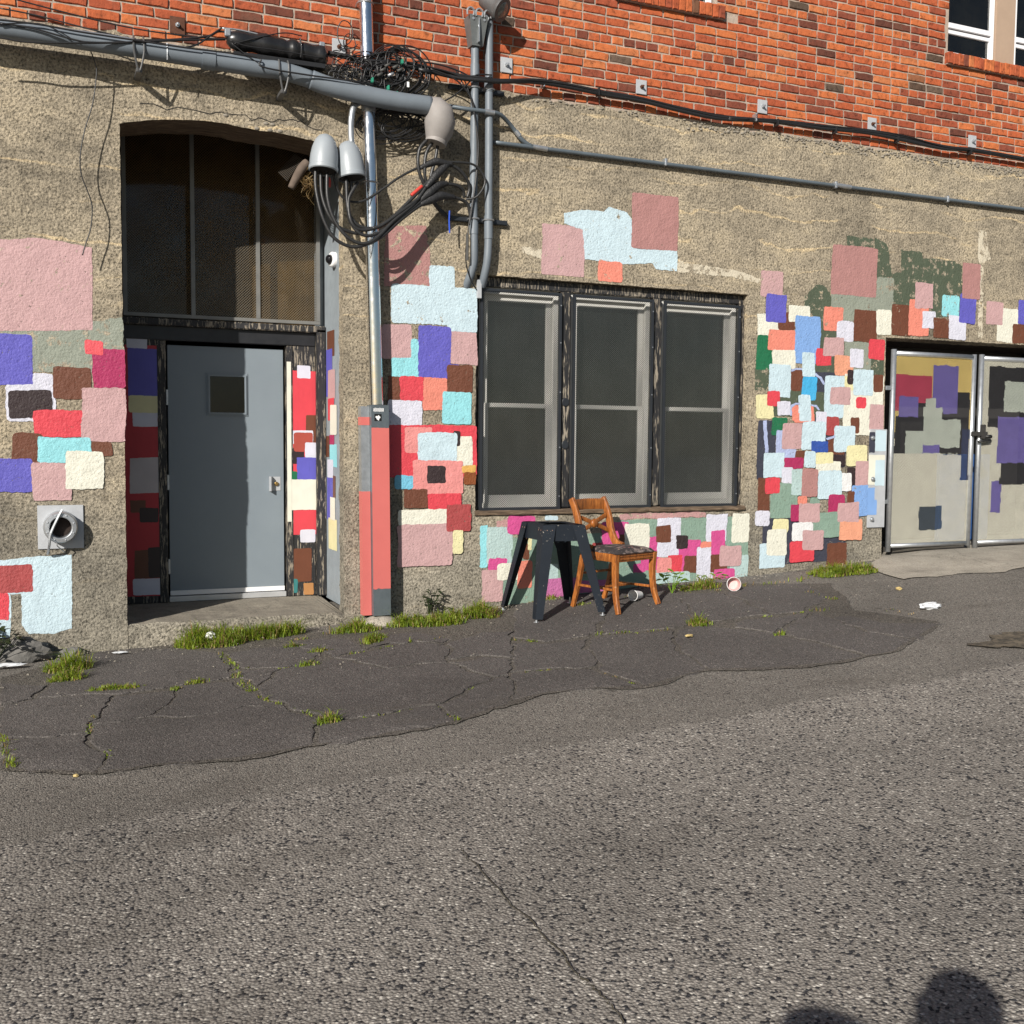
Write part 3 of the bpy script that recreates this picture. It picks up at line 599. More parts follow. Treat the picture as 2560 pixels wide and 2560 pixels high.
def lay(patches, to3, parent, amp, smooth=False, base=.0014, step=.0006, cr_=.03):
    done = []
    for key, wear, sh in patches:
        pl = outline(sh, amp*(1.8 if wear > .3 else 1), cr_); b = bbox(pl)
        lv = 1+max([l for bb, l in done if not (bb[2] < b[0] or bb[0] > b[2] or bb[3] < b[1] or bb[1] > b[3])], default=0); done.append((b, lv))
        me = bpy.data.meshes.new('paint_square'); t = tessellate_polygon([[Vector((x, 0, z)) for x, z in pl]])
        me.from_pydata([to3(x, z, base+step*lv) for x, z in pl], [], [tuple(q) for q in t])
        link('paint_square', me, paint(key, wear, smooth), parent)
WALLP = [
("GS",0.5,[(-1.142,1.996),(-0.5795,2.03),(-0.5699,2.102),(-0.3784,2.13),(-0.3731,1.913),(-0.3798,1.758),(-0.9558,1.73),(-1.148,1.724)]),
("PK",0.25,[(-1.176,2.588),(-0.9301,2.617),(-0.7518,2.612),(-0.5702,2.583),(-0.5711,2.03),(-0.8202,2.014),(-1.189,1.993)]),
("BV",0,(-1.209,1.643,-0.9501,1.98)),
("LW",0,(-0.9531,1.609,-0.8267,1.724)),
("LW",0,(-1.117,1.403,-0.8129,1.646)),
("DB",0,(-1.101,1.425,-0.8336,1.611)),
("BR",0,(-0.8268,1.56,-0.5856,1.774)),
("MG",0,(-0.5755,1.642,-0.3666,1.905)),
("CR1",0,(-0.6235,1.86,-0.5055,1.959)),
("RD",0,(-0.9504,1.303,-0.6324,1.482)),
("PK",0,(-0.6523,1.274,-0.3687,1.641)),
("BR",0,(-1.083,1.128,-0.9007,1.323)),
("BR",0,(-0.5931,1.173,-0.4568,1.274)),
("AQ",0,(-0.9336,1.128,-0.5933,1.299)),
("BV",0,(-1.226,0.9285,-0.9655,1.159)),
("PK",0,(-0.9704,0.8717,-0.7231,1.128)),
("CW",0,(-0.7592,0.946,-0.5191,1.205)),
("PB",0,[(-1.223,0.4698),(-0.9806,0.4878),(-0.7321,0.4943),(-0.737,-0.0115),(-0.859,-0.0422),(-1.007,-0.0326),(-1.051,0.0264),(-1.051,0.2431),(-1.119,0.2465),(-1.114,0.1204),(-1.122,-0.0504),(-1.234,-0.0501)]),
("BD",0,(-1.241,0.2551,-0.9794,0.4387)),
("RD",0,(-1.245,0.0708,-1.129,0.2587)),
("RO",0.3,[(1.551,2.917),(1.814,2.94),(1.852,2.753),(1.848,2.481),(1.484,2.458),(1.494,2.873)]),
("PB",0,(1.842,2.457,2.054,2.644)),
("PB",0.15,(1.541,2.19,2.243,2.484)),
("PB",0,(1.99,2.146,2.244,2.228)),
("PK",0,(1.468,1.92,1.705,2.18)),
("AQ",0,(1.699,1.921,1.779,2.072)),
("AQ",0,(1.541,1.756,1.78,1.928)),
("PK",0,(2.018,1.894,2.245,2.146)),
("BV",0,(1.758,1.784,2.023,2.18)),
("BV",0,(1.991,1.788,2.101,1.891)),
("BR",0,(1.515,1.582,1.62,1.784)),
("CO",0,(1.791,1.533,1.992,1.784)),
("RD",0,(1.61,1.601,1.802,1.788)),
("BR",0,(1.992,1.677,2.207,1.888)),
("LW",0,(1.515,1.407,1.786,1.604)),
("AQ",0,(1.954,1.428,2.198,1.681)),
("RD",0,(1.515,1.015,2.245,1.417)),
("CP",0,(1.647,1.2,1.873,1.4)),
("CW",0,(1.994,1.092,2.208,1.331)),
("DB",0,(2.038,1.258,2.104,1.373)),
("PB",0,(1.754,1.097,2.077,1.36)),
("CP",0,(1.712,0.88,2.128,1.144)),
("DB",0,(1.831,0.963,1.984,1.103)),
("OR",0,(2.122,1.045,2.238,1.107)),
("BO",0,(2.134,0.9502,2.238,1.05)),
("CB",0,(1.568,0.9263,1.718,1.026)),
("BR",0,(1.643,0.7741,1.837,0.9233)),
("RD",0,(1.837,0.7544,2.112,0.8845)),
("CW",0,(1.595,0.6438,2.007,0.7627)),
("PK",0,(1.59,0.3214,2.042,0.6486)),
("BD",0,(1.991,0.5843,2.192,0.7942)),
("YC",0,(2.042,0.4056,2.131,0.595)),
("WA",0.75,[(2.601,2.847),(2.789,2.832),(2.804,2.76),(2.628,2.795)]),
("WA",0.7,[(4.068,2.842),(4.314,2.821),(4.71,2.797),(4.94,2.733),(4.924,2.692),(4.632,2.739),(4.285,2.741),(4.07,2.739)]),
("PK",0.1,(2.796,2.639,3.183,3.043)),
("PB",0.2,[(2.991,3.135),(3.157,3.18),(3.354,3.186),(3.397,3.227),(3.57,3.2),(3.615,3.147),(3.63,2.935),(3.678,2.908),(4.066,2.925),(4.069,2.752),(3.858,2.756),(3.828,2.799),(3.418,2.762),(3.183,2.789),(3.159,3.021),(2.992,3.055)]),
("RO",0,(3.618,2.914,4.068,3.369)),
("CO",0.25,(3.305,2.619,3.535,2.787)),
("WA",0.7,[(7.482,3.387),(7.584,3.395),(7.619,3.214),(7.661,3.125),(7.568,3.072),(7.585,2.343),(7.52,2.34),(7.513,3.059),(7.489,3.149)]),
("OG",0.35,[(5.415,2.622),(5.559,2.737),(5.649,2.725),(5.721,2.623),(5.726,2.468),(5.859,2.367),(5.863,2.247),(5.637,2.213),(5.601,2.378),(5.418,2.534)]),
("OG",0.2,(5.579,1.917,5.881,2.408)),
("OG",0.3,(4.89,1.768,5.293,1.967)),
("OG",0.2,(5.541,1.903,5.812,2.035)),
("OG",0.3,(5.869,1.941,6.352,2.258)),
("OG",0.5,[(5.88,3.202),(6.181,3.189),(6.184,3.119),(6.05,3.1),(5.883,3.096)]),
("OG",0.4,[(6.191,3.211),(6.341,3.167),(6.422,2.874),(6.229,2.843)]),
("OG",0.45,[(6.515,3.128),(6.785,3.122),(6.787,3.06),(7.172,3.071),(7.296,3.025),(7.319,2.551),(6.955,2.513),(6.903,2.601),(6.433,2.592),(6.42,2.901),(6.524,2.917)]),
("GS",0.4,(6.234,2.551,6.44,2.859)),
("GS",0.15,(5.709,2.426,6.429,2.685)),
("GS",0.2,(5.884,1.963,6.194,2.242)),
("NV",0,(5.549,1.482,5.776,1.95)),
("OG",0.2,(5.096,1.537,5.686,1.775)),
("NV",0,(4.935,0.9773,5.134,1.504)),
("NV",0.1,(5.014,0.2062,5.964,0.6253)),
("NV",0,(5.694,1.081,5.932,1.419)),
("SG",0,(5.536,0.6566,5.645,0.8053)),
("PK",0.25,(4.93,2.594,5.168,2.822)),
("RO",0,(5.706,2.661,6.233,3.11)),
("CW",0,(4.905,2.244,5.133,2.447)),
("BR",0,(5.125,2.312,5.313,2.47)),
("BV",0,(4.993,2.376,5.215,2.62)),
("CW",0,(5.245,2.384,5.479,2.536)),
("SB",0,(5.318,2.021,5.599,2.447)),
("CO",0.15,(5.63,2.332,5.856,2.546)),
("BR",0,(5.981,2.246,6.254,2.537)),
("LW",0,(5.784,2.236,5.98,2.422)),
("CW",0,(6.244,2.317,6.426,2.555)),
("GN",0.15,(4.901,1.952,5.075,2.254)),
("CO",0,(5.025,2.128,5.318,2.309)),
("CW",0,(5.073,1.965,5.328,2.135)),
("BR",0,(5.276,1.774,5.41,1.958)),
("PB",0,(5.04,1.711,5.279,2.004)),
("RD",0,(5.559,2.01,5.732,2.165)),
("PK",0,(5.638,2.098,5.873,2.272)),
("CC",0,(5.768,1.928,5.987,2.109)),
("LW",0,(5.946,2.005,6.104,2.178)),
("RD",0,(6.16,2.087,6.357,2.274)),
("CY",0,(5.405,1.689,5.573,1.903)),
("PB",0,(5.403,1.903,5.547,2.123)),
("CW",0,(5.885,1.377,6.354,1.941)),
("YC",0,(5.878,1.791,6.047,1.924)),
("DB",0,(5.919,1.845,5.999,1.979)),
("PB",0,(5.993,1.752,6.227,1.99)),
("BR",0,(6.232,1.784,6.346,1.949)),
("PB",0,(5.659,1.532,5.89,1.924)),
("PK",0,(5.726,1.66,5.962,1.82)),
("RD",0,(6.028,1.631,6.151,1.735)),
("PK",0,(6.197,1.422,6.367,1.669)),
("YC",0,(4.904,1.519,5.097,1.73)),
("RD",0,(5.03,1.633,5.167,1.762)),
("LW",0,(5.138,1.552,5.286,1.676)),
("CO",0,(5.305,1.502,5.546,1.645)),
("PB",0,(5.374,1.532,5.51,1.741)),
("CO",0,(5.328,1.484,5.551,1.574)),
("PB",0,(5.385,1.501,5.514,1.575)),
("BR",0.25,(6.427,2.322,6.664,2.612)),
("CO",0,(6.635,2.332,6.883,2.673)),
("PK",0,(6.701,2.592,6.927,2.833)),
("LW",0,(6.801,2.405,6.968,2.567)),
("BR",0.2,(6.941,2.322,7.159,2.509)),
("AQ",0.3,(7.046,2.533,7.266,2.739)),
("LW",0,(7.141,2.318,7.362,2.547)),
("BV",0,(7.267,2.481,7.478,2.765)),
("RO",0,(7.291,2.718,7.522,3.06)),
("CW",0,(7.777,2.321,8.061,2.654)),
("PK",0,(7.625,2.49,7.847,2.707)),
("BV",0,(8.054,2.51,8.211,2.746)),
("BR",0,(7.987,2.319,8.223,2.508)),
("LW",0,(5.567,1.457,5.693,1.591)),
("GN",0,(5.08,1.366,5.249,1.53)),
("BP",0,(5.133,1.162,5.36,1.413)),
("PK",0,(5.2,1.248,5.415,1.482)),
("PB",0,(5.415,1.242,5.69,1.496)),
("BD",0,(5.692,1.378,5.839,1.546)),
("BR",0,(5.973,1.394,6.08,1.541)),
("BL",0,(5.526,1.216,5.727,1.323)),
("BR",0,(5.719,1.196,5.914,1.352)),
("PB",0,(5.784,1.224,6.029,1.464)),
("YC",0,(5.935,1.094,6.178,1.285)),
("DB",0,(5.779,1.094,5.919,1.2)),
("CW",0,(5.579,1.02,5.87,1.135)),
("YC",0,(5.576,1.115,5.778,1.216)),
("BR",0,(5.348,1.108,5.463,1.235)),
("MG",0,(5.219,1.069,5.448,1.168)),
("PB",0,(5.45,1.075,5.577,1.229)),
("BP",0,[(4.986,1.501),(5.024,1.502),(5.058,1.216),(5.02,1.214)]),
("BP",0,[(5.278,1.959),(5.341,1.978),(5.404,1.975),(5.405,1.959),(5.341,1.959),(5.285,1.941)]),
("BP",0,[(5.551,1.938),(5.618,1.901),(5.662,1.843),(5.643,1.833),(5.601,1.883),(5.545,1.917)]),
("BP",0,[(5.288,1.643),(5.343,1.667),(5.388,1.668),(5.388,1.653),(5.347,1.65),(5.304,1.619),(5.3,1.548),(5.28,1.547)]),
("BP",0,[(5.514,1.659),(5.582,1.649),(5.62,1.607),(5.598,1.603),(5.567,1.63),(5.514,1.641)]),
("BP",0,[(5.691,1.351),(5.791,1.378),(5.8,1.361),(5.712,1.331)]),
("PB",0,(5.002,0.99,5.228,1.214)),
("LW",0,(5.203,0.9359,5.333,1.085)),
("PK",0,(6.045,0.8876,6.202,1.142)),
("DB",0,(5.942,0.9163,6.045,1.08)),
("BR",0,(4.946,0.6877,5.074,0.9907)),
("SG",0,(5.084,0.6235,5.385,0.9429)),
("RD",0,(5.024,0.8474,5.185,0.9875)),
("GB",0,(5.314,0.8281,5.437,1.066)),
("RO",0,(5.429,0.8129,5.609,1.068)),
("WH",0,(5.866,0.8621,5.999,1.026)),
("PB",0,(5.61,0.7895,5.884,1.051)),
("SB",0.15,(6.005,0.623,6.206,0.9126)),
("BR",0,(5.952,0.738,6.039,0.8588)),
("CO",0,(5.385,0.7401,5.496,0.8207)),
("MG",0,(5.737,0.6519,5.925,0.8293)),
("LW",0,(4.921,0.5558,5.08,0.6946)),
("MG",0,(5.311,0.59,5.413,0.7415)),
("SG",0,(5.558,0.4292,5.898,0.6676)),
("PK",0,(5.402,0.577,5.642,0.7524)),
("CC",0,(5.874,0.4005,6.138,0.5936)),
("PK",0,(5.847,0.5708,6.098,0.7522)),
("YC",0,(5.123,0.4841,5.299,0.6175)),
("WH",0,(5.328,0.4103,5.561,0.5789)),
("PB",0,(4.983,0.1692,5.265,0.3961)),
("CW",0,(5.063,0.2849,5.282,0.5185)),
("RD",0,(5.306,0.2145,5.583,0.4078)),
("PK",0,(5.446,0.3186,5.686,0.5044)),
("BR",0,(5.742,0.1437,5.978,0.3776)),
("SG",0.1,(3.516,0.0466,4.861,0.6427)),
("PS",0.4,(3.549,0.6468,4.405,0.6946)),
("AQ",0,(2.28,0.2852,2.343,0.628)),
("SG",0.1,(2.481,-0.0173,3.475,0.5285)),
("GB",0,(2.338,0.4168,2.565,0.6138)),
("GB",0,(2.333,0.3129,2.554,0.428)),
("PS",0.4,(2.419,0.6056,2.52,0.6625)),
("HP",0,(2.516,0.5463,2.764,0.6973)),
("PB",0,(2.849,0.655,2.968,0.6952)),
("HP",0,(2.349,0.2585,2.514,0.3594)),
("PK",0,(2.294,0.0078,2.482,0.2658)),
("CW",0,(2.428,0.1771,2.637,0.315)),
("CO",0,(2.607,0.1042,2.734,0.3319)),
("BR",0,(2.654,0.337,2.708,0.47)),
("YC",0,(2.701,0.4134,2.734,0.5243)),
("PU",0.2,(2.839,0.0092,3.17,0.1731)),
("GB",0,(2.862,0.1711,2.974,0.2947)),
("BD",0,(3.286,0.3868,3.401,0.4553)),
("WH",0,(3.388,0.39,3.453,0.4587)),
("PU",0,(3.17,0.039,3.465,0.1422)),
("HP",0,(3.375,0.4089,3.635,0.6267)),
("BR",0,(3.543,0.3956,3.594,0.5167)),
("HP",0,(3.76,0.2042,3.95,0.4885)),
("LW",0,(3.911,0.3116,4.153,0.649)),
("CW",0,(3.593,0.3852,3.835,0.6073)),
("BR",0,(3.898,0.4359,4.052,0.5853)),
("HP",0,(4.129,0.1651,4.359,0.4544)),
("DB",0,(4.107,0.3759,4.228,0.4968)),
("RD",0,(4.018,0.1623,4.165,0.3269)),
("CP",0,(3.917,0.0783,4.059,0.3077)),
("BR",0,(4.187,0.164,4.354,0.3148)),
("GB",0,(3.882,0.0517,4.255,0.1784)),
("LW",0,(4.32,0.0765,4.492,0.3915)),
("CO",0,(4.357,0.3796,4.467,0.4319)),
("LW",0,(4.408,0.4287,4.627,0.6736)),
("CW",0,(4.682,0.415,4.866,0.6745)),
("GB",0,(4.667,0.0721,4.865,0.3033)),
("HP",0,(4.463,0.3111,4.612,0.5275)),
("BR",0,(4.46,0.1583,4.637,0.3144)),
("PK",0,(4.552,0.2064,4.784,0.389)),
("HP",0,(4.494,0.0558,4.718,0.1854)),
("HP",0,(3.685,0.186,3.808,0.2654))]
lay(WALLP, lambda x, z, d: (x, -d, z), wall, .006)
JAMBP = [
("BR",0,(0.5802,1.97,0.8243,2.178)),
("BV",0,(0.6484,1.651,0.8505,2.032)),
("PK",0,(0.5536,1.627,0.7925,1.862)),
("RD",0,(0.5863,1.456,0.7953,1.633)),
("AQ",0,(0.5041,1.081,0.7459,1.263)),
("MG",0,(0.5891,1.258,0.7623,1.338)),
("CW",0,(0.501,1.338,0.7197,1.577)),
("BR",0,(0.745,1.155,0.8545,1.329)),
("BV",0,(0.6298,0.6394,0.8421,0.9936)),
("LW",0,(0.6269,0.9884,0.8248,1.135)),
("BR",0,(0.55,0.8268,0.6376,1.007)),
("YC",0,(0.511,0.4016,0.791,0.6566)),
("CW",0,(0.565,0.6458,0.7291,0.8296))]
lay(JAMBP, lambda y, z, d: (1.248-d, y, z), wall, .003, True, .001, .0006, .02)

# ------------------------------------------------------------------ door step
step = empty('door_step', (.4, .4, -.2), 'worn concrete doorstep in front of the grey door', 'step')
mb = MB(); k = 40; top_f = []; 
for i in range(k+1):
    x = -.374+(1.20+.374)*i/k; top_f.append((x, -.004+.012*nz(x*7), -.018+.008*nz(x*9, 3)+(-.03 if x > 1.12 else 0)*(x-1.12)/.08))
vs = [(x, 1.1, -.002) for x, y, z in top_f]+[(x, y+.03, z+.006) for x, y, z in top_f]+[(x, y, z-.012) for x, y, z in top_f]+[(x, y-.004+.01*nz(x*5, 8), z-.09) for x, y, z in top_f]+[(x, y-.004, -.45) for x, y, z in top_f]
mb.add(vs, [(j*(k+1)+i, j*(k+1)+i+1, (j+1)*(k+1)+i+1, (j+1)*(k+1)+i) for j in range(4) for i in range(k)], 0)
me_top = mb.build('tread', [STEP, CONC], step)
for pl_ in me_top.data.polygons:
    if pl_.center.y < .04: pl_.material_index = 1

# ------------------------------------------------------------------ door set
RP_ = .905
surround = empty('door_surround', (.45, RP_, 0), 'black painted timber surround with red side panels beside the grey door', 'door frame')
PL0, PL1, PR0, PR1 = -.375, -.03, .955, 1.20
MB().box(PL0, -.085, RP_, RP_+.05, .0, 2.10, .003).build('side_panel', WOODB, surround).name = 'side_panel'
MB().box(PR0+.03, 1.165, RP_, RP_+.05, .0, 2.10, .003).build('side_panel', WOODB, surround)
MB().box(-.082, -.012, RP_-.004, RP_+.10, .0, 2.06, .004).build('door_post', WOODB, surround)
MB().box(.928, .982, RP_-.004, RP_+.10, .0, 2.06, .004).build('door_post', WOODB, surround)
MB().box(1.168, 1.246, RP_-.05, RP_+.06, .0, 2.20, .006).build('door_post', WOODB, surround)
MB().box(-.378, 1.166, RP_-.01, RP_+.08, 2.062, 2.17, .004).build('header', BLACK, surround)
MB().box(-.378, 1.246, RP_-.05, RP_+.08, 2.172, 2.225, .006).build('ledge', WOODB, surround)
MB().box(-.378, -.31, RP_, RP_+.06, 2.23, 3.95, .004).build('transom_post', BLACK, surround)
MB().box(1.18, 1.247, RP_+.03, RP_+.08, 2.23, 3.9, .004).build('transom_post', GREYP, surround)
MB().box(.930, .965, RP_-.0065, RP_-.0045, .62, 1.93).build('door_stop', paint('CW', 0, True), surround)
PANELP = [
("RP",0,(-0.3196,1.17,-0.0563,2.015)),
("RP",0,(-0.3329,0.0568,-0.0501,1.345)),
("LW",0,(-0.2986,1.99,-0.1484,2.074)),
("BV",0,(-0.2923,1.622,-0.0682,1.99)),
("LW",0,(-0.2638,1.386,-0.078,1.504)),
("YC",0,(-0.2911,1.494,-0.0715,1.627)),
("LV",0,(-0.2896,0.8697,-0.069,1.144)),
("BR",0,(-0.2884,0.715,-0.1759,0.8134)),
("DB",0,(-0.221,0.6385,-0.083,0.753)),
("BR",0,(-0.2657,0.1987,-0.1526,0.4232)),
("DB",0,(-0.1623,0.1996,-0.0581,0.4409)),
("LW",0,(-0.2781,0.066,-0.0706,0.1971)),
("RD",0,(0.964,0.9626,1.206,1.859)),
("RD",0,(0.9606,0.5097,1.204,1.076)),
("LW",0,(1.015,1.799,1.125,1.902)),
("BR",0,(1.084,1.274,1.178,1.498)),
("LW",0,(0.9635,1.262,1.145,1.371)),
("DB",0,(0.9626,1.093,1.072,1.229)),
("BI",0,(0.985,1.197,1.142,1.355)),
("LW",0,(1.078,1.142,1.177,1.274)),
("BV",0,(1.011,0.9611,1.182,1.148)),
("GN",0,(0.9617,0.9673,1.011,1.033)),
("CW",0,(0.9608,0.714,1.181,0.969)),
("LW",0,(1.036,0.4427,1.163,0.55)),
("BR",0,(0.974,0.1175,1.129,0.3944)),
("WD",0,(1.061,0.006,1.145,0.104)),
("TL",0,(0.9621,0.0262,1.012,0.1425))]
lay(PANELP, lambda x, z, d: (x, RP_-.001-d, z), surround, .003, True, .0006, .0004, .02)

transom = empty('transom_window', (.45, RP_, 2.24), 'dark arched transom window behind three mesh panels above the grey door', 'window')
MB().box(-.35, 1.22, RP_+.12, RP_+.125, 2.23, 3.94).build('pane', GLASSD, transom)
MB().box(-.37, 1.24, RP_+.32, RP_+.33, 2.2, 3.95).build('backing_board', BROWNB, transom)
def expanded(x0, x1, z0, z1, y, p=.016, h=.0125, w_=.0016, t=.0014, colour=None):
    """expanded steel sheet: zigzag strands that meet their neighbours"""
    vs = []; fs = []; mi = []; nx = int((x1-x0)/(p/2)); nr = int((z1-z0)/(h/2))
    for r in range(nr+1):
        zc = z0+r*h/2
        b = len(vs)
        for i in range(nx+1):
            x = x0+(x1-x0)*i/nx; s = 1 if (i+r) % 2 else -1; z = min(z1, max(z0, zc+s*h*.25*.92)); yy = y+s*t*.6
            vs.append((x, yy-t, z-w_)); vs.append((x, yy+t, z+w_))
        for i in range(nx):
            fs.append((b+2*i, b+2*i+2, b+2*i+3, b+2*i+1)); 
            if colour: mi.append(colour((vs[b+2*i][0]+vs[b+2*i+2][0])/2, zc))
    me = bpy.data.meshes.new('expanded_mesh'); me.from_pydata(vs, [], fs)
    if colour: me.polygons.foreach_set('material_index', mi)
    return me
screen = empty('transom_screen', (.45, RP_-.03, 2.24), 'three panel expanded metal screen over the dark transom above the door', 'screen')
TX = (-.305, .197, .70, 1.185)
STEELG = simple('dull_steel_frame', (.20, .20, .19), .5, .3, .3, 8)
for i in range(4): MB().box(TX[i]-.016, TX[i]+.016, RP_-.045, RP_-.015, 2.262, 3.9, .002).build('mullion', STEELG, screen)
MB().box(TX[0]-.016, TX[3]+.016, RP_-.047, RP_-.013, 2.235, 2.262, .002).build('bottom_rail', STEELG, screen)
MESHB = simple('mesh_strand_dark', (.13, .105, .07), .55, .0, .4, 4)
for i in range(3):
    o = link('expanded_mesh', expanded(TX[i]+.012, TX[i+1]-.012, 2.258, 3.88, RP_-.03, .021, .021, .0018, .001), MESHB, screen); tag(o, kind='stuff')

door = empty('steel_door', (.457, RP_+.05, 0), 'plain grey steel door with small square window and latch guard', 'door')
del door['kind']; DY = RP_+.045
dl = MB().box(.004, .912, DY, DY+.045, .045, 2.03, .003).build('slab', DOOR, door)
vf = MB(); wx0, wx1, wz0, wz1 = [(0.2982,1.819)][0][0], [(0.625,1.483)][0][0], [(0.4445,1.48)][0][1], [(0.4477,1.824)][0][1]
vf.box(wx0, wx1, DY-.006, DY-.0005, wz0, wz1, .002).build('vision_frame', DOOR, door)
vf = MB()
g0, g1, h0, h1 = wx0+.022, wx1-.022, wz0+.022, wz1-.022
for a in ((g0-.008, g1+.008, h0-.008, h0+.006), (g0-.008, g1+.008, h1-.006, h1+.008), (g0-.008, g0+.006, h0+.006, h1-.006), (g1-.006, g1+.008, h0+.006, h1-.006)): vf.box(a[0], a[1], DY-.016, DY-.0065, a[2], a[3])
vf.build('vision_bead', DOOR, door)
MB().box(g0+.004, g1-.004, DY-.0085, DY-.007, h0+.004, h1-.004).build('vision_pane', simple('dark_vision_glass', (.012, .011, .008), .15, 0, .6, 30), door)
for z in (1.62, .95, .28): MB().box(-.011, .006, DY-.012, DY-.001, z-.06, z+.06, .003).build('hinge', GALV, door)
MB().box(.004, .912, DY-.014, DY-.001, .048, .085, .002).build('door_sweep', WHITE, door)
MB().box(-.005, .92, DY-.04, DY+.05, .0, .042, .003).build('threshold', simple('pale_aluminium', (.55, .56, .57), .4, .5), door)
lp = MB().box(.79, .885, DY-.004, DY-.0008, .875, .99, .006).build('latch_guard', GALVP, door)
MB().hexa([(.79, DY-.004, .872), (.818, DY-.004, .872), (.818, DY-.004, .992), (.79, DY-.004, .992)], [(.792, DY-.05, .872), (.80, DY-.05, .872), (.80, DY-.05, .992), (.792, DY-.05, .992)]).build('guard_flange', GALVP, lp)
MB().lathe([(.017, 0), (.017, .012), (.012, .016), (0, .016)], (.848, DY-.0042, .932), (0, -1, 0), 16).build('lock_cylinder', simple('brass', (.5, .33, .12), .3, .9), lp)

# ------------------------------------------------------------------ dome camera on the jamb
q = [(1.152,0.55,2.72)][0]
dc = empty('dome_camera', (1.247, .55, q[2]), 'small white dome security camera on the grey door jamb', 'camera')
MB().lathe([(.06, 0), (.06, .03), (.052, .04), (.045, .042)], (1.247, .55, q[2]), (-1, -.25, 0), 20).build('housing', WHITE, dc, 'auto')
MB().lathe([(.038, 0), (.036, .016), (.026, .03), (.01, .037), (0, .038)], (1.247-.04, .54, q[2]), (-1, -.25, -.1), 18).build('lens_dome', simple('black_dome', (.01, .01, .012), .08), dc, True)

# ------------------------------------------------------------------ triple window
win = empty('timber_window', (3.5, .05, WNZ0), 'black framed triple window with white sashes behind steel mesh screens', 'window')
fr = MB(); fr.box(WNX0, WNX1, .06, .15, 2.52, WNZ1-.004, .006); fr.build('head', WOODB, win)
MB().box(WNX0+.004, WNX0+.05, .06, .15, .75, 2.519, .004).build('side_post', WOODB, win)
MB().box(4.745, WNX1-.004, .04, .15, .75, 2.519, .004).build('side_post', WOODB, win)
for a, b in ((3.0, 3.085), (3.868, 3.948)):
    mo = MB().box(a, b, .035, .15, .752, 2.519, .008).build('mullion', WOODB, win)
    if a < 3.05:
        for z in (1.62, 1.27): MB().lathe([(.035, 0), (.035, .006), (.03, .009), (0, .009)], (3.04, .035, z), (0, -1, 0), 20).build('cover_plate', BLACKM, mo)
sv = []; k = 60
mb = MB()
for i in range(k+1):
    x = WNX0-.01+(WNX1-WNX0+.02)*i/k; j = .004*nz(x*9)+.003*nz(x*31); sv += [(x, .16, .752+j), (x, .0+j, .742+j), (x, -.022+j*2, .73+j), (x, -.022+j*2, .708+j), (x, .0, .705)]
mb.add(sv, [(i*5+a, (i+1)*5+a, (i+1)*5+a+1, i*5+a+1) for i in range(k) for a in range(4)]).build('sill', SILLW, win)
for a, b in ((2.29, 2.995), (3.09, 3.863), (3.953, 4.74)):
    mid = 1.585
    for (z0, z1, yy) in ((.80, mid+.02, .105), (mid-.02, 2.47, .125)):
        s_w = .05
        so_ = MB(); x0, x1 = a+.045, b-.045
        so_.box(x0, x0+s_w, yy, yy+.03, z0, z1, .003); so_.box(x1-s_w, x1, yy, yy+.03, z0, z1, .003); so_.box(x0+s_w, x1-s_w, yy, yy+.03, z0, z0+s_w*(1.2 if z0 < 1 else .7), .003); so_.box(x0+s_w, x1-s_w, yy, yy+.03, z1-s_w*(.7 if z0 < 1 else 1), z1, .003)
        so2 = so_.build('sash', SASH, win)
        MB().box(x0+s_w*.8, x1-s_w*.8, yy+.014, yy+.018, z0+s_w*.6, z1-s_w*.6).build('pane', GLASS, so2)
    fr = MB(); fr.box(a, a+.044, .09, .17, .755, 2.518, .003); fr.box(b-.044, b, .09, .17, .755, 2.518, .003); fr.box(a+.044, b-.044, .09, .17, .755, .80, .003); fr.box(a+.044, b-.044, .09, .17, 2.47, 2.518, .003)
    fr.build('sash_frame', SASH, win)
    kk = 70; cv = []
    for i in range(kk+1):
        x = a+.05+(b-a-.1)*i/kk; y = .26+.018*math.sin(x*70+3*nz(x*6))+.012*nz(x*30)
        cv += [(x, y, .72), (x, y+.006*nz(x*20, 5), 2.40)]
    MB().add(cv, [(2*i, 2*i+2, 2*i+3, 2*i+1) for i in range(kk)]).build('curtain', CURT, win, True)
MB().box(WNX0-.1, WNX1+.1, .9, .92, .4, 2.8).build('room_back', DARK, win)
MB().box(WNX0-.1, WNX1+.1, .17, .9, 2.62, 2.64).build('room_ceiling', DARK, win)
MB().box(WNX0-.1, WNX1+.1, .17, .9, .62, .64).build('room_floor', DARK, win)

MESHK = simple('mesh_strand_black', (.085, .09, .085), .42, .35, .35, 5)
for i, (a, b, lab) in enumerate(((2.275, 2.99, 'black expanded mesh security screen on the left bay of the window, nearest the grey conduits'), (3.092, 3.855, 'black expanded mesh security screen on the middle bay of the window, above the chair'), (3.955, 4.735, 'black expanded mesh security screen on the right bay of the window'))):
    t = empty('security_screen', ((a+b)/2, .01, .74), lab, 'window screen', 'mesh screens on the triple window')
    f = .024
    for (x0, x1, z0, z1) in ((a, a+f, .74, 2.5), (b-f, b, .74, 2.5), (a+f, b-f, .74, .74+f), (a+f, b-f, 2.5-f, 2.5)):
        MB().box(x0, x1, .005, .028, z0, z1, .003).build('frame_bar', BLACKM, t)
    tag(link('expanded_mesh', expanded(a+.018, b-.018, .76, 2.48, .018, .0185, .0165, .0016, .0016), MESHK, t), kind='stuff')
    for z in (.85, 1.25, 1.7, 2.1, 2.4): MB().lathe([(.006, 0), (.005, .003), (0, .004)], (b-.011, .005, z), (0, -1, 0), 8).build('screw', GALV, t)

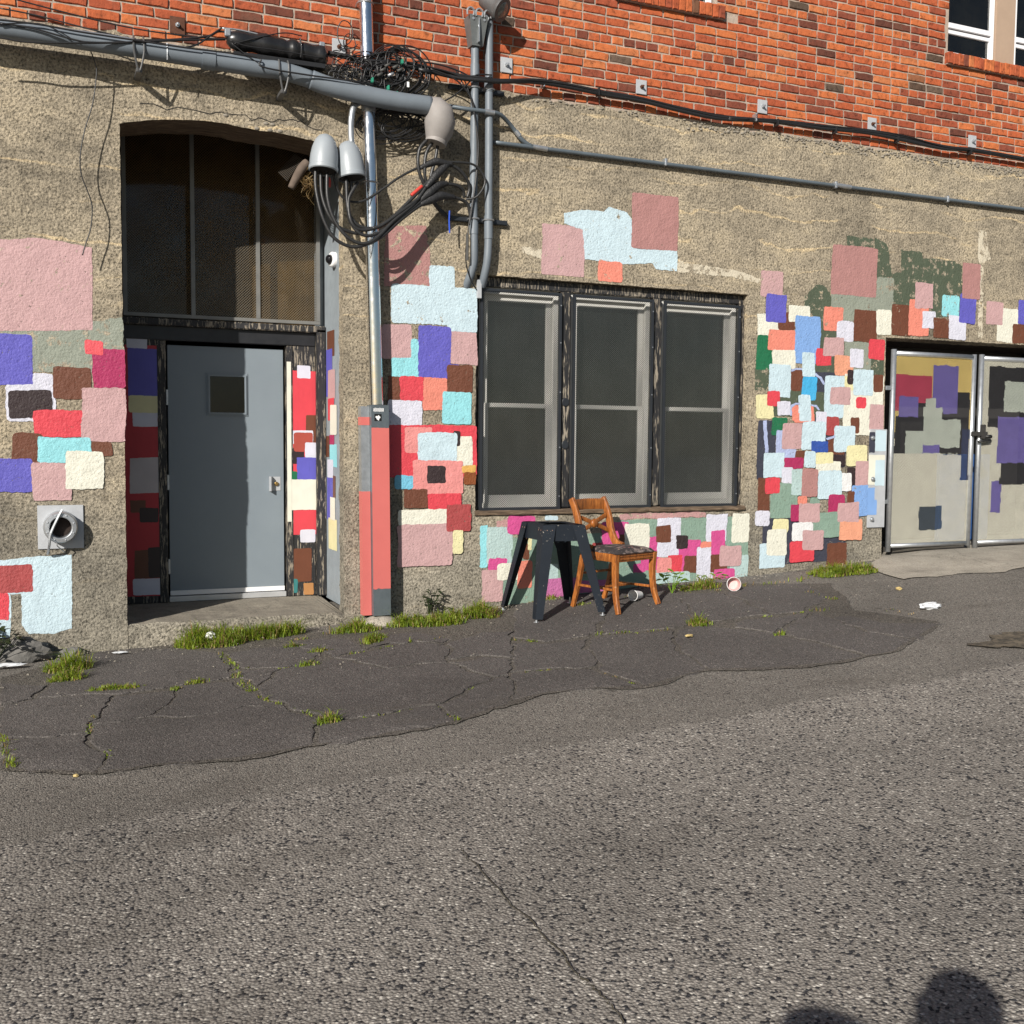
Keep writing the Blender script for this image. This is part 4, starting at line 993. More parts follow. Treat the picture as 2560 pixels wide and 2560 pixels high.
# ------------------------------------------------------------------ yard gate
GY = .02
gate_cols = [('CW', None), ('YO', (6.40, 1.35, 7.52, 2.16)), ('CRM', (6.50, 1.62, 6.98, 1.96)), ('DK', (6.53, 1.21, 6.86, 1.57)), ('DK', (7.16, 1.20, 7.47, 1.81)), ('PUR', (6.985, 1.60, 7.31, 2.065)), ('DK', (6.80, 1.40, 7.40, 1.70)), ('PUR', (6.985, 1.63, 7.31, 2.065)), ('PUR', (6.57, 1.56, 6.81, 1.755)), ('PUR', (7.13, 1.60, 7.31, 1.70)), ('GRN', (6.88, 1.21, 7.12, 1.66)), ('GRN', (6.66, 1.21, 7.36, 1.43)), ('GRN', (6.90, 1.55, 7.03, 1.745)), ('GRN', (7.12, 1.3, 7.36, 1.545)), ('PUR', (6.88, 1.215, 7.10, 1.29)), ('DK', (7.10, 1.215, 7.40, 1.27)), ('NVY', (7.38, .95, 7.48, 1.45)), ('SLT', (6.865, .47, 7.155, .70))]
GC = dict(CW=(.60, .58, .48), YO=(.62, .47, .17), CRM=(.42, .06, .10), PUR=(.16, .13, .36), DK=(.035, .034, .036), GRN=(.47, .51, .44), NVY=(.04, .05, .10), SLT=(.055, .07, .085))
gmats = []; gidx = {}
for kname, c in GC.items(): gidx[kname] = len(gmats); gmats.append(simple('gate_paint_'+kname.lower(), c, .5, .1, .18, 9))
def gcol1(x, z):
    r = 'CW'; x += .012*nz(x*9, z*9); z += .012*nz(x*9, z*9, 4)
    for kname, b in gate_cols[1:]:
        if b[0] <= x <= b[2] and b[1] <= z <= b[3]: r = kname
    return gidx[r]
g2 = [('DK', (7.72, 1.40, 9, 2.08)), ('GRN', (7.93, 1.63, 8.25, 1.94)), ('CW', (7.66, 1.30, 7.86, 1.48)), ('PUR', (7.86, 1.12, 8.4, 1.58)), ('DK', (7.92, .90, 8.6, 1.12)), ('PUR', (7.80, .62, 7.935, .94)), ('DK', (7.90, .90, 8.04, .97))]
def gcol2(x, z):
    r = 'CW'; x += .012*nz(x*9, z*9); z += .012*nz(x*9, z*9, 4)
    for kname, b in g2:
        if b[0] <= x <= b[2] and b[1] <= z <= b[3]: r = kname
    return gidx[r]
def gate(x0, x1, z0, z1, lab, cf, bt):
    t = empty('mesh_gate', ((x0+x1)/2, GY, z0), lab, 'gate', 'pair of mesh yard gates')
    r = .026
    MB().tube([(x0+r, GY, z0-.03), (x0+r, GY, z1+.01)], r, 14, smooth=False).build('upright', GALV, t, True)
    MB().tube([(x1-r, GY, z0), (x1-r, GY, z1)], r, 14, smooth=False).build('upright', GALV, t, True)
    MB().tube([(x0+2*r, GY, z1-r), (x1-2*r, GY, z1-r)], r*.95, 14, smooth=False).build('rail', GALV, t, True)
    MB().tube([(x0+2*r, GY, z0+r), (x1-2*r, GY, z0+r)], r*.8, 14, smooth=False).build('rail', GALV, t, True)
    o = link('expanded_mesh', expanded(x0+.04, x1-.04, z0+.03, z1-.035, GY-.004, .0185, .0145, .0021, .0014, cf), None, t); tag(o, kind='stuff')
    for mm in gmats: o.data.materials.append(mm)
    return t
ga = gate(6.465, 7.535, .30, 2.185, 'left mesh gate leaf painted with red, purple and pale squares', gcol1, 0)
gb = gate(7.585, 9.0, .30, 2.18, 'right mesh gate leaf with black and purple painted blocks', gcol2, 0)
mb = MB(); mb.box(7.48, 7.68, GY-.05, GY-.02, 1.385, 1.43, .004); mb.box(7.60, 7.63, GY-.07, GY-.02, 1.36, 1.50, .004)
mb.build('latch_bar', simple('dark_latch', (.05, .048, .046), .6, .3, .5, 30, .3), gb); mb = MB()
mb.lathe([(.012, 0), (.012, .16)], (7.56, GY-.045, 1.33), (1, 0, .1), 10); mb.box(7.64, 7.72, GY-.075, GY-.03, 1.365, 1.40, .008); mb.build('padlock', simple('dark_lock', (.03, .03, .03), .5, .4), gb, True)
MB().tube([(7.555, GY+.03, .235), (7.555, GY+.03, 1.02)], .017, 10, smooth=False).build('drop_bolt', GALV, gb, True)
for z in (1.83, .75): MB().box(6.40, 6.47, GY-.012, GY+.012, z-.02, z+.02, .003).build('hinge', GALV, ga)
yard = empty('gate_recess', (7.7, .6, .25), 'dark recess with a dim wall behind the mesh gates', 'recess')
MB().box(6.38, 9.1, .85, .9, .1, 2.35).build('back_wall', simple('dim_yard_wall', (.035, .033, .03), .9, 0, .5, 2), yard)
MB().box(6.30, 6.40, .285, .9, .1, 2.35).build('side_wall', DARK, yard); MB().box(6.38, 9.1, .285, .9, 2.31, 2.36).build('lintel', simple('soffit_shade', (.02, .013, .012), .6), yard)  # lintel coloured near-black to carry the soffit's shade
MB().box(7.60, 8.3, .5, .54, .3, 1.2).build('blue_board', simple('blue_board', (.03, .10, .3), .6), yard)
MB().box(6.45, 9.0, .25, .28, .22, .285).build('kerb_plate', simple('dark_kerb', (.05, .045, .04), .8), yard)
# gate bracket plate
bx0, bx1, bz0, bz1 = [(6.202,1.011)][0][0], [(6.406,1.01)][0][0], [(6.31,0.5103)][0][1], [(6.273,1.438)][0][1]
pl = empty('bracket_plate', ((bx0+bx1)/2, 0, bz0), 'tall bolted steel plate with paint squares between mural and gate', 'plate')
MB().box(bx0, bx1, -.018, -.001, bz0, bz1, .003).build('plate', GALVP, pl)
PLATEP = [
("PB",0,(6.263,1.232,6.392,1.428)),
("CW",0,(6.191,0.9145,6.386,1.198)),
("PB",0,(6.271,0.9072,6.387,1.149)),
("SB",0,(6.191,0.7699,6.276,0.8874)),
("SB",0,(6.193,0.6312,6.306,0.7739)),
("NV",0,(6.19,1.218,6.26,1.41))]
lay([q for q in PLATEP], lambda x, z, d: (x, -.018-d, z), pl, .003, True, .0008, .0004, .015)
for q in [(6.227,1.355),(6.242,0.9701),(6.245,0.5898)]: MB().lathe([(.022, 0), (.022, .008), (.014, .009), (.014, .022), (0, .024)], (q[0], -.0205, q[1]), (0, -1, 0), 8).build('bolt', GALV, pl)

# ------------------------------------------------------------------ brick wall
BY = .012
brick = empty('brick_wall', (WX0, BY, JZ), 'orange red brick wall above the concrete base', 'wall')
CH, BL, J_ = .0721, .2, .0125
UW = [(3.60, 4.42, 5.0, 6.6), (7.02, 9.6, 5.01, 6.6)]             # upper window openings
def in_win(x0, x1, z0, z1):
    for a, b, c, d in UW:
        if x1 > a and x0 < b and z1 > c and z0 < d: return True
    return False
def sill_zone(x0, x1, z0, z1):
    for a, b in ((3.42, 4.48), (6.98, 9.7)):
        if x1 > a and x0 < b and z1 > 4.9 and z0 < 5.0: return True
    return False
outerb = [Vector((x, 0, z)) for x, z in ((WX0, JZ-.05), (WX1, JZ-.05), (WX1, 6.8), (WX0, 6.8))]
hol = [[Vector((x, 0, z)) for x, z in ((a, c), (b, c), (b, d), (a, d))] for a, b, c, d in UW]
tr_ = tessellate_polygon([outerb]+hol); av = outerb+hol[0]+hol[1]
MB().add([(v.x, BY, v.z) for v in av], [tuple(t) for t in tr_]).build('mortar', MORTAR, brick)
for a, b, c, d in UW:
    MB().add([(a, BY, c), (a, BY, d), (a, .22, d), (a, .22, c), (b, BY, c), (b, BY, d), (b, .22, d), (b, .22, c)], [(0, 1, 2, 3), (4, 5, 6, 7), (1, 5, 6, 2), (0, 4, 7, 3)]).build('mortar', MORTAR, brick)
def brick_verts(L, H, D, seed):
    rr = random.Random(seed); j = lambda s: rr.uniform(-s, s); e = .0045
    cs = [(0, 0), (L, 0), (L, H), (0, H)]; mid = []; frn = []
    k = 3; out = []
    for ci in range(4):
        a, b = cs[ci], cs[(ci+1) % 4]
        m_ = 4 if abs(a[0]-b[0]) > .1 else 2
        for i in range(m_):
            t = i/m_; out.append((a[0]+(b[0]-a[0])*t+j(.0028), a[1]+(b[1]-a[1])*t+j(.0028)))
    n = len(out); dz = [rr.uniform(-.003, .003) for _ in range(4)]
    def dep(x, z): u, v = x/L, z/H; return dz[0]*(1-u)*(1-v)+dz[1]*u*(1-v)+dz[2]*u*v+dz[3]*(1-u)*v
    vs = [(x, 0, z) for x, z in out]+[(x, -D+.004, z) for x, z in out]
    for x, z in out:
        cx, cz = L/2, H/2; vx, vz = cx-x, cz-z; fx = e if abs(vx) > e else 0; vs.append((x+(fx if vx > 0 else -fx), -D+dep(x, z), z+(e if vz > 0 else -e)))
    fs = [(i, (i+1) % n, n+(i+1) % n, n+i) for i in range(n)]+[(n+i, n+(i+1) % n, 2*n+(i+1) % n, 2*n+i) for i in range(n)]+[tuple(range(2*n, 3*n))]
    return vs, fs
SV = [brick_verts(BL, CH-J_, .0085, s) for s in range(10)]; HV = [brick_verts(.096, CH-J_, .0085, 50+s) for s in range(8)]
def vmesh(vf, nm='brick'):
    me = bpy.data.meshes.new(nm); me.from_pydata(vf[0], [], vf[1]); me.materials.append(BRICK); return me
SM = [vmesh(v) for v in SV]; HM = [vmesh(v) for v in HV]
def project(x, y, z):
    d = Vector((x-CX, y-CY, z-CZ)); dz = d.dot(fw); return 1280+FPX*d.dot(rt)/dz, 1280-FPX*d.dot(up)/dz
recs = []
for c in range(38):
    z = JZ+.004+c*CH; header = c % 7 == 0; L = .096 if header else BL
    x = WX0+.06+(.053 if header else (.105 if c % 2 else 0))+rnd.uniform(-.012, .012)
    while x < WX1-.3:
        l = L
        if not header and rnd.random() < .03: l = .096
        if not in_win(x-.02, x+l+.02, z, z+CH) and not sill_zone(x, x+l, z, z+CH): recs.append((x, z, l))
        else:
            for a, b, c_z, d_z in UW:                              # close the bond against the window reveals
                if z+CH > c_z and z < d_z and x < a < x+l+.02 and a-x > .05: recs.append((x, z, a-x-.004))
                if z+CH > c_z and z < d_z and x-.02 < b < x+l and x+l-b > .05: recs.append((b+.004, z, x+l-b-.004))
        x += l+J_+rnd.uniform(-.0015, .0015)
def vis(r):
    a, b = project(r[0]+r[2]/2, BY, r[1]+CH/2); return -30 < a < 2590 and -25 < b < 2560
def siz(r):
    a, b = project(r[0], BY, r[1]); a2, b2 = project(r[0]+r[2], BY, r[1]+CH); return abs(a2-a)*abs(b2-b)
vb = sorted([r for r in recs if vis(r)], key=siz, reverse=True); keep = set(id(r) for r in vb[:290])
far = MB(); rv = []
for r in recs:
    x, z, l = r; hd = l < .15; yj = rnd.uniform(-.003, .004); tilt = rnd.uniform(-.006, .006)
    i = rnd.randrange(8 if hd else 10)
    if id(r) in keep:
        o = bpy.data.objects.new('brick', (HM if hd else SM)[i]); COL.objects.link(o); o.parent = brick; o.matrix_parent_inverse = Matrix.Translation((-WX0, -BY, -JZ))
        o.location = (x, BY+yj, z); o.scale = (l/(.096 if hd else BL), 1, 1); o.rotation_euler = (0, tilt, 0)
    else:
        vs, fs = (HV if hd else SV)[i]; s = l/(.096 if hd else BL)
        far.add([(x+v[0]*s, BY+yj+v[1], z+v[2]+v[0]*tilt) for v in vs], fs); q = rnd.random(); rv += [q]*len(vs)
o = far.build('brick', BRICKF, brick, False, False); tag(o, kind='stuff')
at = o.data.attributes.new('rnd', 'FLOAT', 'POINT'); at.data.foreach_set('value', rv)
MB().add([(WX0, 8, -.6), (WX1, 8, -.6), (WX1, 8, 6.8), (WX0, 8, 6.8), (WX0, .03, -.6), (WX0, .03, 6.8), (WX1, .03, -.6), (WX1, .03, 6.8)], [(0, 1, 2, 3), (4, 0, 3, 5), (1, 6, 7, 2), (5, 3, 2, 7)]).build('sky_block_shell', DARK, brick)  # unseen dark shell, added to keep sky light from leaking in behind
# rowlock sills of the upper windows
for (a, b) in ((3.43, 4.47), (6.99, 9.65)):
    x = a
    while x < b-.05:
        me = brick_mesh_r = None
        vs, fs = brick_verts(.058, .105, .05, rnd.randrange(999)); me = vmesh(([(v[0], v[1], v[2]) for v in vs], fs))
        o = bpy.data.objects.new('brick', me); COL.objects.link(o); o.parent = brick; o.matrix_parent_inverse = Matrix.Translation((-WX0, -BY, -JZ))
        o.location = (x, BY+.0, 4.893+rnd.uniform(-.002, .002)); x += .066
    MB().box(a, b, -.025, BY+.0, 4.889, 4.992).build('mortar', MORTAR, brick)
# ------------------------------------------------------------------ upper windows
def upper(x0, x1, lab, glassm):
    t = empty('upper_window', ((x0+x1)/2, .1, 5.005), lab, 'window', 'white vinyl windows in the brick wall')
    y0, y1 = .06, .13; z0, z1, zm = 5.008, 6.55, 5.235; f = .045
    for q in ((x0, x0+f*.6, z0, z1), (x1-f, x1, z0, z1), (x0+f*.6, x1-f, z0, z0+f*.8), (x0+f*.6, x1-f, z1-f, z1)): MB().box(q[0], q[1], y0, y1, q[2], q[3], .003).build('frame_bar', VINYL, t)
    MB().box(x0+f*.6, x1-f, y0+.012, y1-.01, zm-.02, zm+.02, .003).build('meeting_rail', VINYL, t)
    MB().box(x0+f*.6, x1-f, y0-.006, y1-.02, zm+.024, zm+.075, .004).build('sash_rail', VINYL, t)
    MB().box(x0+f*.5, x1-f*.8, y0+.03, y0+.034, z0+f*.6, zm-.02).build('pane', glassm, t); MB().box(x0+f*.5, x1-f*.8, y0+.022, y0+.026, zm+.07, z1-f).build('pane', glassm, t)
    cv = []; kk = 40
    for i in range(kk+1):
        x = x0+(x1-x0)*i/kk; y = .24+.02*math.sin(x*60); cv += [(x, y, z0), (x, y, z1)]
    MB().add(cv, [(2*i, 2*i+2, 2*i+3, 2*i+1) for i in range(kk)]).build('blind', BLIND, t, True)
    return t
UGL = glass('upper_glass', (.5, .6, .56), .01, .03)
upper(3.62, 4.40, 'white window edge above the small brick sill at the top', UGL)
upper(7.04, 7.655, 'white vinyl window at the top right, left of the beige post', UGL)
upper(7.925, 9.55, 'white vinyl window at the top right corner, right of the beige post', UGL)
bp_ = MB().box(7.66, 7.92, .045, .14, 5.012, 6.58, .006).build('window_post', BEIGE); tag(bp_, 'wide beige painted post between the two top right windows', 'post')
rm = empty('upper_room', (8, .4, 5), 'dark room behind the upper windows', 'room')
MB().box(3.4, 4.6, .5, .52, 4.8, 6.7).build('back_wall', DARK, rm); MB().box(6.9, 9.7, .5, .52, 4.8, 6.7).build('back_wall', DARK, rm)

# ------------------------------------------------------------------ anchor plates
for i, (lab, cr_, q) in enumerate((('galvanised anchor plate beside the grey conduits under the floodlight', 0, [(2.473,4.227)][0]), ('galvanised anchor plate, second from the grey conduits', 0, [(3.685,4.226)][0]), ('galvanised anchor plate, third from the grey conduits', 0, [(4.899,4.225)][0]), ('galvanised anchor plate, fourth from the grey conduits', 0, [(6.12,4.226)][0]), ('galvanised anchor plate furthest right, below the top right window', 0, [(7.353,4.215)][0]), ('galvanised anchor plate half hidden behind the wires left of the steel pipe', 0, [(1.14,4.164)][0]), ('rusted anchor plate on the lowest bricks at the far left', 1, [(0.0074,4.138)][0]))):
    x, z = q; t = empty('anchor_plate', (x, -.006, z), lab, 'anchor plate', 'anchor plates along the brick base')
    s = .05
    MB().box(x-s, x+s, -.012, -.003, z-s-.008, z+s+.008, .002).build('plate', RUST if cr_ else GALVP, t)
    MB().lathe([(.016, 0), (.016, .012), (.009, .012), (.009, .035), (0, .037)], (x, -.0125, z), (0, -1, 0), 6).build('bolt', RUST if i % 2 else GALV, t)

# ------------------------------------------------------------------ steel pipe and guard
sp0, sp1 = [(1.316,-0.08,4.671)][0], [(1.403,-0.08,1.562)][0]
pipe = empty('steel_pipe', (sp1[0], -.08, sp1[2]), 'tall shiny steel pipe running down between door and window', 'pipe')
d = Vector(sp0)-Vector(sp1); sp0 = tuple(Vector(sp1)+d*1.25)
MB().tube([sp1, sp0], .051, 28, smooth=False).build('tube', CHROME, pipe, 'auto')
pj = Vector(sp1)+(Vector(sp0)-Vector(sp1))*.56; dd = (Vector(sp0)-Vector(sp1)).normalized()*.04
MB().tube([tuple(pj-dd), tuple(pj+dd)], .0535, 28, smooth=False).build('coupling', GALV, pipe, 'auto')
pj = Vector(sp1)+(Vector(sp0)-Vector(sp1))*.42
for t_ in (.42, .75):
    q = Vector(sp1)+(Vector(sp0)-Vector(sp1))*t_
    MB().tube([(q.x-.051, -.001, q.z), (q.x-.055, -.09, q.z), (q.x, -.1375, q.z), (q.x+.055, -.09, q.z), (q.x+.051, -.001, q.z)], .006, 6, 8).build('strap', GALV, pipe)
bq = [(1.345,-0.14,1.559),(1.481,-0.14,1.562),(1.363,-0.14,-0.0277),(1.488,-0.14,-0.035)]
guard = empty('pipe_guard', ((bq[0][0]+bq[1][0])/2, -.07, bq[2][2]), 'square sheet steel guard painted salmon red around the pipe base', 'guard')
gx0, gx1, gz1, gz0 = bq[0][0], bq[1][0], bq[0][2], bq[2][2]
gd = bq[2][0]-bq[0][0]
SAL = simple('salmon_red_paint', (.56, .14, .125), .45, 0, .1, 4)
def lean(z): return gd*(gz1-z)/(gz1-gz0)
def gbox(name, x0, x1, y0, y1, z0, z1, mat, bev=.0):
    MB().hexa([(x0+lean(z0), y0, z0), (x1+lean(z0), y0, z0), (x1+lean(z0), y1, z0), (x0+lean(z0), y1, z0)], [(x0+lean(z1), y0, z1), (x1+lean(z1), y0, z1), (x1+lean(z1), y1, z1), (x0+lean(z1), y1, z1)]).build(name, mat, guard)
zt = [(1.406,-0.14,1.389)][0][2]; zb = [(1.417,-0.14,0.1763)][0][2]
DKG = simple('dark_galvanised', (.16, .19, .21), .4, .55, .3, 12, .1, 80)
gbox('cover', gx0, gx1, -.14, -.02, gz0, gz1, DKG)
# painted skin, with a ragged brushed edge top and bottom
pts = []; kk = 14
for i in range(kk+1): t = i/kk; x = gx0+(gx1-gx0)*t; z = zb+.012*nz(x*40, 1); pts.append((x+lean(z), z))
for i in range(kk+1): t = 1-i/kk; x = gx0+(gx1-gx0)*t; z = zt+.006*nz(x*40, 9); pts.append((x+lean(z), z))
MB().add([(x, -.1412, z) for x, z in pts], [tuple(range(len(pts)))]).build('paint_coat', SAL, guard)
sx0 = [(1.287,-0.07,0.6956)][0][0]-lean([(1.287,-0.07,0.6956)][0][2])
gbox('side_channel', sx0, gx0-.0015, -.095, -.02, gz0+.0, gz1-.01, GALV)
zs = [(1.318,-0.09,0.9117)][0][2]
gbox('paint_coat', sx0-.001, gx0-.002, -.0964, -.019, gz0+.0, zs, SAL)
z1_, z2_ = [(1.318,-0.09,1.408)][0][2], [(1.318,-0.09,1.469)][0][2]
gbox('paint_coat', sx0-.001, gx0-.002, -.0964, -.019, z1_, z2_, SAL)
q = [(1.397,-0.142,1.466)][0]; MB().box(q[0]-.027, q[0]+.027, -.1418, -.1405, q[2]-.026, q[2]+.026).build('sticker', simple('black_sticker', (.008, .008, .008), .4), guard)
bl = [(q[0]+.016*math.cos(a)*(1+.35*math.sin(3*a)), q[2]-.003+.017*math.sin(a)*(1+.25*math.cos(5*a))) for a in [2*PI*i/26 for i in range(26)]]
MB().add([(x, -.1424, z) for x, z in bl], [tuple(range(26))]).build('sticker_print', WHITE, guard)
q = [(1.401,-0.142,1.522)][0]
mb = MB()
for i in range(9):
    x = q[0]-.036+.009*i; h = .012+.008*abs(nz(i*3.3)); mb.add([(x-.003, -.1416, q[2]-h), (x+.003, -.1416, q[2]-h*.8), (x+.004, -.1416, q[2]+h), (x-.001, -.1416, q[2]+h*1.1)], [(0, 1, 2, 3)])
    if i: mb.add([(x-.01, -.1417, q[2]-.003), (x+.003, -.1417, q[2]-.003+.004*nz(i*2.1)), (x+.003, -.1417, q[2]+.003), (x-.01, -.1417, q[2]+.002)], [(0, 1, 2, 3)])
mb.build('scrawl', WHITE, guard)
cxg = (gx0+gx1)/2+lean(gz0)
MB().lathe([(.042, 0), (.042, .09)], (cxg, -.08, gz0-.085), (0, 0, 1), 18).build('pipe_stub', GALV, guard, 'auto')
mb = MB(); mb.lathe([(.16, 0), (.13, .03), (.07, .055), (.03, .06), (0, .06)], (cxg, -.10, ground(cxg, -.1)-.01), (0, 0, 1), 20)
for i, v in enumerate(mb.v): mb.v[i] = (v[0]+.02*nz(v[0]*8, v[1]*8), min(-.002, v[1]), v[2])
tag(mb.build('concrete_footing', APRON, None, True), 'small domed concrete footing under the pipe guard', 'footing')

# ------------------------------------------------------------------ grey conduits by the window
def conduit(pts, r, lab, name='grey_conduit', mat=PVC, grp=None, couple=()):
    t = empty(name, pts[-1], lab, 'conduit', grp); MB().tube(pts, r, 16, 8).build('tube', mat, t, True)
    for a, b in couple: MB().tube([a, b], r*1.13, 16, smooth=False).build('coupling', mat, t, 'auto')
    return t
c1 = [(2.182,-0.075,4.296),(2.183,-0.075,4.079),(2.18,-0.075,3.619),(2.177,-0.075,3.156),(2.185,-0.075,2.808),(2.186,-0.06,2.67),(2.166,-0.03,2.567),(2.154,0.02,2.502)]
conduit(c1, .031, 'left of the two grey vertical conduits, below the flared junction box', grp='pair of vertical conduits', couple=((c1[1], tuple(Vector(c1[1])+Vector((0, 0, .09)))), ([(2.181,-0.075,2.889)][0], [(2.182,-0.075,2.983)][0])))
c2 = [(2.299,-0.075,4.736),(2.3,-0.075,4.21),(2.303,-0.075,3.634),(2.304,-0.075,3.169),(2.304,-0.075,2.864),(2.297,-0.07,2.7),(2.286,-0.04,2.586),(2.285,0.01,2.509)]
t2 = conduit(c2, .031, 'right of the two grey vertical conduits, running up to the floodlight', grp='pair of vertical conduits', couple=(([(2.298,-0.075,4.049)][0], [(2.298,-0.075,3.98)][0]), ([(2.305,-0.075,2.864)][0], [(2.304,-0.075,3.04)][0])))
for lab, v in (('black steel strut behind the conduits, upper one', 575), ('black steel strut behind the conduits, lower one above the window', 1430)):
    a, b = [(1.986,-0.03,4.632)][0][0], [(2.452,-0.03,4.71)][0][0]; a, b = ([(1.988,-0.03,3.98)][0], [(2.445,-0.03,4.013)][0]) if v < 1000 else ([(1.999,-0.03,3.004)][0], [(2.48,-0.03,3.011)][0])
    t = empty('pipe_strut', a, lab, 'strut'); z = (a[2]+b[2])/2; MB().box(a[0], b[0], -.04, -.002, z-.018, z+.018, .004).build('channel', BLACKM, t)
    for xx in (c1[2][0], c2[2][0]): MB().tube([(xx-.034, -.04, z), (xx-.036, -.09, z), (xx, -.11, z), (xx+.036, -.09, z), (xx+.034, -.04, z)], .007, 6, 6).build('clamp', GALV, t)
# flared junction box
jb = [(2.186,-0.08,4.295),(2.186,-0.08,4.386),(2.185,-0.08,4.511)]; jx = jb[0][0]
t = empty('junction_box', jb[0], 'flared dark grey cable box with hooks on top of the left conduit', 'junction box')
JBM = simple('dark_grey_cast', (.13, .14, .14), .5, .2, .3, 14, .2)
zA, zB, zC = jb[0][2], jb[1][2], jb[2][2]
MB().hexa([(jx-.045, -.12, zA), (jx+.045, -.12, zA), (jx+.045, -.03, zA), (jx-.045, -.03, zA)], [(jx-.075, -.15, zC), (jx+.075, -.15, zC), (jx+.075, -.02, zC), (jx-.075, -.02, zC)]).build('body', JBM, t)
for dx in (-.07, 0, .07): MB().tube([(jx+dx-.025, -.15, zC-.01), (jx+dx-.027, -.155, zC+.025), (jx+dx, -.155, zC+.045), (jx+dx+.027, -.155, zC+.025), (jx+dx+.025, -.15, zC-.01)], .008, 6, 5).build('hook', GALV, t)
mb = MB()
for dx, dz in ((-.045, -.03), (.045, -.03), (0, -.08)): mb.lathe([(.01, 0), (.01, .004), (0, .005)], (jx+dx, -.1465, zC+dz), (0, -1, 0), 10)
mb.box(jx-.004, jx+.004, -.158, -.12, zA+.02, zC-.02); mb.build('rib', GALV, t)
# floodlight
fl = [(2.284,-0.16,4.567),(2.368,-0.2,4.555)]
t = empty('floodlight', fl[0], 'dark round floodlight above the right grey conduit at the top edge', 'floodlight')
ax = Vector((.55, -.62, -.55)).normalized(); ct = Vector(fl[0])+Vector((.02, 0, .03))
MB().lathe([(.03, -.13), (.055, -.11), (.068, -.05), (.082, .03), (.088, .06), (.092, .065), (.092, .085), (.08, .087)], ct, ax, 26).build('housing', LAMPB, t, 'auto')
MB().lathe([(.078, .0), (.05, .012), (0, .017)], ct+ax*.08, ax, 26).build('lens', simple('lamp_lens', (.16, .16, .15), .12, .2, .5, 30), t, True)
MB().tube([(c2[0][0], -.075, ct.z-.10), (c2[0][0], -.10, ct.z-.05), tuple(ct-ax*.05)], .018, 10, 5).build('bracket', LAMPB, t, True)

# ------------------------------------------------------------------ thin conduit to the right
tc = [(1.773,-0.05,3.838),(1.957,-0.05,3.839),(2.109,-0.11,3.817),(2.283,-0.115,3.817),(2.378,-0.1,3.816),(2.46,-0.06,3.785)]+[(2.525,-0.035,3.741),(2.604,-0.035,3.662),(2.698,-0.035,3.622),(2.805,-0.035,3.618)]
far_ = [(8.828,-0.035,3.633)][0]
t = empty('thin_conduit', tc[0], 'slim blue grey conduit bending down and running right across the concrete', 'conduit')
MB().tube(tc+[far_], .0165, 12, 7).build('tube', PVCB, t, True)
for a, b in (([(2.691,-0.035,3.623)][0], [(2.818,-0.035,3.618)][0]), ([(2.251,-0.115,3.817)][0], [(2.329,-0.112,3.815)][0]), ([(5.677,-0.035,3.631)][0], [(5.87,-0.035,3.627)][0]), ([(2.545,-0.035,3.726)][0], [(2.578,-0.035,3.691)][0])):
    MB().tube([a, b], .0205, 12, smooth=False).build('coupling', GALV, t, 'auto')
for q in [(5.695,-0.035,3.629),(7.032,-0.035,3.632)]+[(3.909,-0.035,3.634)]: MB().box(q[0]-.012, q[0]+.012, -.056, -.002, q[2]-.03, q[2]+.03, .004).build('clip', GALV, t)

# ------------------------------------------------------------------ big sloping conduit
bc = [(-1.29,-0.16,3.892),(-1.095,-0.16,3.892),(-0.7851,-0.16,3.893),(-0.2986,-0.16,3.893),(0.1281,-0.16,3.887),(0.5135,-0.16,3.879)]+[(0.6825,-0.16,3.885),(0.8983,-0.165,3.85),(1.049,-0.18,3.813),(1.315,-0.2,3.782),(1.543,-0.21,3.768),(1.776,-0.22,3.768)]
t = empty('service_conduit', bc[0], 'thick grey conduit sloping down from the left to a hooded cap', 'conduit')
MB().tube(bc[:8], .061, 20, 6).build('tube', PVC, t, True); MB().tube(bc[7:], .067, 20, 6).build('tube', PVC, t, True)
q = [(0.1455,-0.16,3.887)][0]; q2 = [(0.2335,-0.16,3.885)][0]; MB().tube([q, q2], .068, 20, smooth=False).build('coupling', PVC, t, 'auto')
for a in ([(-0.261,-0.16,3.893)][0], [(0.6986,-0.16,3.884)][0]):
    MB().tube([(a[0]-.03, -.17, a[2]+.075), (a[0]-.035, -.222, a[2]+.03), (a[0]-.03, -.22, a[2]-.05), (a[0], -.2, a[2]-.16), (a[0]+.03, -.22, a[2]-.05), (a[0]+.03, -.222, a[2]+.03), (a[0]+.03, -.17, a[2]+.075)], .007, 6, 5).build('hanger', LAMPB, t)
    MB().box(a[0]-.02, a[0]+.02, -.20, -.002, a[2]-.165, a[2]-.135, .004).build('hanger_arm', LAMPB, t)
# hooded cap
hp = [(1.776,-0.22,3.779),(1.872,-0.22,3.769),(1.933,-0.22,3.677),(1.888,-0.21,3.551),(1.832,-0.2,3.513)]
mb = MB(); ring = []
sec = [([(1.761,-0.22,3.766)][0], .068, 10), ([(1.792,-0.225,3.758)][0], .092, 35), ([(1.834,-0.225,3.713)][0], .118, 60), ([(1.852,-0.22,3.639)][0], .118, 78), ([(1.844,-0.215,3.572)][0], .102, 92), ([(1.827,-0.205,3.52)][0], .08, 102)]
n = 18; vs = []
for (c0, r, a) in sec:
    a = math.radians(a); dr = Vector((math.cos(a), 0, -math.sin(a))); u = Vector((0, 1, 0)); v = dr.cross(u)
    for j in range(n): th = 2*PI*j/n; vs.append(Vector(c0)+u*math.cos(th)*r*.92+v*math.sin(th)*r)
mb.add(vs, [(i*n+j, i*n+(j+1) % n, (i+1)*n+(j+1) % n, (i+1)*n+j) for i in range(len(sec)-1) for j in range(n)])
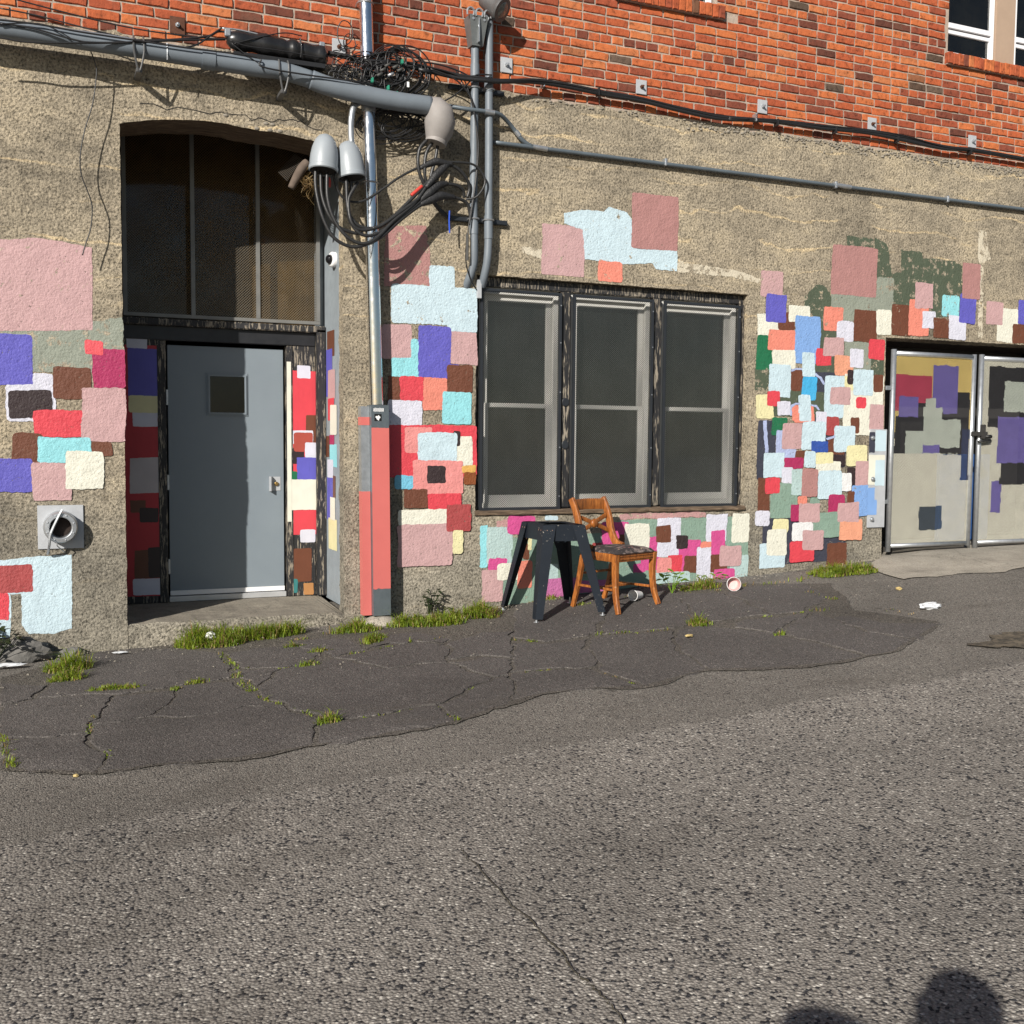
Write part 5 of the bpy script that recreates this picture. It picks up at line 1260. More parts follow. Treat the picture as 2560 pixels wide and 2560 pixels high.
wc = empty('weatherhead', sec[0][0], 'weathered beige hood on the end of the thick conduit', 'weatherhead'); mb.build('hood', CAPM, wc, True)
cc = Vector(sec[-1][0]); MB().lathe([(.078, -.012), (.082, 0), (.08, .02), (.0, .02)], cc, (-.3, 0, -1), 18).build('cable_plate', CAPM, wc, 'auto')
q = [(1.812,-0.32,3.734)][0]; MB().lathe([(.018, 0), (.015, .004), (0, .005)], (q[0], -.312, q[2]), (0, -1, 0), 10).build('red_mark', REDT, wc)
# two grey domes
def dome(cu, base, tilt, lab):
    b = Vector(base); t = empty('cable_dome', base, lab, 'weatherhead', 'grey cable domes'); ax = Vector((math.sin(tilt), .12, math.cos(tilt)))
    prof = [(r*1.13, h*1.06) for r, h in [(.086, 0), (.092, .006), (.093, .028), (.089, .032), (.089, .06), (.087, .11), (.080, .16), (.067, .205), (.047, .238), (.022, .254), (0, .258)]]
    mb = MB(); mb.lathe(prof[3:], b, ax, 26, cap=False)
    o = mb.build('dome', DOME, t, True); MB().lathe(prof[:4], b, ax, 26, cap=False).build('rim', DOME, t, 'auto')
    MB().lathe([(.0, .01), (.086, .01), (.086, .02)], b, ax, 20, cap=False).build('underside', DARK, t)
    return t
dome(0, [(0.9615,-0.26,3.194)][0], .10, 'grey cable dome hood beside the door arch, left of the pair')
dome(0, [(1.176,-0.24,3.17)][0], -.10, 'grey cable dome hood half in front of the steel pipe, right of the pair')
el = [(1.2,-0.16,3.373),(1.189,-0.16,3.524),(1.194,-0.16,3.633),(1.223,-0.14,3.719),(1.308,-0.06,3.785)]
conduit(el, .022, 'short galvanised elbow pipe rising behind the right grey dome', 'elbow_pipe', GALV)

# ------------------------------------------------------------------ thick service cables
sc_ = empty('service_cables', [(1.3,-0.25,2.818)][0], 'thick black power cables drooping in loops from the domes to taped splices', 'cables')
def cab(pts, r=.013, mat=CABLEM, parent=sc_, nm='cable'): return MB().tube(pts, r, 8, 6).build(nm, mat, parent, True)
cab([(0.9067,-0.26,3.199),(0.906,-0.27,3.069),(0.9423,-0.29,2.888),(1.016,-0.3,2.743),(1.128,-0.3,2.682),(1.24,-0.3,2.694),(1.383,-0.28,2.771),(1.534,-0.24,2.907),(1.713,-0.2,3.047),(1.856,-0.17,3.123),(1.998,-0.15,3.136),(2.109,-0.12,3.106),(2.143,-0.1,3.009)])
cab([(0.9452,-0.25,3.195),(0.9499,-0.26,3.033),(0.9942,-0.28,2.894),(1.066,-0.28,2.815),(1.169,-0.27,2.784),(1.251,-0.26,2.785)])
cab([(0.9842,-0.28,3.182),(0.9845,-0.29,3.009),(1.028,-0.3,2.861),(1.114,-0.31,2.749),(1.226,-0.31,2.704),(1.331,-0.3,2.747),(1.482,-0.26,2.898),(1.647,-0.22,3.043),(1.749,-0.2,3.18)])
cab([(1.131,-0.25,3.171),(1.136,-0.26,2.987),(1.158,-0.27,2.857),(1.234,-0.28,2.775),(1.351,-0.27,2.792),(1.534,-0.24,2.929),(1.713,-0.2,3.075),(1.855,-0.17,3.203),(1.985,-0.15,3.231),(2.071,-0.12,3.206),(2.091,-0.1,3.155)])
cab([(1.172,-0.22,3.161),(1.174,-0.22,3.096),(1.147,-0.24,3.024),(1.15,-0.25,2.925),(1.206,-0.26,2.847),(1.297,-0.26,2.827),(1.415,-0.25,2.87),(1.599,-0.22,3.044),(1.788,-0.19,3.242),(1.891,-0.17,3.347)])
cab([(1.218,-0.24,3.15),(1.187,-0.25,3.102),(1.144,-0.26,3.009),(1.156,-0.28,2.866),(1.223,-0.28,2.807),(1.363,-0.27,2.842),(1.508,-0.25,2.946),(1.698,-0.21,3.094)])
cab([(1.043,-0.22,3.191),(1.073,-0.21,3.099),(1.143,-0.2,3.026),(1.268,-0.2,3.031),(1.43,-0.2,3.142),(1.546,-0.2,3.231),(1.692,-0.19,3.316),(1.815,-0.18,3.37),(1.977,-0.17,3.393),(2.146,-0.15,3.397),(2.236,-0.14,3.322),(2.239,-0.14,3.248),(2.18,-0.13,3.163),(2.104,-0.1,3.142)], .009)
cab([(1.774,-0.2,3.54),(1.7,-0.2,3.453),(1.688,-0.2,3.324),(1.728,-0.19,3.219),(1.795,-0.17,3.157)]); cab([(1.811,-0.19,3.524),(1.754,-0.19,3.429),(1.742,-0.19,3.293),(1.771,-0.17,3.194),(1.849,-0.12,3.082),(1.957,-0.06,3.023)]); cab([(1.848,-0.18,3.509),(1.829,-0.18,3.394),(1.791,-0.18,3.244),(1.818,-0.14,3.109),(1.925,-0.08,3.022),(2.006,-0.03,3.01)])
cab([(1.855,-0.17,3.355),(1.981,-0.16,3.365),(2.075,-0.14,3.311),(2.131,-0.11,3.237),(2.116,-0.1,3.157)])
for pts, r in (([(1.704,-0.19,3.314),(1.777,-0.185,3.354),(1.839,-0.18,3.379),(1.902,-0.175,3.376),(1.965,-0.17,3.376)], [.011, .018, .022, .018, .011]), ([(1.749,-0.2,3.174),(1.826,-0.185,3.269),(1.904,-0.17,3.349),(1.94,-0.17,3.375)], [.012, .024, .022, .012]), ([(1.701,-0.2,3.074),(1.778,-0.185,3.141),(1.855,-0.17,3.208),(1.932,-0.16,3.232)], [.012, .026, .024, .012]), ([(1.707,-0.2,3.047),(1.79,-0.185,3.091),(1.88,-0.17,3.134),(1.998,-0.15,3.136)], [.012, .024, .025, .012])):
    MB().tube(pts, [q*1.35 for q in r], 10, 6).build('taped_splice', TAPE, sc_, True)
MB().tube([(1.631,-0.215,3.103),(1.674,-0.21,3.142),(1.717,-0.205,3.181)], .0135, 8, 4).build('red_tape', REDT, sc_, True); MB().tube([(0.9993,-0.24,3.16),(1.008,-0.24,3.134),(1.005,-0.24,3.096)], .015, 8, 4).build('red_tape', REDT, sc_, True)
q = [(1.966,-0.12,3.041),(1.963,-0.12,2.967),(1.967,-0.12,2.875)]; o = MB().tube(q, .006, 6, 4).build('blue_strap', BLUET); tag(o, 'thin bright blue strap dangling left of the conduits', 'strap')
# slim wires down the left conduit to the window corner
sw = empty('conduit_wires', [(2.166,-0.13,3.489)][0], 'thin black wires strapped down the left grey conduit to the window corner', 'wires')
cab([(2.012,-0.1,4.104),(2.083,-0.11,3.986),(2.144,-0.115,3.891),(2.174,-0.12,3.722),(2.188,-0.12,3.494),(2.171,-0.12,3.262),(2.135,-0.12,3.028),(2.111,-0.12,2.853),(2.107,-0.1,2.681),(2.161,-0.06,2.551),(2.224,-0.03,2.476)], .005, CABLE, sw, 'wire')
cab([(2.061,-0.1,4.088),(2.12,-0.11,3.946),(2.165,-0.12,3.767),(2.195,-0.125,3.563),(2.181,-0.125,3.32),(2.145,-0.12,3.052),(2.129,-0.12,2.947)], .005, CABLE, sw, 'wire')
MB().tube([(2.112,-0.115,2.877),(2.115,-0.11,2.681)], .012, 8, smooth=False).build('inline_box', CABLEG, sw)
q = [(2.252,-0.03,2.555),(2.253,-0.03,2.411)]; o = MB().box(q[0][0]-.018, q[0][0]+.018, -.03, -.002, q[1][2], q[0][2], .003).build('grey_cable_box', GALVP); tag(o, 'small grey cable box at the upper left window corner', 'cable box')

# ------------------------------------------------------------------ telecom cables along the brick foot
tele = empty('telecom_cables', [(2.55,-0.06,4.088)][0], 'bundle of black cables running right along the foot of the bricks', 'cables')
base_run = [(1.036,-0.1,4.072),(1.152,-0.13,4.058),(1.303,-0.16,4.038),(1.503,-0.15,4.06),(1.689,-0.12,4.074),(1.877,-0.1,4.068),(2.054,-0.12,4.047),(2.233,-0.14,4.044)]+[(2.34,-0.13,4.05),(2.667,-0.09,4.107),(2.976,-0.06,4.124),(3.299,-0.05,4.116),(3.655,-0.05,4.109),(4.024,-0.05,4.076),(4.405,-0.05,4.062),(4.719,-0.05,4.084)]+[(4.516,-0.05,4.066),(4.994,-0.05,4.103),(5.493,-0.05,4.112),(6.014,-0.05,4.134),(6.466,-0.05,4.126),(6.937,-0.05,4.097),(7.325,-0.05,4.113),(7.997,-0.05,4.115)]+[(8.78,-0.05,4.092)]
rr = random.Random(3)
for i in range(6):
    r = (.017, .011, .009, .008, .007, .006)[i]; ph = rr.uniform(0, 9)
    pts = [(p_[0], p_[1]-.01*nz(p_[0]*2, ph)-(.012 if i > 2 else 0), p_[2]+.022*nz(p_[0]*1.3+ph, i*3.1)+.004*i-.008) for p_ in base_run]
    cab(pts, r, CABLE, tele)
for q in [(2.767,-0.06,4.113),(3.258,-0.06,4.114),(4.791,-0.06,4.101)]+[(4.792,-0.06,4.108),(6.375,-0.06,4.106),(7.276,-0.06,4.098),(5.019,-0.06,4.09),(5.657,-0.06,4.102)]: MB().box(q[0]-.006, q[0]+.006, -.085, -.02, q[2]-.03, q[2]+.03, .003).build('cable_clip', GALV if rr.random() < .4 else CABLE, tele)
lc = empty('left_cables', [(-0.7843,-0.22,3.941)][0], 'thin black cables lashed along the sloping conduit to the splice case', 'cables')
for pts, r in (([(-1.241,-0.24,3.906),(-1.091,-0.24,3.918),(-0.8622,-0.24,3.926),(-0.6273,-0.24,3.918),(-0.3036,-0.24,3.917),(0.0325,-0.24,3.917),(0.4999,-0.24,3.925)]+[(0.5383,-0.25,3.862),(0.8574,-0.25,3.851),(1.185,-0.26,3.851),(1.349,-0.2,3.859)], .006),
    ([(-1.241,-0.235,3.892),(-1.092,-0.235,3.9),(-0.9014,-0.235,3.897),(-0.66,-0.24,3.863),(-0.5484,-0.24,3.863),(-0.3024,-0.22,3.909),(0.04,-0.18,3.986),(0.309,-0.14,4.045)], .006), ([(-1.243,-0.24,3.797),(-1.094,-0.24,3.808),(-0.9416,-0.24,3.805),(-0.6604,-0.24,3.842),(-0.3855,-0.23,3.889),(-0.0481,-0.2,3.966),(0.2173,-0.16,4.026),(0.3448,-0.14,4.059)], .006),
    ([(-1.016,-0.08,4.119),(-0.7812,-0.08,4.091),(-0.4575,-0.08,4.059),(-0.2073,-0.09,4.043),(0.0496,-0.1,4.045),(0.312,-0.12,4.052)], .005), ([(-1.094,-0.09,4.043),(-0.9007,-0.1,4.031),(-0.6232,-0.12,3.993),(-0.2978,-0.16,3.945)], .005), ([(-1.092,-0.24,3.894),(-0.9393,-0.24,3.922),(-0.8389,-0.24,3.93),(-0.7382,-0.24,3.896),(-0.6601,-0.24,3.858)], .004),
    ([(-0.3008,-0.2,3.927),(-0.046,-0.18,3.977),(0.1836,-0.15,4.044),(0.256,-0.14,4.09),(0.3095,-0.14,4.098)], .008), ([(0.0371,-0.2,3.931),(0.1266,-0.18,3.977),(0.2176,-0.16,4.059),(0.2904,-0.15,4.118)]+[(0.3077,-0.15,4.112)], .006)):
    cab(pts, r, CABLE, lc)
for q in ([(-0.0832,-0.2,3.878)][0],): MB().tube([(q[0], -.215, q[2]+.06), (q[0], -.222, q[2]), (q[0], -.215, q[2]-.05)], .004, 6, 4).build('zip_tie', GALV, lc)
# dangling wire on the left wall
wp = [(-0.66,-0.24,3.863),(-0.6112,-0.2,3.868),(-0.562,-0.15,3.84),(-0.531,-0.115,3.77),(-0.5238,-0.11,3.704),(-0.5499,-0.11,3.512),(-0.602,-0.11,3.333),(-0.6335,-0.11,3.158),(-0.6275,-0.11,3.038),(-0.5924,-0.11,2.937),(-0.5654,-0.11,2.836),(-0.576,-0.11,2.696),(-0.6064,-0.11,2.597)]+[(-0.6309,-0.11,2.512)]
o = MB().tube(wp, .0042, 6, 6).build('hanging_wire', CABLE, None, True); tag(o, 'thin black wire hanging down the left wall beside the door', 'wire')
# splice case
spc = empty('splice_case', [(0.6659,-0.14,4.025)][0], 'lumpy black cable splice case lying on the thick conduit', 'splice case')
pa = [(0.3189,-0.14,4.051),(0.4018,-0.14,4.048),(0.5595,-0.14,4.051),(0.6982,-0.14,4.046),(0.7738,-0.14,4.042),(0.8828,-0.14,4.042),(0.993,-0.14,4.032),(1.021,-0.14,4.02)]
mb = MB(); n = 16; vs = []; Q = []
for i in range(len(pa)-1):
    for j in range(5): t_ = j/5; Q.append(Vector(pa[i]).lerp(Vector(pa[i+1]), t_))
Q.append(Vector(pa[-1]))
for i, c0 in enumerate(Q):
    t_ = i/(len(Q)-1); e = min(1, t_*9, (1-t_)*9); r0 = (.066+.006*math.sin(t_*24)+.004*math.sin(t_*47))*(.45+.55*e)
    if abs(t_-.62) < .02: r0 *= .86
    for j in range(n): a = 2*PI*j/n; vs.append((c0.x+.004*nz(j*.9, i*.7), c0.y+math.cos(a)*r0*.9, c0.z+math.sin(a)*r0*(1.05+.1*nz(i*.5, j))))
mb.add(vs, [(i*n+j, i*n+(j+1) % n, (i+1)*n+(j+1) % n, (i+1)*n+j) for i in range(len(Q)-1) for j in range(n)]+[tuple(range(n)), tuple((len(Q)-1)*n+j for j in range(n))]).build('case', simple('black_plastic', (.016, .016, .017), .3, 0, .3, 12, .15, 20), spc, True)
q0, q1 = [(0.3578,-0.15,3.95)][0], [(0.9959,-0.15,3.954)][0]
MB().hexa([(q0[0], -.19, q0[2]-.018), (q1[0], -.19, q1[2]-.018), (q1[0], -.10, q1[2]-.018), (q0[0], -.10, q0[2]-.018)], [(q0[0], -.19, q0[2]+.012), (q1[0], -.19, q1[2]+.012), (q1[0], -.10, q1[2]+.012), (q0[0], -.10, q0[2]+.012)]).build('flange', CABLE, spc)
for pts in ([(0.2857,-0.16,4.111),(0.3993,-0.16,4.118),(0.6092,-0.16,4.104),(0.8349,-0.16,4.092),(0.9688,-0.15,4.099)], [(0.3121,-0.12,4.113),(0.5106,-0.12,4.118),(0.7783,-0.12,4.112),(0.9981,-0.12,4.114)]): MB().tube(pts, .006, 6, 4).build('strand_bar', GALV, spc, True)
for q in [(0.3214,-0.16,4.085),(0.9775,-0.16,4.097)]: MB().box(q[0]-.02, q[0]+.02, q[1]-.02, q[1]+.02, q[2]-.025, q[2]+.025, .005).build('clamp', GALV, spc)
for pts in ([(0.3303,-0.2,4.027),(0.4421,-0.21,4),(0.6734,-0.21,4.004),(0.9787,-0.2,4)], [(0.361,-0.2,4.006),(0.5489,-0.2,4.082),(0.7122,-0.18,4.14),(0.833,-0.17,4.141)], [(0.3404,-0.2,4.008),(0.4416,-0.21,3.938),(0.5438,-0.22,3.878)]): MB().tube(pts, .004, 6, 5).build('lashing_wire', CABLE, spc, True)
MB().tube([(Q[22].x, -.20, Q[22].z-.06), (Q[22].x+.004, -.212, Q[22].z), (Q[22].x-.004, -.2, Q[22].z+.07)], .006, 6, 4).build('strap', CABLE, spc)

# ------------------------------------------------------------------ wire tangle round the pipe
tg = empty('wire_tangle', [(1.538,-0.15,3.944)][0], 'dense tangle of thin black telecom wires around the steel pipe', 'wires')
R3 = random.Random(11)
def J2(u, v): return ORG[0]+(u-1180)*JUX, ORG[2]-(v-520)*JUZ+(u-1180)*JUXZ
ORG = [(1.535,-0.16,3.941)][0]; _a = [(1.772,-0.16,3.974)][0]; _b = [(1.535,-0.16,3.72)][0]
JUX = (_a[0]-ORG[0])/200; JUXZ = (_a[2]-ORG[2])/200; JUZ = (ORG[2]-_b[2])/200
def loop_wire(c, ru, rv, turns, r, y, nm='wire_loop', mat=CABLE, ph=None, wob=.18):
    pts = []; k = int(9*turns); ph = R3.uniform(0, 6) if ph is None else ph; s = R3.uniform(0, 50)
    for i in range(k+1):
        a = ph+2*PI*turns*i/k; g = 1+wob*nz(i*.45, s); u = c[0]+ru*g*math.cos(a); v = c[1]+rv*g*math.sin(a)+20*nz(i*.3, s+9); x, z = J2(u, v); pts.append((x, y+.035*nz(i*.4, s+20), z))
    MB().tube(pts, r, 5, 4).build(nm, mat, tg, True)
for i in range(18): loop_wire((1130+R3.uniform(-60, 60), 480+R3.uniform(-60, 60)), R3.uniform(50, 140), R3.uniform(50, 120), R3.uniform(1, 2.2), .0042, -.17)
for i in range(7): loop_wire((1190+8*i, 470+R3.uniform(-20, 20)), 150+5*i, 140+4*i, .62, .0055, -.13, ph=-2.7, wob=.04)
for i in range(14): loop_wire((1180+R3.uniform(-90, 90), 780+R3.uniform(-50, 50)), R3.uniform(90, 190), R3.uniform(50, 100), R3.uniform(1, 2), .004, -.09)
for i in range(14): loop_wire((900+R3.uniform(-80, 90), 470+R3.uniform(-50, 60)), R3.uniform(40, 110), R3.uniform(30, 90), R3.uniform(.8, 1.6), .0038, -.17)
for i in range(26):
    u, v = R3.uniform(720, 1000), R3.uniform(330, 520); pts = []
    du, dv = R3.uniform(120, 420), R3.uniform(-60, 200); s = R3.uniform(0, 90)
    for k in range(7): t_ = k/6; x, z = J2(u+du*t_+40*nz(k*.7, s), v+dv*t_+45*nz(k*.6, s+5)); pts.append((x, -.17+.04*nz(k*.5, s+8), z))
    MB().tube(pts, .0038, 5, 5).build('wire', CABLE, tg, True)
loop_wire((872, 200), 48, 85, 1.1, .004, -.08, wob=.08); loop_wire((900, 265), 38, 60, 1.0, .0035, -.08, wob=.08)
for (u, v, mt) in ((1165, 630, GREENT), (1010, 540, GREENT), (1200, 420, GREENT), (1110, 590, GREENT)):
    x, z = J2(u, v); MB().box(x-.008, x+.008, -.235, -.20, z-.018, z+.018, .004).build('cable_tie', mt, tg)
for (u, v) in ((1080, 470), (1110, 440), (1160, 450), (1060, 500), (1190, 470), (1130, 500)):
    x, z = J2(u, v); MB().tube([(x-.02, -.2, z-.01), (x+.02, -.205, z+.012)], .011, 8, smooth=False).build('connector', GALV if R3.random() < .5 else CABLEG, tg, True)
x, z = J2(1243, 562); MB().box(x-.009, x+.009, -.2, -.196, z-.02, z+.02, .001).build('tag', WHITE, tg)
x, z = J2(1370, 455); MB().tube([(x-.05, -.13, z+.003), (x+.05, -.13, z-.003)], .017, 12, smooth=False).build('sleeve', CABLE, tg, True)
for pts in ([(1.647,-0.14,4.084),(1.806,-0.13,4.077),(1.952,-0.13,4.064),(2.112,-0.13,4.03),(2.305,-0.12,4.048)], [(1.674,-0.13,4.102),(1.866,-0.13,4.108),(2.05,-0.13,4.078),(2.15,-0.13,4.035)], [(1.907,-0.12,3.841),(2.005,-0.12,3.905),(2.104,-0.12,3.998),(2.178,-0.12,4.076),(2.304,-0.12,4.094)], [(1.802,-0.14,4.062),(1.985,-0.14,4.02),(2.1,-0.13,3.938),(2.163,-0.13,3.832)]): MB().tube(pts, .006, 6, 5).build('wire', CABLE, tg, True)
# old bird spikes, rag and straw in the arch corner
ne = empty('arch_debris', [(0.9078,0.25,3.279)][0], 'bird spikes, a rolled rag and nest straw under the right end of the arch', 'debris')
mb = MB()
for i in range(16):
    a = [(0.8744,0.3,3.438)][0]; b = [(0.7544,0.3,3.298)][0]; c0 = [(0.9124,0.2,3.38)][0]; d0 = [(0.8029,0.2,3.213)][0]; t_ = i/15
    p0 = Vector(a).lerp(Vector(b), t_); p1 = Vector(c0).lerp(Vector(d0), t_); mb.tube([tuple(p0), tuple(p1)], .0035, 4, smooth=False)
mb.build('spike_strip', simple('dull_wire', (.05, .042, .034), .6), ne)
MB().tube([(0.9476,0.18,3.359),(0.9077,0.18,3.312),(0.87,0.19,3.247),(0.8272,0.2,3.162)], [.034, .036, .033, .024], 12, 5).build('rag_roll', simple('brown_rag', (.12, .09, .07), .9, 0, .4, 20, .5), ne, True)
mb = MB(); c0 = Vector([(0.9563,0.2,3.19)][0])
for i in range(70):
    v = Vector((R3.gauss(0, .03), R3.gauss(0, .03), R3.gauss(0, .04))); w_ = Vector((R3.uniform(-1, 1), R3.uniform(-1, 1), R3.uniform(-1, 1)))*.035; mb.tube([tuple(c0+v-w_), tuple(c0+v), tuple(c0+v+w_+Vector((.006, 0, .006)))], .0016, 3, 2)
tag(mb.build('nest_straw', DRY, ne), kind='stuff')

# ------------------------------------------------------------------ flue vent
vq = [(-0.9409,-0.012,0.8378),(-0.6516,-0.012,0.5412)]; vx0, vx1, vz1, vz0 = vq[0][0], vq[1][0], vq[0][2], vq[1][2]
vt = empty('flue_vent', ((vx0+vx1)/2, 0, vz0), 'square galvanised plate with round open flue on the left wall', 'vent')
cx, cz = [(-0.7976,-0.07,0.6909)][0][0], [(-0.7976,-0.07,0.6909)][0][2]
sq = [(vx0, vz0), (vx1, vz0), (vx1, vz1), (vx0, vz1)]
MB().box(vx0, vx1, -.012, -.001, vz0, vz1, .002).build('plate', GALVP, vt)
MB().lathe([(.112, 0), (.108, .05), (.104, .085), (.098, .092), (.075, .094), (.070, .09), (.068, .03), (.066, .001)], (cx, -.0125, cz), (0, -1, 0), 36, cap=False).build('collar', GALV, vt, 'auto')
MB().lathe([(.069, 0), (0, .001)], (cx, -.016, cz), (0, -1, 0), 30).build('dark_core', simple('dark_flue_fill', (.02, .012, .009), .9), vt)  # near-black disc closing the flue opening
MB().tube([(-0.7858,-0.112,0.8144),(-0.8028,-0.114,0.7837),(-0.8368,-0.115,0.7132),(-0.8642,-0.114,0.6426),(-0.8703,-0.1,0.5791),(-0.8816,-0.03,0.5098)], .009, 5, 4).build('hanger_strap', GALV, vt)
MB().tube([(-0.8589,-0.115,0.6202),(-0.8227,-0.112,0.5921),(-0.8214,-0.1,0.5686),(-0.7741,-0.05,0.5217)], .004, 5, 4).build('wire_tie', GALV, vt)
mb = MB()
for a in range(0, 360, 45): mb.lathe([(.006, 0), (.004, .004), (0, .005)], (cx+.088*math.cos(math.radians(a+20)), -.1055, cz+.088*math.sin(math.radians(a+20))), (0, -1, 0), 8)
mb.build('rivet', GALV, vt)

# ------------------------------------------------------------------ steel table base
def gz(x, y): return ground(x, y)+.015
feet = [Vector((x, y, gz(x, y))) for x, y in ((2.425, -.085), (2.43, -.745), (2.955, -.86), (2.965, -.26))]     # wall-left, front, right, back
ctr = sum(feet, Vector())/4; TZ = [(2.604,-0.55,0.6679)][0][2]
tops = []
for f in feet: q = ctr+(f-ctr)*.60; q.z = TZ; tops.append(q)
tb = empty('table_base', (ctr.x, ctr.y, gz(ctr.x, ctr.y)), 'black riveted sheet steel table base with splayed legs and no top', 'table')
names = 4
for i in range(4):
    T, F = tops[i].copy(), feet[i].copy(); F.z += .022
    parts = MB()
    for jn in ((i+1) % 4, (i-1) % 4):
        e = (tops[jn]-tops[i]); e.z = 0; e.normalize(); nrm = Vector((0, 0, 1)).cross(e)
        if nrm.dot(ctr-T) < 0: nrm = -nrm
        nrm = Vector((nrm.x, nrm.y, 0)).normalized()*.004
        wt, wb = .098, .056
        a = [T, T+e*wt, T+e*wt+nrm, T+nrm]; b = [F, F+e*wb, F+e*wb+nrm, F+nrm]
        zd = Vector((0, 0, -.10)); Tm = T.lerp(F, .16)
        m_ = [Tm, Tm+e*.09, Tm+e*.09+nrm, Tm+nrm]
        parts.hexa(a, m_); parts.hexa(m_, b)
    parts.build('leg', TABLE, tb)
    lf = MB().lathe([(.022, 0), (.022, .007), (.008, .009), (.008, .05)], (feet[i].x+(ctr.x-F.x)*.05, feet[i].y+(ctr.y-F.y)*.05, feet[i].z-.004), (0, 0, 1), 14).build('levelling_foot', GALV, tb)
    j = (i+1) % 4; e = (tops[j]-tops[i]); L = e.length; e.normalize(); nrm = Vector((0, 0, 1)).cross(e)
    if nrm.dot(ctr-T) < 0: nrm = -nrm
    inn = nrm*.0045; a0, a1 = T+inn+e*.012, tops[j]+inn-e*.012; dz = Vector((0, 0, -.12)); sp_ = Vector((0, 0, 0))
    MB().hexa([a0, a1, a1+nrm*.003, a0+nrm*.003], [a0+dz-e*.012*0, a1+dz, a1+dz+nrm*.003, a0+dz+nrm*.003]).build('apron', TABLE, tb)
    MB().hexa([a0+Vector((0, 0, .0)), a1, a1+nrm*.06, a0+nrm*.06], [a0+Vector((0, 0, .004)), a1+Vector((0, 0, .004)), a1+nrm*.06+Vector((0, 0, .004)), a0+nrm*.06+Vector((0, 0, .004))]).build('top_flange', TABLE, tb)
    rv_ = MB()
    for pos_, dz_ in ((.03, -.025), (.07, -.025), (.035, -.085), (L-.03, -.025), (L-.07, -.025), (L-.035, -.085)):
        rv_.lathe([(.007, 0), (.006, .003), (0, .0045)], T+e*pos_+Vector((0, 0, dz_))-nrm*.0005+(F-T)*(-dz_/.7)*.6, -nrm, 8)
    rv_.build('rivet', simple('copper_rivet', (.45, .27, .19), .4, .6) if 'copper_rivet' not in bpy.data.materials else bpy.data.materials['copper_rivet'], tb)
q = tops[3]; MB().hexa([q+Vector((-.14, -.05, -.10)), q+Vector((-.02, -.09, -.10)), q+Vector((-.02, -.087, -.10)), q+Vector((-.14, -.047, -.10))], [q+Vector((-.10, -.06, -.2)), q+Vector((-.07, -.07, -.22)), q+Vector((-.07, -.067, -.22)), q+Vector((-.10, -.057, -.2))]).build('gusset', TABLE, tb)

# ------------------------------------------------------------------ wooden chair
F1 = Vector((3.035, -.885, 0)); u = Vector((.945, .327, 0)).normalized(); v = Vector((-u.y, u.x, 0))
cz0 = gz(3.15, -.65)
def CP_(a, b, z): p_ = F1+u*a+v*b; return (p_.x, p_.y, cz0+z)
def CG(a, b): p_ = F1+u*a+v*b; return gz(p_.x, p_.y)-cz0
ch = empty('wooden_chair', CP_(.22, .22, 0), 'honey coloured wooden dining chair with worn floral seat under the window', 'chair')
W_, D_, SH = .44, .44, .445; ri = .04; WB = W_-2*ri
def beam(pts, wd, dp, nm='leg', mat=CWOOD, smooth='auto'):
    """bent square timber through local points (a, b, z)"""
    k = len(pts); Q = []
    for i in range(k-1):
        p0, p1, p2, p3 = [Vector(pts[j]) for j in (max(i-1, 0), i, i+1, min(i+2, k-1))]
        for j in range(5):
            t = j/5; Q.append(.5*((2*p1)+(p2-p0)*t+(2*p0-5*p1+4*p2-p3)*t*t+(3*p1-p0-3*p2+p3)*t**3))
    Q.append(Vector(pts[-1])); vs = []; n = len(Q)
    for i, q in enumerate(Q):
        tg_ = (Q[min(i+1, n-1)]-Q[max(i-1, 0)]).normalized(); s1 = Vector((1, 0, 0)) if abs(tg_.x) < .8 else Vector((0, 1, 0)); s1 = (s1-tg_*s1.dot(tg_)).normalized(); s2 = tg_.cross(s1); f = i/(n-1)
        w1 = (wd[0]*(1-f)+wd[1]*f)/2 if isinstance(wd, tuple) else wd/2; d1 = (dp[0]*(1-f)+dp[1]*f)/2 if isinstance(dp, tuple) else dp/2
        c = .25
        for a, b in ((-1, -1+c), (-1+c, -1), (1-c, -1), (1, -1+c), (1, 1-c), (1-c, 1), (-1+c, 1), (-1, 1-c)):
            vv = q+s1*w1*a+s2*d1*b; vs.append(CP_(vv.x, vv.y, vv.z))
    fs = [(i*8+j, i*8+(j+1) % 8, (i+1)*8+(j+1) % 8, (i+1)*8+j) for i in range(n-1) for j in range(8)]+[tuple(range(8)), tuple((n-1)*8+j for j in range(8))]
    return MB().add(vs, fs).build(nm, mat, ch, smooth)
for a in (0, W_):
    sgn = -1 if a == 0 else 1
    beam([(a+.012*sgn, -.03, CG(a, 0)), (a+.002*sgn, .008, .13), (a-.006*sgn, .022, .28), (a, .016, SH-.012)], (.034, .046), (.034, .05), 'leg')
for a in (ri, W_-ri):
    beam([(a, D_+.055, CG(a, D_+.04)), (a, D_+.0, .17), (a, D_-.035, .33), (a, D_-.06, SH-.02)], (.03, .04), (.034, .046), 'leg')
    # swept back post runs into the seat side
    beam([(a, D_-.14, SH+.005), (a, D_-.07, SH+.03), (a, D_-.015, SH+.12), (a, D_+.01, SH+.22), (a, D_+.045, SH+.31), (a, D_+.085, SH+.385)], (.034, .03), (.062, .05), 'back_post')
beam([(ri, D_+.062, SH+.335), (W_/2, D_+.084, SH+.34), (W_-ri, D_+.062, SH+.335)], .024, .085, 'top_rail')
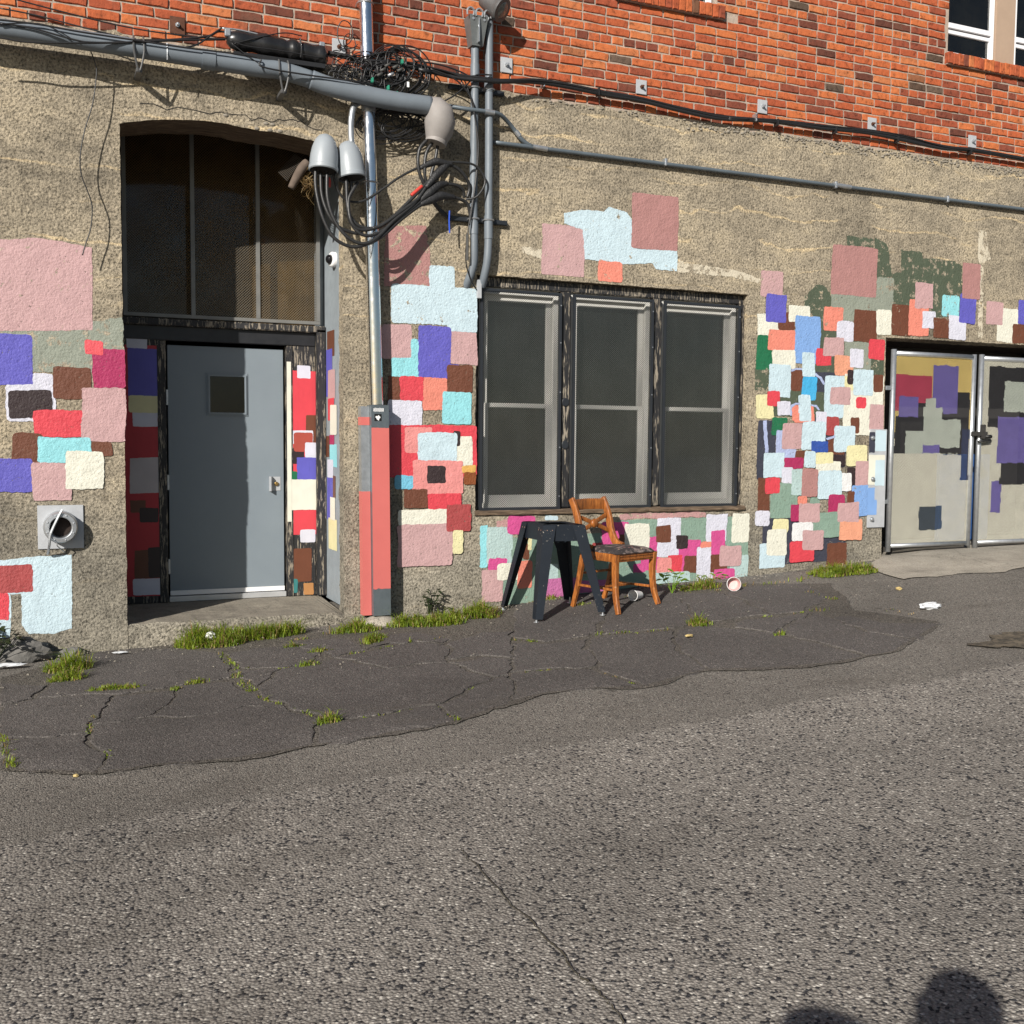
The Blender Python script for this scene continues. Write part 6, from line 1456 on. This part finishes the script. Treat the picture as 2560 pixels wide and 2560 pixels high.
for s in (0, 1):
    a0, a1 = (ri, W_-ri) if s == 0 else (W_-ri, ri)
    beam([(a0, D_+.03, SH+.255), (W_/2, D_+.012, SH+.19), (a1, D_+.004, SH+.12)], .018, .032, 'cross_splat')
MB().lathe([(.038, 0), (.034, .012), (.02, .018), (0, .019)], CP_(W_/2, D_+.006, SH+.19), tuple(-v), 18).build('rosette', CWOOD, ch, True)
for (a0, b0, a1, b1) in ((0.02, .012, W_-.02, .012), (.005, .04, ri, D_-.05), (W_-.005, .04, W_-ri, D_-.05), (ri, D_-.045, W_-ri, D_-.045)):
    beam([(a0, b0, SH-.04), ((a0+a1)/2, (b0+b1)/2, SH-.04), (a1, b1, SH-.04)], .022, .062, 'seat_rail')
beam([(.03, -.001, SH-.028), (W_/2, -.001, SH-.028), (W_-.03, -.001, SH-.028)], .006, .008, 'moulding'); beam([(.03, -.001, SH-.052), (W_/2, -.001, SH-.052), (W_-.03, -.001, SH-.052)], .006, .008, 'moulding')
for (p0, p1) in (((ri*.5, .03, .16), (ri, D_, .16)), ((W_-ri*.5, .03, .16), (W_-ri, D_, .16)), ((.03, .22, .16), (W_-.03, .22, .16)), ((ri, D_, .25), (W_-ri, D_, .25))):
    beam([p0, tuple((Vector(p0)+Vector(p1))/2), p1], .02, .018, 'stretcher')
vs = []; kx, ky = 14, 12
for j in range(ky+1):
    for i in range(kx+1):
        s, t_ = i/kx, j/ky; hw = (W_/2+.012)*(1-t_)+(WB/2+.01)*t_; a = W_/2+(2*s-1)*hw; b = -.012+(D_-.04)*t_
        e = min(1, 6*min(s, 1-s), 6*min(t_, 1-t_)); vs.append(CP_(a, b, SH-.008+.034*e**.5+.008*math.sin(PI*s)*math.sin(PI*t_)+.003*nz(s*9, t_*9)))
MB().add(vs, [(j*(kx+1)+i, j*(kx+1)+i+1, (j+1)*(kx+1)+i+1, (j+1)*(kx+1)+i) for j in range(ky) for i in range(kx)]).build('seat', FLORAL, ch, True)

# ------------------------------------------------------------------ litter
def cup(pos, ax, h, r0, r1, lab, mo, mi_):
    t = empty('paper_cup', pos, lab, 'cup'); ax = Vector(ax).normalized(); p_ = Vector(pos)
    MB().lathe([(0, 0), (r0, 0), (r0*.5+r1*.5, h*.5), (r1, h), (r1+.003, h), (r1+.003, h-.004)], p_, ax, 26, cap=False).build('shell', mo, t, 'auto')
    MB().lathe([(0, .006), (r0-.002, .006), (r1-.002, h-.001)], p_, ax, 26, cap=False).build('lining', mi_, t, 'auto')
    MB().lathe([(r1-.001, h-.001), (r1+.004, h+.001), (r1-.001, h+.003), (r1-.001, h-.001)], p_, ax, 26, cap=False).build('rim', mo, t, True)
g = [(3.359,-0.5275,0.022)][0]; gp = (g[0]+.10, g[1]+.02, gz(g[0]+.1, g[1])+.034); cup(gp, (-.85, -.5, .06), .115, .029, .042, 'white paper cup lying under the wooden chair', CUPW, CUPW)
g = [(4.252,-0.6428,0.0751)][0]; gp = (g[0]+.045, g[1]+.07, gz(g[0], g[1])+.045); cup(gp, (-.42, -.9, .12), .07, .045, .056, 'pink stained paper tub lying by the mural, right of the chair', CUPW, CUPP)
def crumple(name, pos, sx, sy, sz, mat, lab, cat, seed, lvl=3):
    bm = bmesh.new(); bmesh.ops.create_icosphere(bm, subdivisions=lvl, radius=1)
    for v in bm.verts:
        f = 1+.45*nz(v.co.x*2.2+seed, v.co.y*2.2, v.co.z*2.2); v.co = Vector((pos[0]+v.co.x*sx*f, pos[1]+v.co.y*sy*f, max(pos[2]-.003, pos[2]+sz*.7+v.co.z*sz*f)))
    o = MB().bm(bm).build(name, mat); return tag(o, lab, cat)
g = [(5.07,-1.955,0.0926)][0]; crumple('plastic_wrapper', (g[0], g[1], ground(g[0], g[1])), .09, .05, .028, LITTER, 'crumpled clear plastic wrapper on the asphalt in front of the gate', 'litter', 3)
g = [(-1.13,-0.3219,-0.2029)][0]; crumple('paper_scrap', (g[0], g[1], ground(g[0], g[1])+.02), .10, .03, .012, LITTER, 'folded white paper scrap at the far left edge of the pavement', 'litter', 9)
g = [(0.158,-0.2142,-0.1618)][0]; crumple('paper_scrap', (g[0], g[1], ground(g[0], g[1])+.05), .035, .02, .03, CUPW, 'small white paper scrap in the grass below the doorstep', 'litter', 5)
g = [(-0.4367,-0.1729,-0.1975)][0]; crumple('paper_scrap', (g[0], g[1], ground(g[0], g[1])+.025), .05, .02, .006, LITTER, 'thin pale scrap on the pavement left of the doorstep', 'litter', 15)
g = [(-0.7728,-2.673,-0.2527)][0]; crumple('yellow_scrap', (g[0], g[1], ground(g[0], g[1])), .012, .01, .008, LEAFY, 'small yellow scrap on the asphalt at the pavement edge, far left', 'litter', 25, 2)
g = [(3.046,-1.863,-0.022)][0]; crumple('yellow_scrap', (g[0], g[1], ground(g[0], g[1])+.025), .03, .016, .01, LEAFY, 'dry yellow leaf lying on the cracked pavement right of the chair', 'leaf', 21, 2)
g = [(5.442,-1.242,0.1217)][0]; crumple('yellow_scrap', (g[0], g[1], ground(g[0], g[1])), .03, .02, .015, LEAFY, 'pale yellow scrap on the ground before the concrete apron', 'litter', 31, 2)
g = [(-1.046,0.1107,-0.1921)][0]; crumple('dark_stone', (g[0], -.12, ground(g[0], -.1)-.03), .17, .09, .11, STONE, 'rounded dark stone against the wall at the far left', 'stone', 41)
g = [(-0.7444,0.006,-0.1942)][0]; crumple('dark_stone', (g[0], -.06, ground(g[0], -.06)-.02), .09, .05, .05, STONE, 'low stone half hidden behind the grass tuft by the wall', 'stone', 47)
# gravel and debris along the wall
mb = MB()
for i in range(900):
    x = rnd.uniform(-1.6, 6.4); y = -abs(rnd.gauss(.0, .16))-.02; r = rnd.uniform(.003, .009)*(1.5 if rnd.random() < .08 else 1)
    if rnd.random() < .3: y = -rnd.uniform(.05, 1.6); r *= .7
    z = ground(x, y)+.024; a = rnd.uniform(0, 6); c, s = math.cos(a)*r, math.sin(a)*r
    mb.add([(x+c, y+s, z), (x-s, y+c, z), (x-c, y-s, z), (x+s, y-c, z), (x, y, z+r*.9)], [(0, 1, 4), (1, 2, 4), (2, 3, 4), (3, 0, 4)])
tag(mb.build('loose_gravel', PEB), 'loose gravel and crumbs scattered along the foot of the wall', 'gravel', kind='stuff')

# ------------------------------------------------------------------ grass
gr = MB(); GR = random.Random(5)
def blades(x, y, rx, ry, n, h, zoff=.02, dry=.15, clampy=True):
    for i in range(n):
        a = GR.uniform(0, 2*PI); q = GR.random()**.8*1.25; bx, by = x+rx*q*math.cos(a), y+ry*q*math.sin(a)
        if clampy and by > -.012: by = -.012-abs(GR.gauss(0, .02))
        z = ground(bx, by)+zoff-.012; hh = h*GR.uniform(.35, 1.15)*(1.15-.5*q)*(.55+1.1*abs(nz(bx*7, by*7, 2)))*1.25; d = GR.uniform(0, 2*PI); ln = hh*GR.uniform(.3, 1.3); w_ = GR.uniform(.0022, .0046)
        wx, wy = -math.sin(d)*w_, math.cos(d)*w_; mx, my = bx+math.cos(d)*ln*.4, by+math.sin(d)*ln*.4; ex, ey = bx+math.cos(d)*ln, by+math.sin(d)*ln
        ey = min(ey, -.004) if clampy else ey; my = min(my, -.004) if clampy else my
        gr.add([(bx-wx, by-wy, z), (bx+wx, by+wy, z), (mx+wx*.8, my+wy*.8, z+hh*.65), (mx-wx*.8, my-wy*.8, z+hh*.65), (ex, ey, z+hh*(.95 if ln < hh*.6 else .7))], [(0, 1, 2, 3), (3, 2, 4)], 1 if GR.random() < dry else 0)
def strip(pts, n, r, h, **kw):
    for i in range(len(pts)-1):
        a, b = Vector(pts[i][:2]), Vector(pts[i+1][:2]); L = (b-a).length
        for j in range(max(1, int(n*L))):
            p_ = a.lerp(b, GR.random()); blades(p_.x, p_.y, r, r*.6, GR.randrange(3, 9), h*GR.uniform(.5, 1.1), **kw)
T_ = [(-0.7768,-0.5145,-0.2056),(-0.7874,-0.7323,-0.2105),(-0.7646,-0.7416,-0.2104)]
blades(T_[0][0], T_[0][1], .12, .07, 420, .13); blades(T_[1][0], T_[1][1]-.05, .09, .06, 260, .09)
for p_ in [(-0.5733,-1.136,-0.215),(-0.4551,-1.156,-0.2128)]: blades(p_[0], p_[1], .09, .03, 170, .045)
for i, p_ in enumerate([(0.0496,-0.1403,-0.1677),(0.1388,-0.1532,-0.1621),(0.2516,-0.1331,-0.1544),(0.3592,-0.1577,-0.1478),(0.4674,-0.1823,-0.1411),(0.5761,-0.207,-0.1344),(0.6945,-0.1871,-0.1264),(0.2491,-0.2763,-0.1568),(0.0942,-0.2182,-0.166)]): blades(p_[0], min(p_[1], -.06), .11, .06, 330, .15)
strip([(0.6831,-0.4277,-0.1313),(0.9896,-0.3388,-0.1099)], 14, .05, .05, dry=.5)
for p_ in [(1.101,-0.3638,-0.1031),(1.174,-0.3103,-0.0974),(1.23,-0.3955,-0.0964)]: blades(p_[0], min(-.05, p_[1]), .10, .05, 200, .09)
for p_ in [(1.165,-0.7995,-0.107),(1.224,-0.693,-0.102)]: blades(p_[0], p_[1], .07, .04, 130, .07)
for p_ in [(1.55,-0.3415,-0.0862),(1.682,-0.3187,-0.0821),(1.813,-0.305,-0.0782),(1.939,-0.3111,-0.0747),(2.079,-0.2867,-0.0706),(2.229,-0.2405,-0.066),(1.85,-0.4397,-0.0787),(1.709,-0.4232,-0.0827)]: blades(p_[0], min(-.04, p_[1]), .12, .06, 260, .11)
strip([(0.1904,-0.5564,-0.1651),(0.2035,-0.9808,-0.171),(0.1826,-1.27,-0.1769),(0.1982,-1.558,-0.1806),(0.2055,-1.694,-0.1823)], 26, .035, .045); strip([(0.2055,-1.694,-0.1823),(0.2507,-1.94,-0.1834),(0.3266,-2.075,-0.181),(0.3838,-2.28,-0.1809),(0.4462,-2.468,-0.1803)], 22, .02, .03); blades([(0.45,-2.48,-0.1803)][0][0], [(0.45,-2.48,-0.1803)][0][1], .06, .03, 110, .06)
strip([(-1.104,-1.873,-0.247),(-1.082,-2.157,-0.2541),(-1.039,-2.428,-0.2597)], 30, .035, .05); strip([(-0.652,-1.68,-0.2272),(-0.7027,-2.023,-0.2358),(-0.6854,-2.081,-0.2363)], 22, .02, .035); strip([(-0.6194,-2.304,-0.2379),(-0.6157,-2.484,-0.2411)], 20, .02, .03); blades([(-0.1924,-1.346,-0.2015)][0][0], [(-0.1924,-1.346,-0.2015)][0][1], .03, .03, 60, .04)
for p_ in [(-0.0583,-1.245,-0.1916),(0.7802,-0.8605,-0.1325),(0.6614,-0.62,-0.1359),(0.6288,-1.217,-0.1482)]: blades(p_[0], p_[1], .07, .025, 90, .04)
strip([(0.8409,-1.088,-0.1327),(0.9545,-1.062,-0.1251),(1.123,-1.043,-0.1141),(1.43,-0.8968,-0.0985),(1.655,-0.9203,-0.091)], 12, .03, .03); strip([(0.2239,-1.01,-0.1702),(0.4576,-1.192,-0.1585),(0.6977,-1.102,-0.1419)], 9, .02, .025); strip([(0.4912,-2.484,-0.1779),(0.8016,-2.502,-0.1598),(1.035,-2.474,-0.1455)], 10, .015, .02); strip([(1.033,-2.478,-0.1457),(1.055,-2.786,-0.1499)], 18, .015, .022); strip([(1.188,-2.39,-0.1348),(1.382,-2.218,-0.1219)], 8, .015, .02)
strip([(2.048,-1.187,-0.0796),(2.127,-1.281,-0.0774),(2.265,-1.411,-0.0729)], 26, .03, .035); strip([(2.568,-1.375,-0.0537),(2.693,-1.374,-0.0435),(2.876,-1.499,-0.0303)], 24, .035, .04); strip([(2.876,-1.499,-0.0303),(3.104,-1.545,-0.013)], 16, .03, .03, dry=.5)
for p_ in [(3.344,-1.512,0.0042),(3.35,-1.569,0.0037)]: blades(p_[0], p_[1], .07, .04, 90, .06, dry=.3)
strip([(1.671,-2.059,-0.1056),(1.947,-2.109,-0.0929)], 16, .02, .025); strip([(2.158,-2.327,-0.0845),(2.161,-2.545,-0.0861),(2.191,-2.734,-0.0859)], 14, .015, .018, dry=.4); blades([(3.583,-2.124,0.0093)][0][0], [(3.583,-2.124,0.0093)][0][1], .04, .02, 60, .05)
strip([(4.246,-1.576,0.0576),(4.408,-1.674,0.0635)], 16, .06, .05, dry=.4); strip([(3.667,-1.533,0.0262),(3.949,-1.621,0.0428),(4.215,-1.614,0.0554)], 8, .02, .025); strip([(4.742,-0.9837,0.0894),(4.734,-1.167,0.0863),(4.723,-1.387,0.0826)], 20, .05, .035, dry=.35); strip([(4.667,-1.649,0.0761),(4.787,-1.887,0.0784),(4.766,-2.252,0.0722)], 6, .05, .02, dry=.7)
for p_ in [(5.467,-0.2808,0.1345),(5.454,-0.3924,0.1325),(5.471,-0.4647,0.1325)]: blades(p_[0], min(-.05, p_[1]), .14, .06, 280, .10)
for p_ in [(5.696,-0.3876,0.1455),(5.711,-0.4623,0.1457),(5.745,-0.4921,0.1478)]: blades(p_[0], min(-.05, p_[1]), .13, .06, 260, .10)
for p_ in [(4.002,-0.4059,0.0702),(4.136,-0.3336,0.0766),(4.164,-0.3988,0.0763)]: blades(p_[0], min(-.04, p_[1]), .11, .05, 170, .09, dry=.3)
strip([(4.443,-0.4578,0.0857),(4.688,-0.4962,0.0944),(4.947,-0.4959,0.1053),(5.263,-0.4343,0.1222)], 15, .06, .07, dry=.45); strip([(4.727,-0.7775,0.0917),(4.791,-0.7654,0.0945)], 20, .05, .04); strip([(3.824,-0.5231,0.058),(4.155,-0.541,0.0733)], 10, .05, .03, dry=.6)
blades([(1.366,0.7388,-0.0748)][0][0], .12, .05, .04, 110, .08, zoff=.12, clampy=False)
for i, p_ in enumerate([(2.188,-0.159,-0.0665),(2.216,-0.2258,-0.0662),(2.219,-0.3301,-0.0669),(2.356,-0.0855,-0.0616),(2.911,0.0662,-0.0079),(2.978,-0.3909,-0.0074)]): blades(p_[0], min(-.03, p_[1]), .08, .05, (220, 220, 180, 60, 50, 40)[i], (.12, .1, .09, .06, .06, .04)[i], dry=.3)
strip([(2.655,-0.0252,-0.0347),(2.873,-0.0125,-0.0128),(3.006,-0.1421,-0.0013)], 18, .05, .05, dry=.7); strip([(3.353,-0.2742,0.0258),(3.521,-0.4691,0.0356)], 10, .05, .04, dry=.7)
tag(gr.build('grass', [GRASS, DRY], None, False, False), 'short green grass and dry stalks growing from cracks and along the wall', 'grass', kind='stuff')
# leafy weeds
def weed(x, y, n, h, r, mat, lab, size, seed, zoff=.02):
    R_ = random.Random(seed); t = empty('weed', (x, y, ground(x, y)), lab, 'weed'); st = MB(); lf = MB(); z0 = ground(x, y)+zoff-.01
    for i in range(n):
        a = R_.uniform(0, 2*PI); hh = h*R_.uniform(.4, 1); ex, ey = x+math.cos(a)*r*R_.uniform(.3, 1), min(-.02, y+math.sin(a)*r*R_.uniform(.2, .8)); st.tube([(x, y, z0), ((x+ex)/2, (y+ey)/2, z0+hh*.6), (ex, ey, z0+hh)], .0025, 4, 3)
        for k in range(3):
            b = R_.uniform(0, 2*PI); s = size*R_.uniform(.6, 1.1); c0 = Vector((ex, ey, z0+hh-.02*k)); d = Vector((math.cos(b), math.sin(b)*.8-.2, R_.uniform(-.2, .5))).normalized()*s; w_ = d.cross(Vector((0, 0, 1))).normalized()*s*.38; up_ = Vector((0, 0, s*.12))
            lf.add([c0, c0+d*.35+w_+up_, c0+d*.75+w_*.8+up_, c0+d, c0+d*.75-w_*.8+up_, c0+d*.35-w_+up_, c0+d*.5-up_*.3], [(0, 1, 6), (1, 2, 6), (2, 3, 6), (3, 4, 6), (4, 5, 6), (5, 0, 6)])
    st.build('stem', mat, t); lf.build('leaf', mat, t)
g = [(3.781,-0.4711,0.0557)][0]; weed(g[0], min(g[1], -.06), 7, .17, .10, LEAF, 'bright green broad leafed weed beside the chair shadow at the wall', .075, 1)
g = [(4.273,-0.3088,0.082)][0]; weed(g[0], min(g[1], -.06), 4, .10, .10, LEAF, 'low green leafed weed left of the pink stained tub', .07, 2)
g = [(1.829,0.0527,-0.0735)][0]; weed(g[0], -.06, 12, .2, .12, LEAFD, 'dark purple green weed behind the grass right of the pipe guard', .045, 3)
g = [(-1.159,0.0611,-0.1926)][0]; weed(g[0]-.05, -.2, 22, .28, .2, LEAFD, 'dark leafy plant at the far left edge against the wall', .06, 4)
# dark drain stain hollow at right
k = N('damp_silt'); P = k.pos(); k.base(k.mix(k.ramp(k.noise(P, 22, 4, .7), [(.35, 0), (.65, 1)]), (.03, .026, .02), (.16, .13, .09))); k.rough(.9); k.bump(k.noise(P, 60, 3), .8, .01); SILT = k.m
g = [(4.402,-2.981,0.0406),(4.59,-2.931,0.0523),(4.82,-2.827,0.067),(4.934,-2.788,0.074),(4.98,-2.857,0.0757),(4.874,-3.046,0.067),(4.743,-3.177,0.0574),(4.586,-3.2,0.048),(4.492,-3.122,0.0437)]
gp = []
for i in range(len(g)):
    for j in range(8): t_ = j/8; a, b = g[i], g[(i+1) % len(g)]; x, y = a[0]*(1-t_)+b[0]*t_, a[1]*(1-t_)+b[1]*t_; gp.append((x+.10*nz(x*5, y*5)+.05*nz(x*17, y*17), y+.10*nz(x*5, y*5, 4)+.05*nz(x*17, y*17, 9)))
tag(flat_sheet('silt_patch', gp, .012, SILT, None, .3), kind='structure')
# long tar crack in the foreground asphalt
cr = [(0.5121,-4.251,-0.2041),(0.4969,-4.36,-0.2066),(0.5065,-4.439,-0.2072)]+[(0.4947,-4.778,-0.213),(0.5115,-4.886,-0.2136),(0.5025,-4.984,-0.2156),(0.5086,-5.12,-0.2173),(0.4938,-5.218,-0.2196),(0.5022,-5.3,-0.2204),(0.5071,-5.377,-0.2212),(0.5054,-5.447,-0.2224),(0.495,-5.522,-0.2241)]
mb = MB(); vs = []
Q = []
for i in range(len(cr)-1):
    for j in range(8): t_ = j/8; Q.append((cr[i][0]*(1-t_)+cr[i+1][0]*t_, cr[i][1]*(1-t_)+cr[i+1][1]*t_))
for i, (x, y) in enumerate(Q):
    x += .014*nz(i*.6, 3); y += .014*nz(i*.6, 8); w_ = (.002+.006*abs(nz(i*.35)))*min(1, i/20+.2); vs += [(x-w_, y-w_*.4, ground(x, y)+.010), (x+w_, y+w_*.4, ground(x, y)+.010)]
mb.add(vs, [(2*i, 2*i+2, 2*i+3, 2*i+1) for i in range(len(Q)-1)]).build('road_crack', simple('crack_filler', (.07, .06, .04), .95, 0, .5, 30, .6), bpy.data.objects['road'])

# ------------------------------------------------------------------ the person taking the picture (only the shadow is in frame)
px0, py0 = CX-.20*fw.x, CY-.20*fw.y
pz = ground(px0, py0)
def skin_fig(name, verts, edges, rad, mat, parent, sub=2):
    me = bpy.data.meshes.new(name); me.from_pydata(verts, edges, []); o = link(name, me, mat, parent)
    md = o.modifiers.new('skin', 'SKIN'); sv_ = me.skin_vertices[0].data if me.skin_vertices else None
    if sv_ is None:
        bm = bmesh.new(); bm.from_mesh(me); bm.verts.layers.skin.verify(); bm.to_mesh(me); bm.free(); sv_ = me.skin_vertices[0].data
    for i, r in enumerate(rad): sv_[i].radius = (r if isinstance(r, tuple) else (r, r)); sv_[i].use_root = i == 0
    md2 = o.modifiers.new('sub', 'SUBSURF'); md2.levels = sub; md2.render_levels = sub; return o
per = empty('person', (px0, py0, pz), 'person in a dark jacket holding up a phone', 'person')
H0 = 1.46-pz; fd = Vector((fw.x, fw.y, 0)).normalized(); sd = Vector((fd.y, -fd.x, 0))
def pp(f, s, z): q = Vector((px0, py0, pz))+fd*f+sd*s; return (q.x, q.y, q.z+z)
k = H0/1.75
V_ = [pp(0, 0, .95*k), pp(0, 0, 1.15*k), pp(0, 0, 1.36*k), pp(.01, 0, 1.48*k), pp(.03, 0, 1.56*k), pp(.04, 0, 1.66*k), pp(0, .21, 1.40*k), pp(.08, .37, 1.20*k), pp(.12, .12, 1.40*k), pp(0, -.22, 1.43*k), pp(.05, -.44, 1.62*k), pp(.13, -.14, 1.50*k), pp(0, .1, .88*k), pp(.02, .12, .49*k), pp(-.01, .13, .07), pp(.12, .15, .045), pp(0, -.1, .88*k), pp(.02, -.12, .49*k), pp(-.01, -.13, .07), pp(.12, -.15, .045)]
E_ = [(0, 1), (1, 2), (2, 3), (3, 4), (4, 5), (2, 6), (6, 7), (7, 8), (2, 9), (9, 10), (10, 11), (0, 12), (12, 13), (13, 14), (14, 15), (0, 16), (16, 17), (17, 18), (18, 19)]
rad = [(.20, .13), (.19, .12), (.21, .12), .065, .085, .095, .085, .07, .04, .085, .07, .04, .09, .065, .045, .04, .09, .065, .045, .04]
skin_fig('body', V_, E_, rad, simple('dark_jacket', (.03, .032, .04), .85, 0, .3, 8), per)
bm = bmesh.new(); bmesh.ops.create_icosphere(bm, subdivisions=3, radius=1); hc = Vector(pp(.02, 0, 1.65*k))
for vv in bm.verts: vv.co = hc+Vector((vv.co.x*.10, vv.co.y*.11, vv.co.z*.115))*(1+.08*nz(vv.co.x*4, vv.co.y*4, vv.co.z*4))
MB().bm(bm).build('hair', simple('dark_hair', (.02, .015, .012), .6), per, True)
SKIN = simple('skin', (.45, .27, .2), .5)
for s in (-1, 1):
    hd_ = Vector(pp(.115, .105*s, (1.42 if s > 0 else 1.46)*k)); HV_ = [tuple(hd_), tuple(hd_+Vector((0, 0, .05)))]; HE = [(0, 1)]; HR = [.028, .03]
    for j in range(5):
        a = hd_+Vector((0, 0, .02+.02*j))+sd*(-.01*s); b = a+fd*.035-sd*(.02*s); c = b-sd*(.035*s)+fd*.004; i0 = len(HV_); HV_ += [tuple(a), tuple(b), tuple(c)]; HE += [(1 if j > 1 else 0, i0), (i0, i0+1), (i0+1, i0+2)]; HR += [.011, .009, .008]
    skin_fig('hand', HV_, HE, HR, SKIN, per, 1)
fo = Vector((CX, CY, CZ))-fw*.05
ph = empty('phone', tuple(fo), 'dark phone held up in both hands by the person', 'phone')
mb = MB(); vs = []
for (a, b, c) in [(a, b, c) for c in (0, -.009) for (a, b) in ((-.075, -.037), (.075, -.037), (.075, .037), (-.075, .037))]: vs.append(fo+rt*a+up*b+fw*c)
mb.add(vs, [(0, 1, 2, 3), (7, 6, 5, 4), (0, 4, 5, 1), (1, 5, 6, 2), (2, 6, 7, 3), (3, 7, 4, 0)]).build('case', simple('phone_black', (.01, .01, .012), .3), ph)
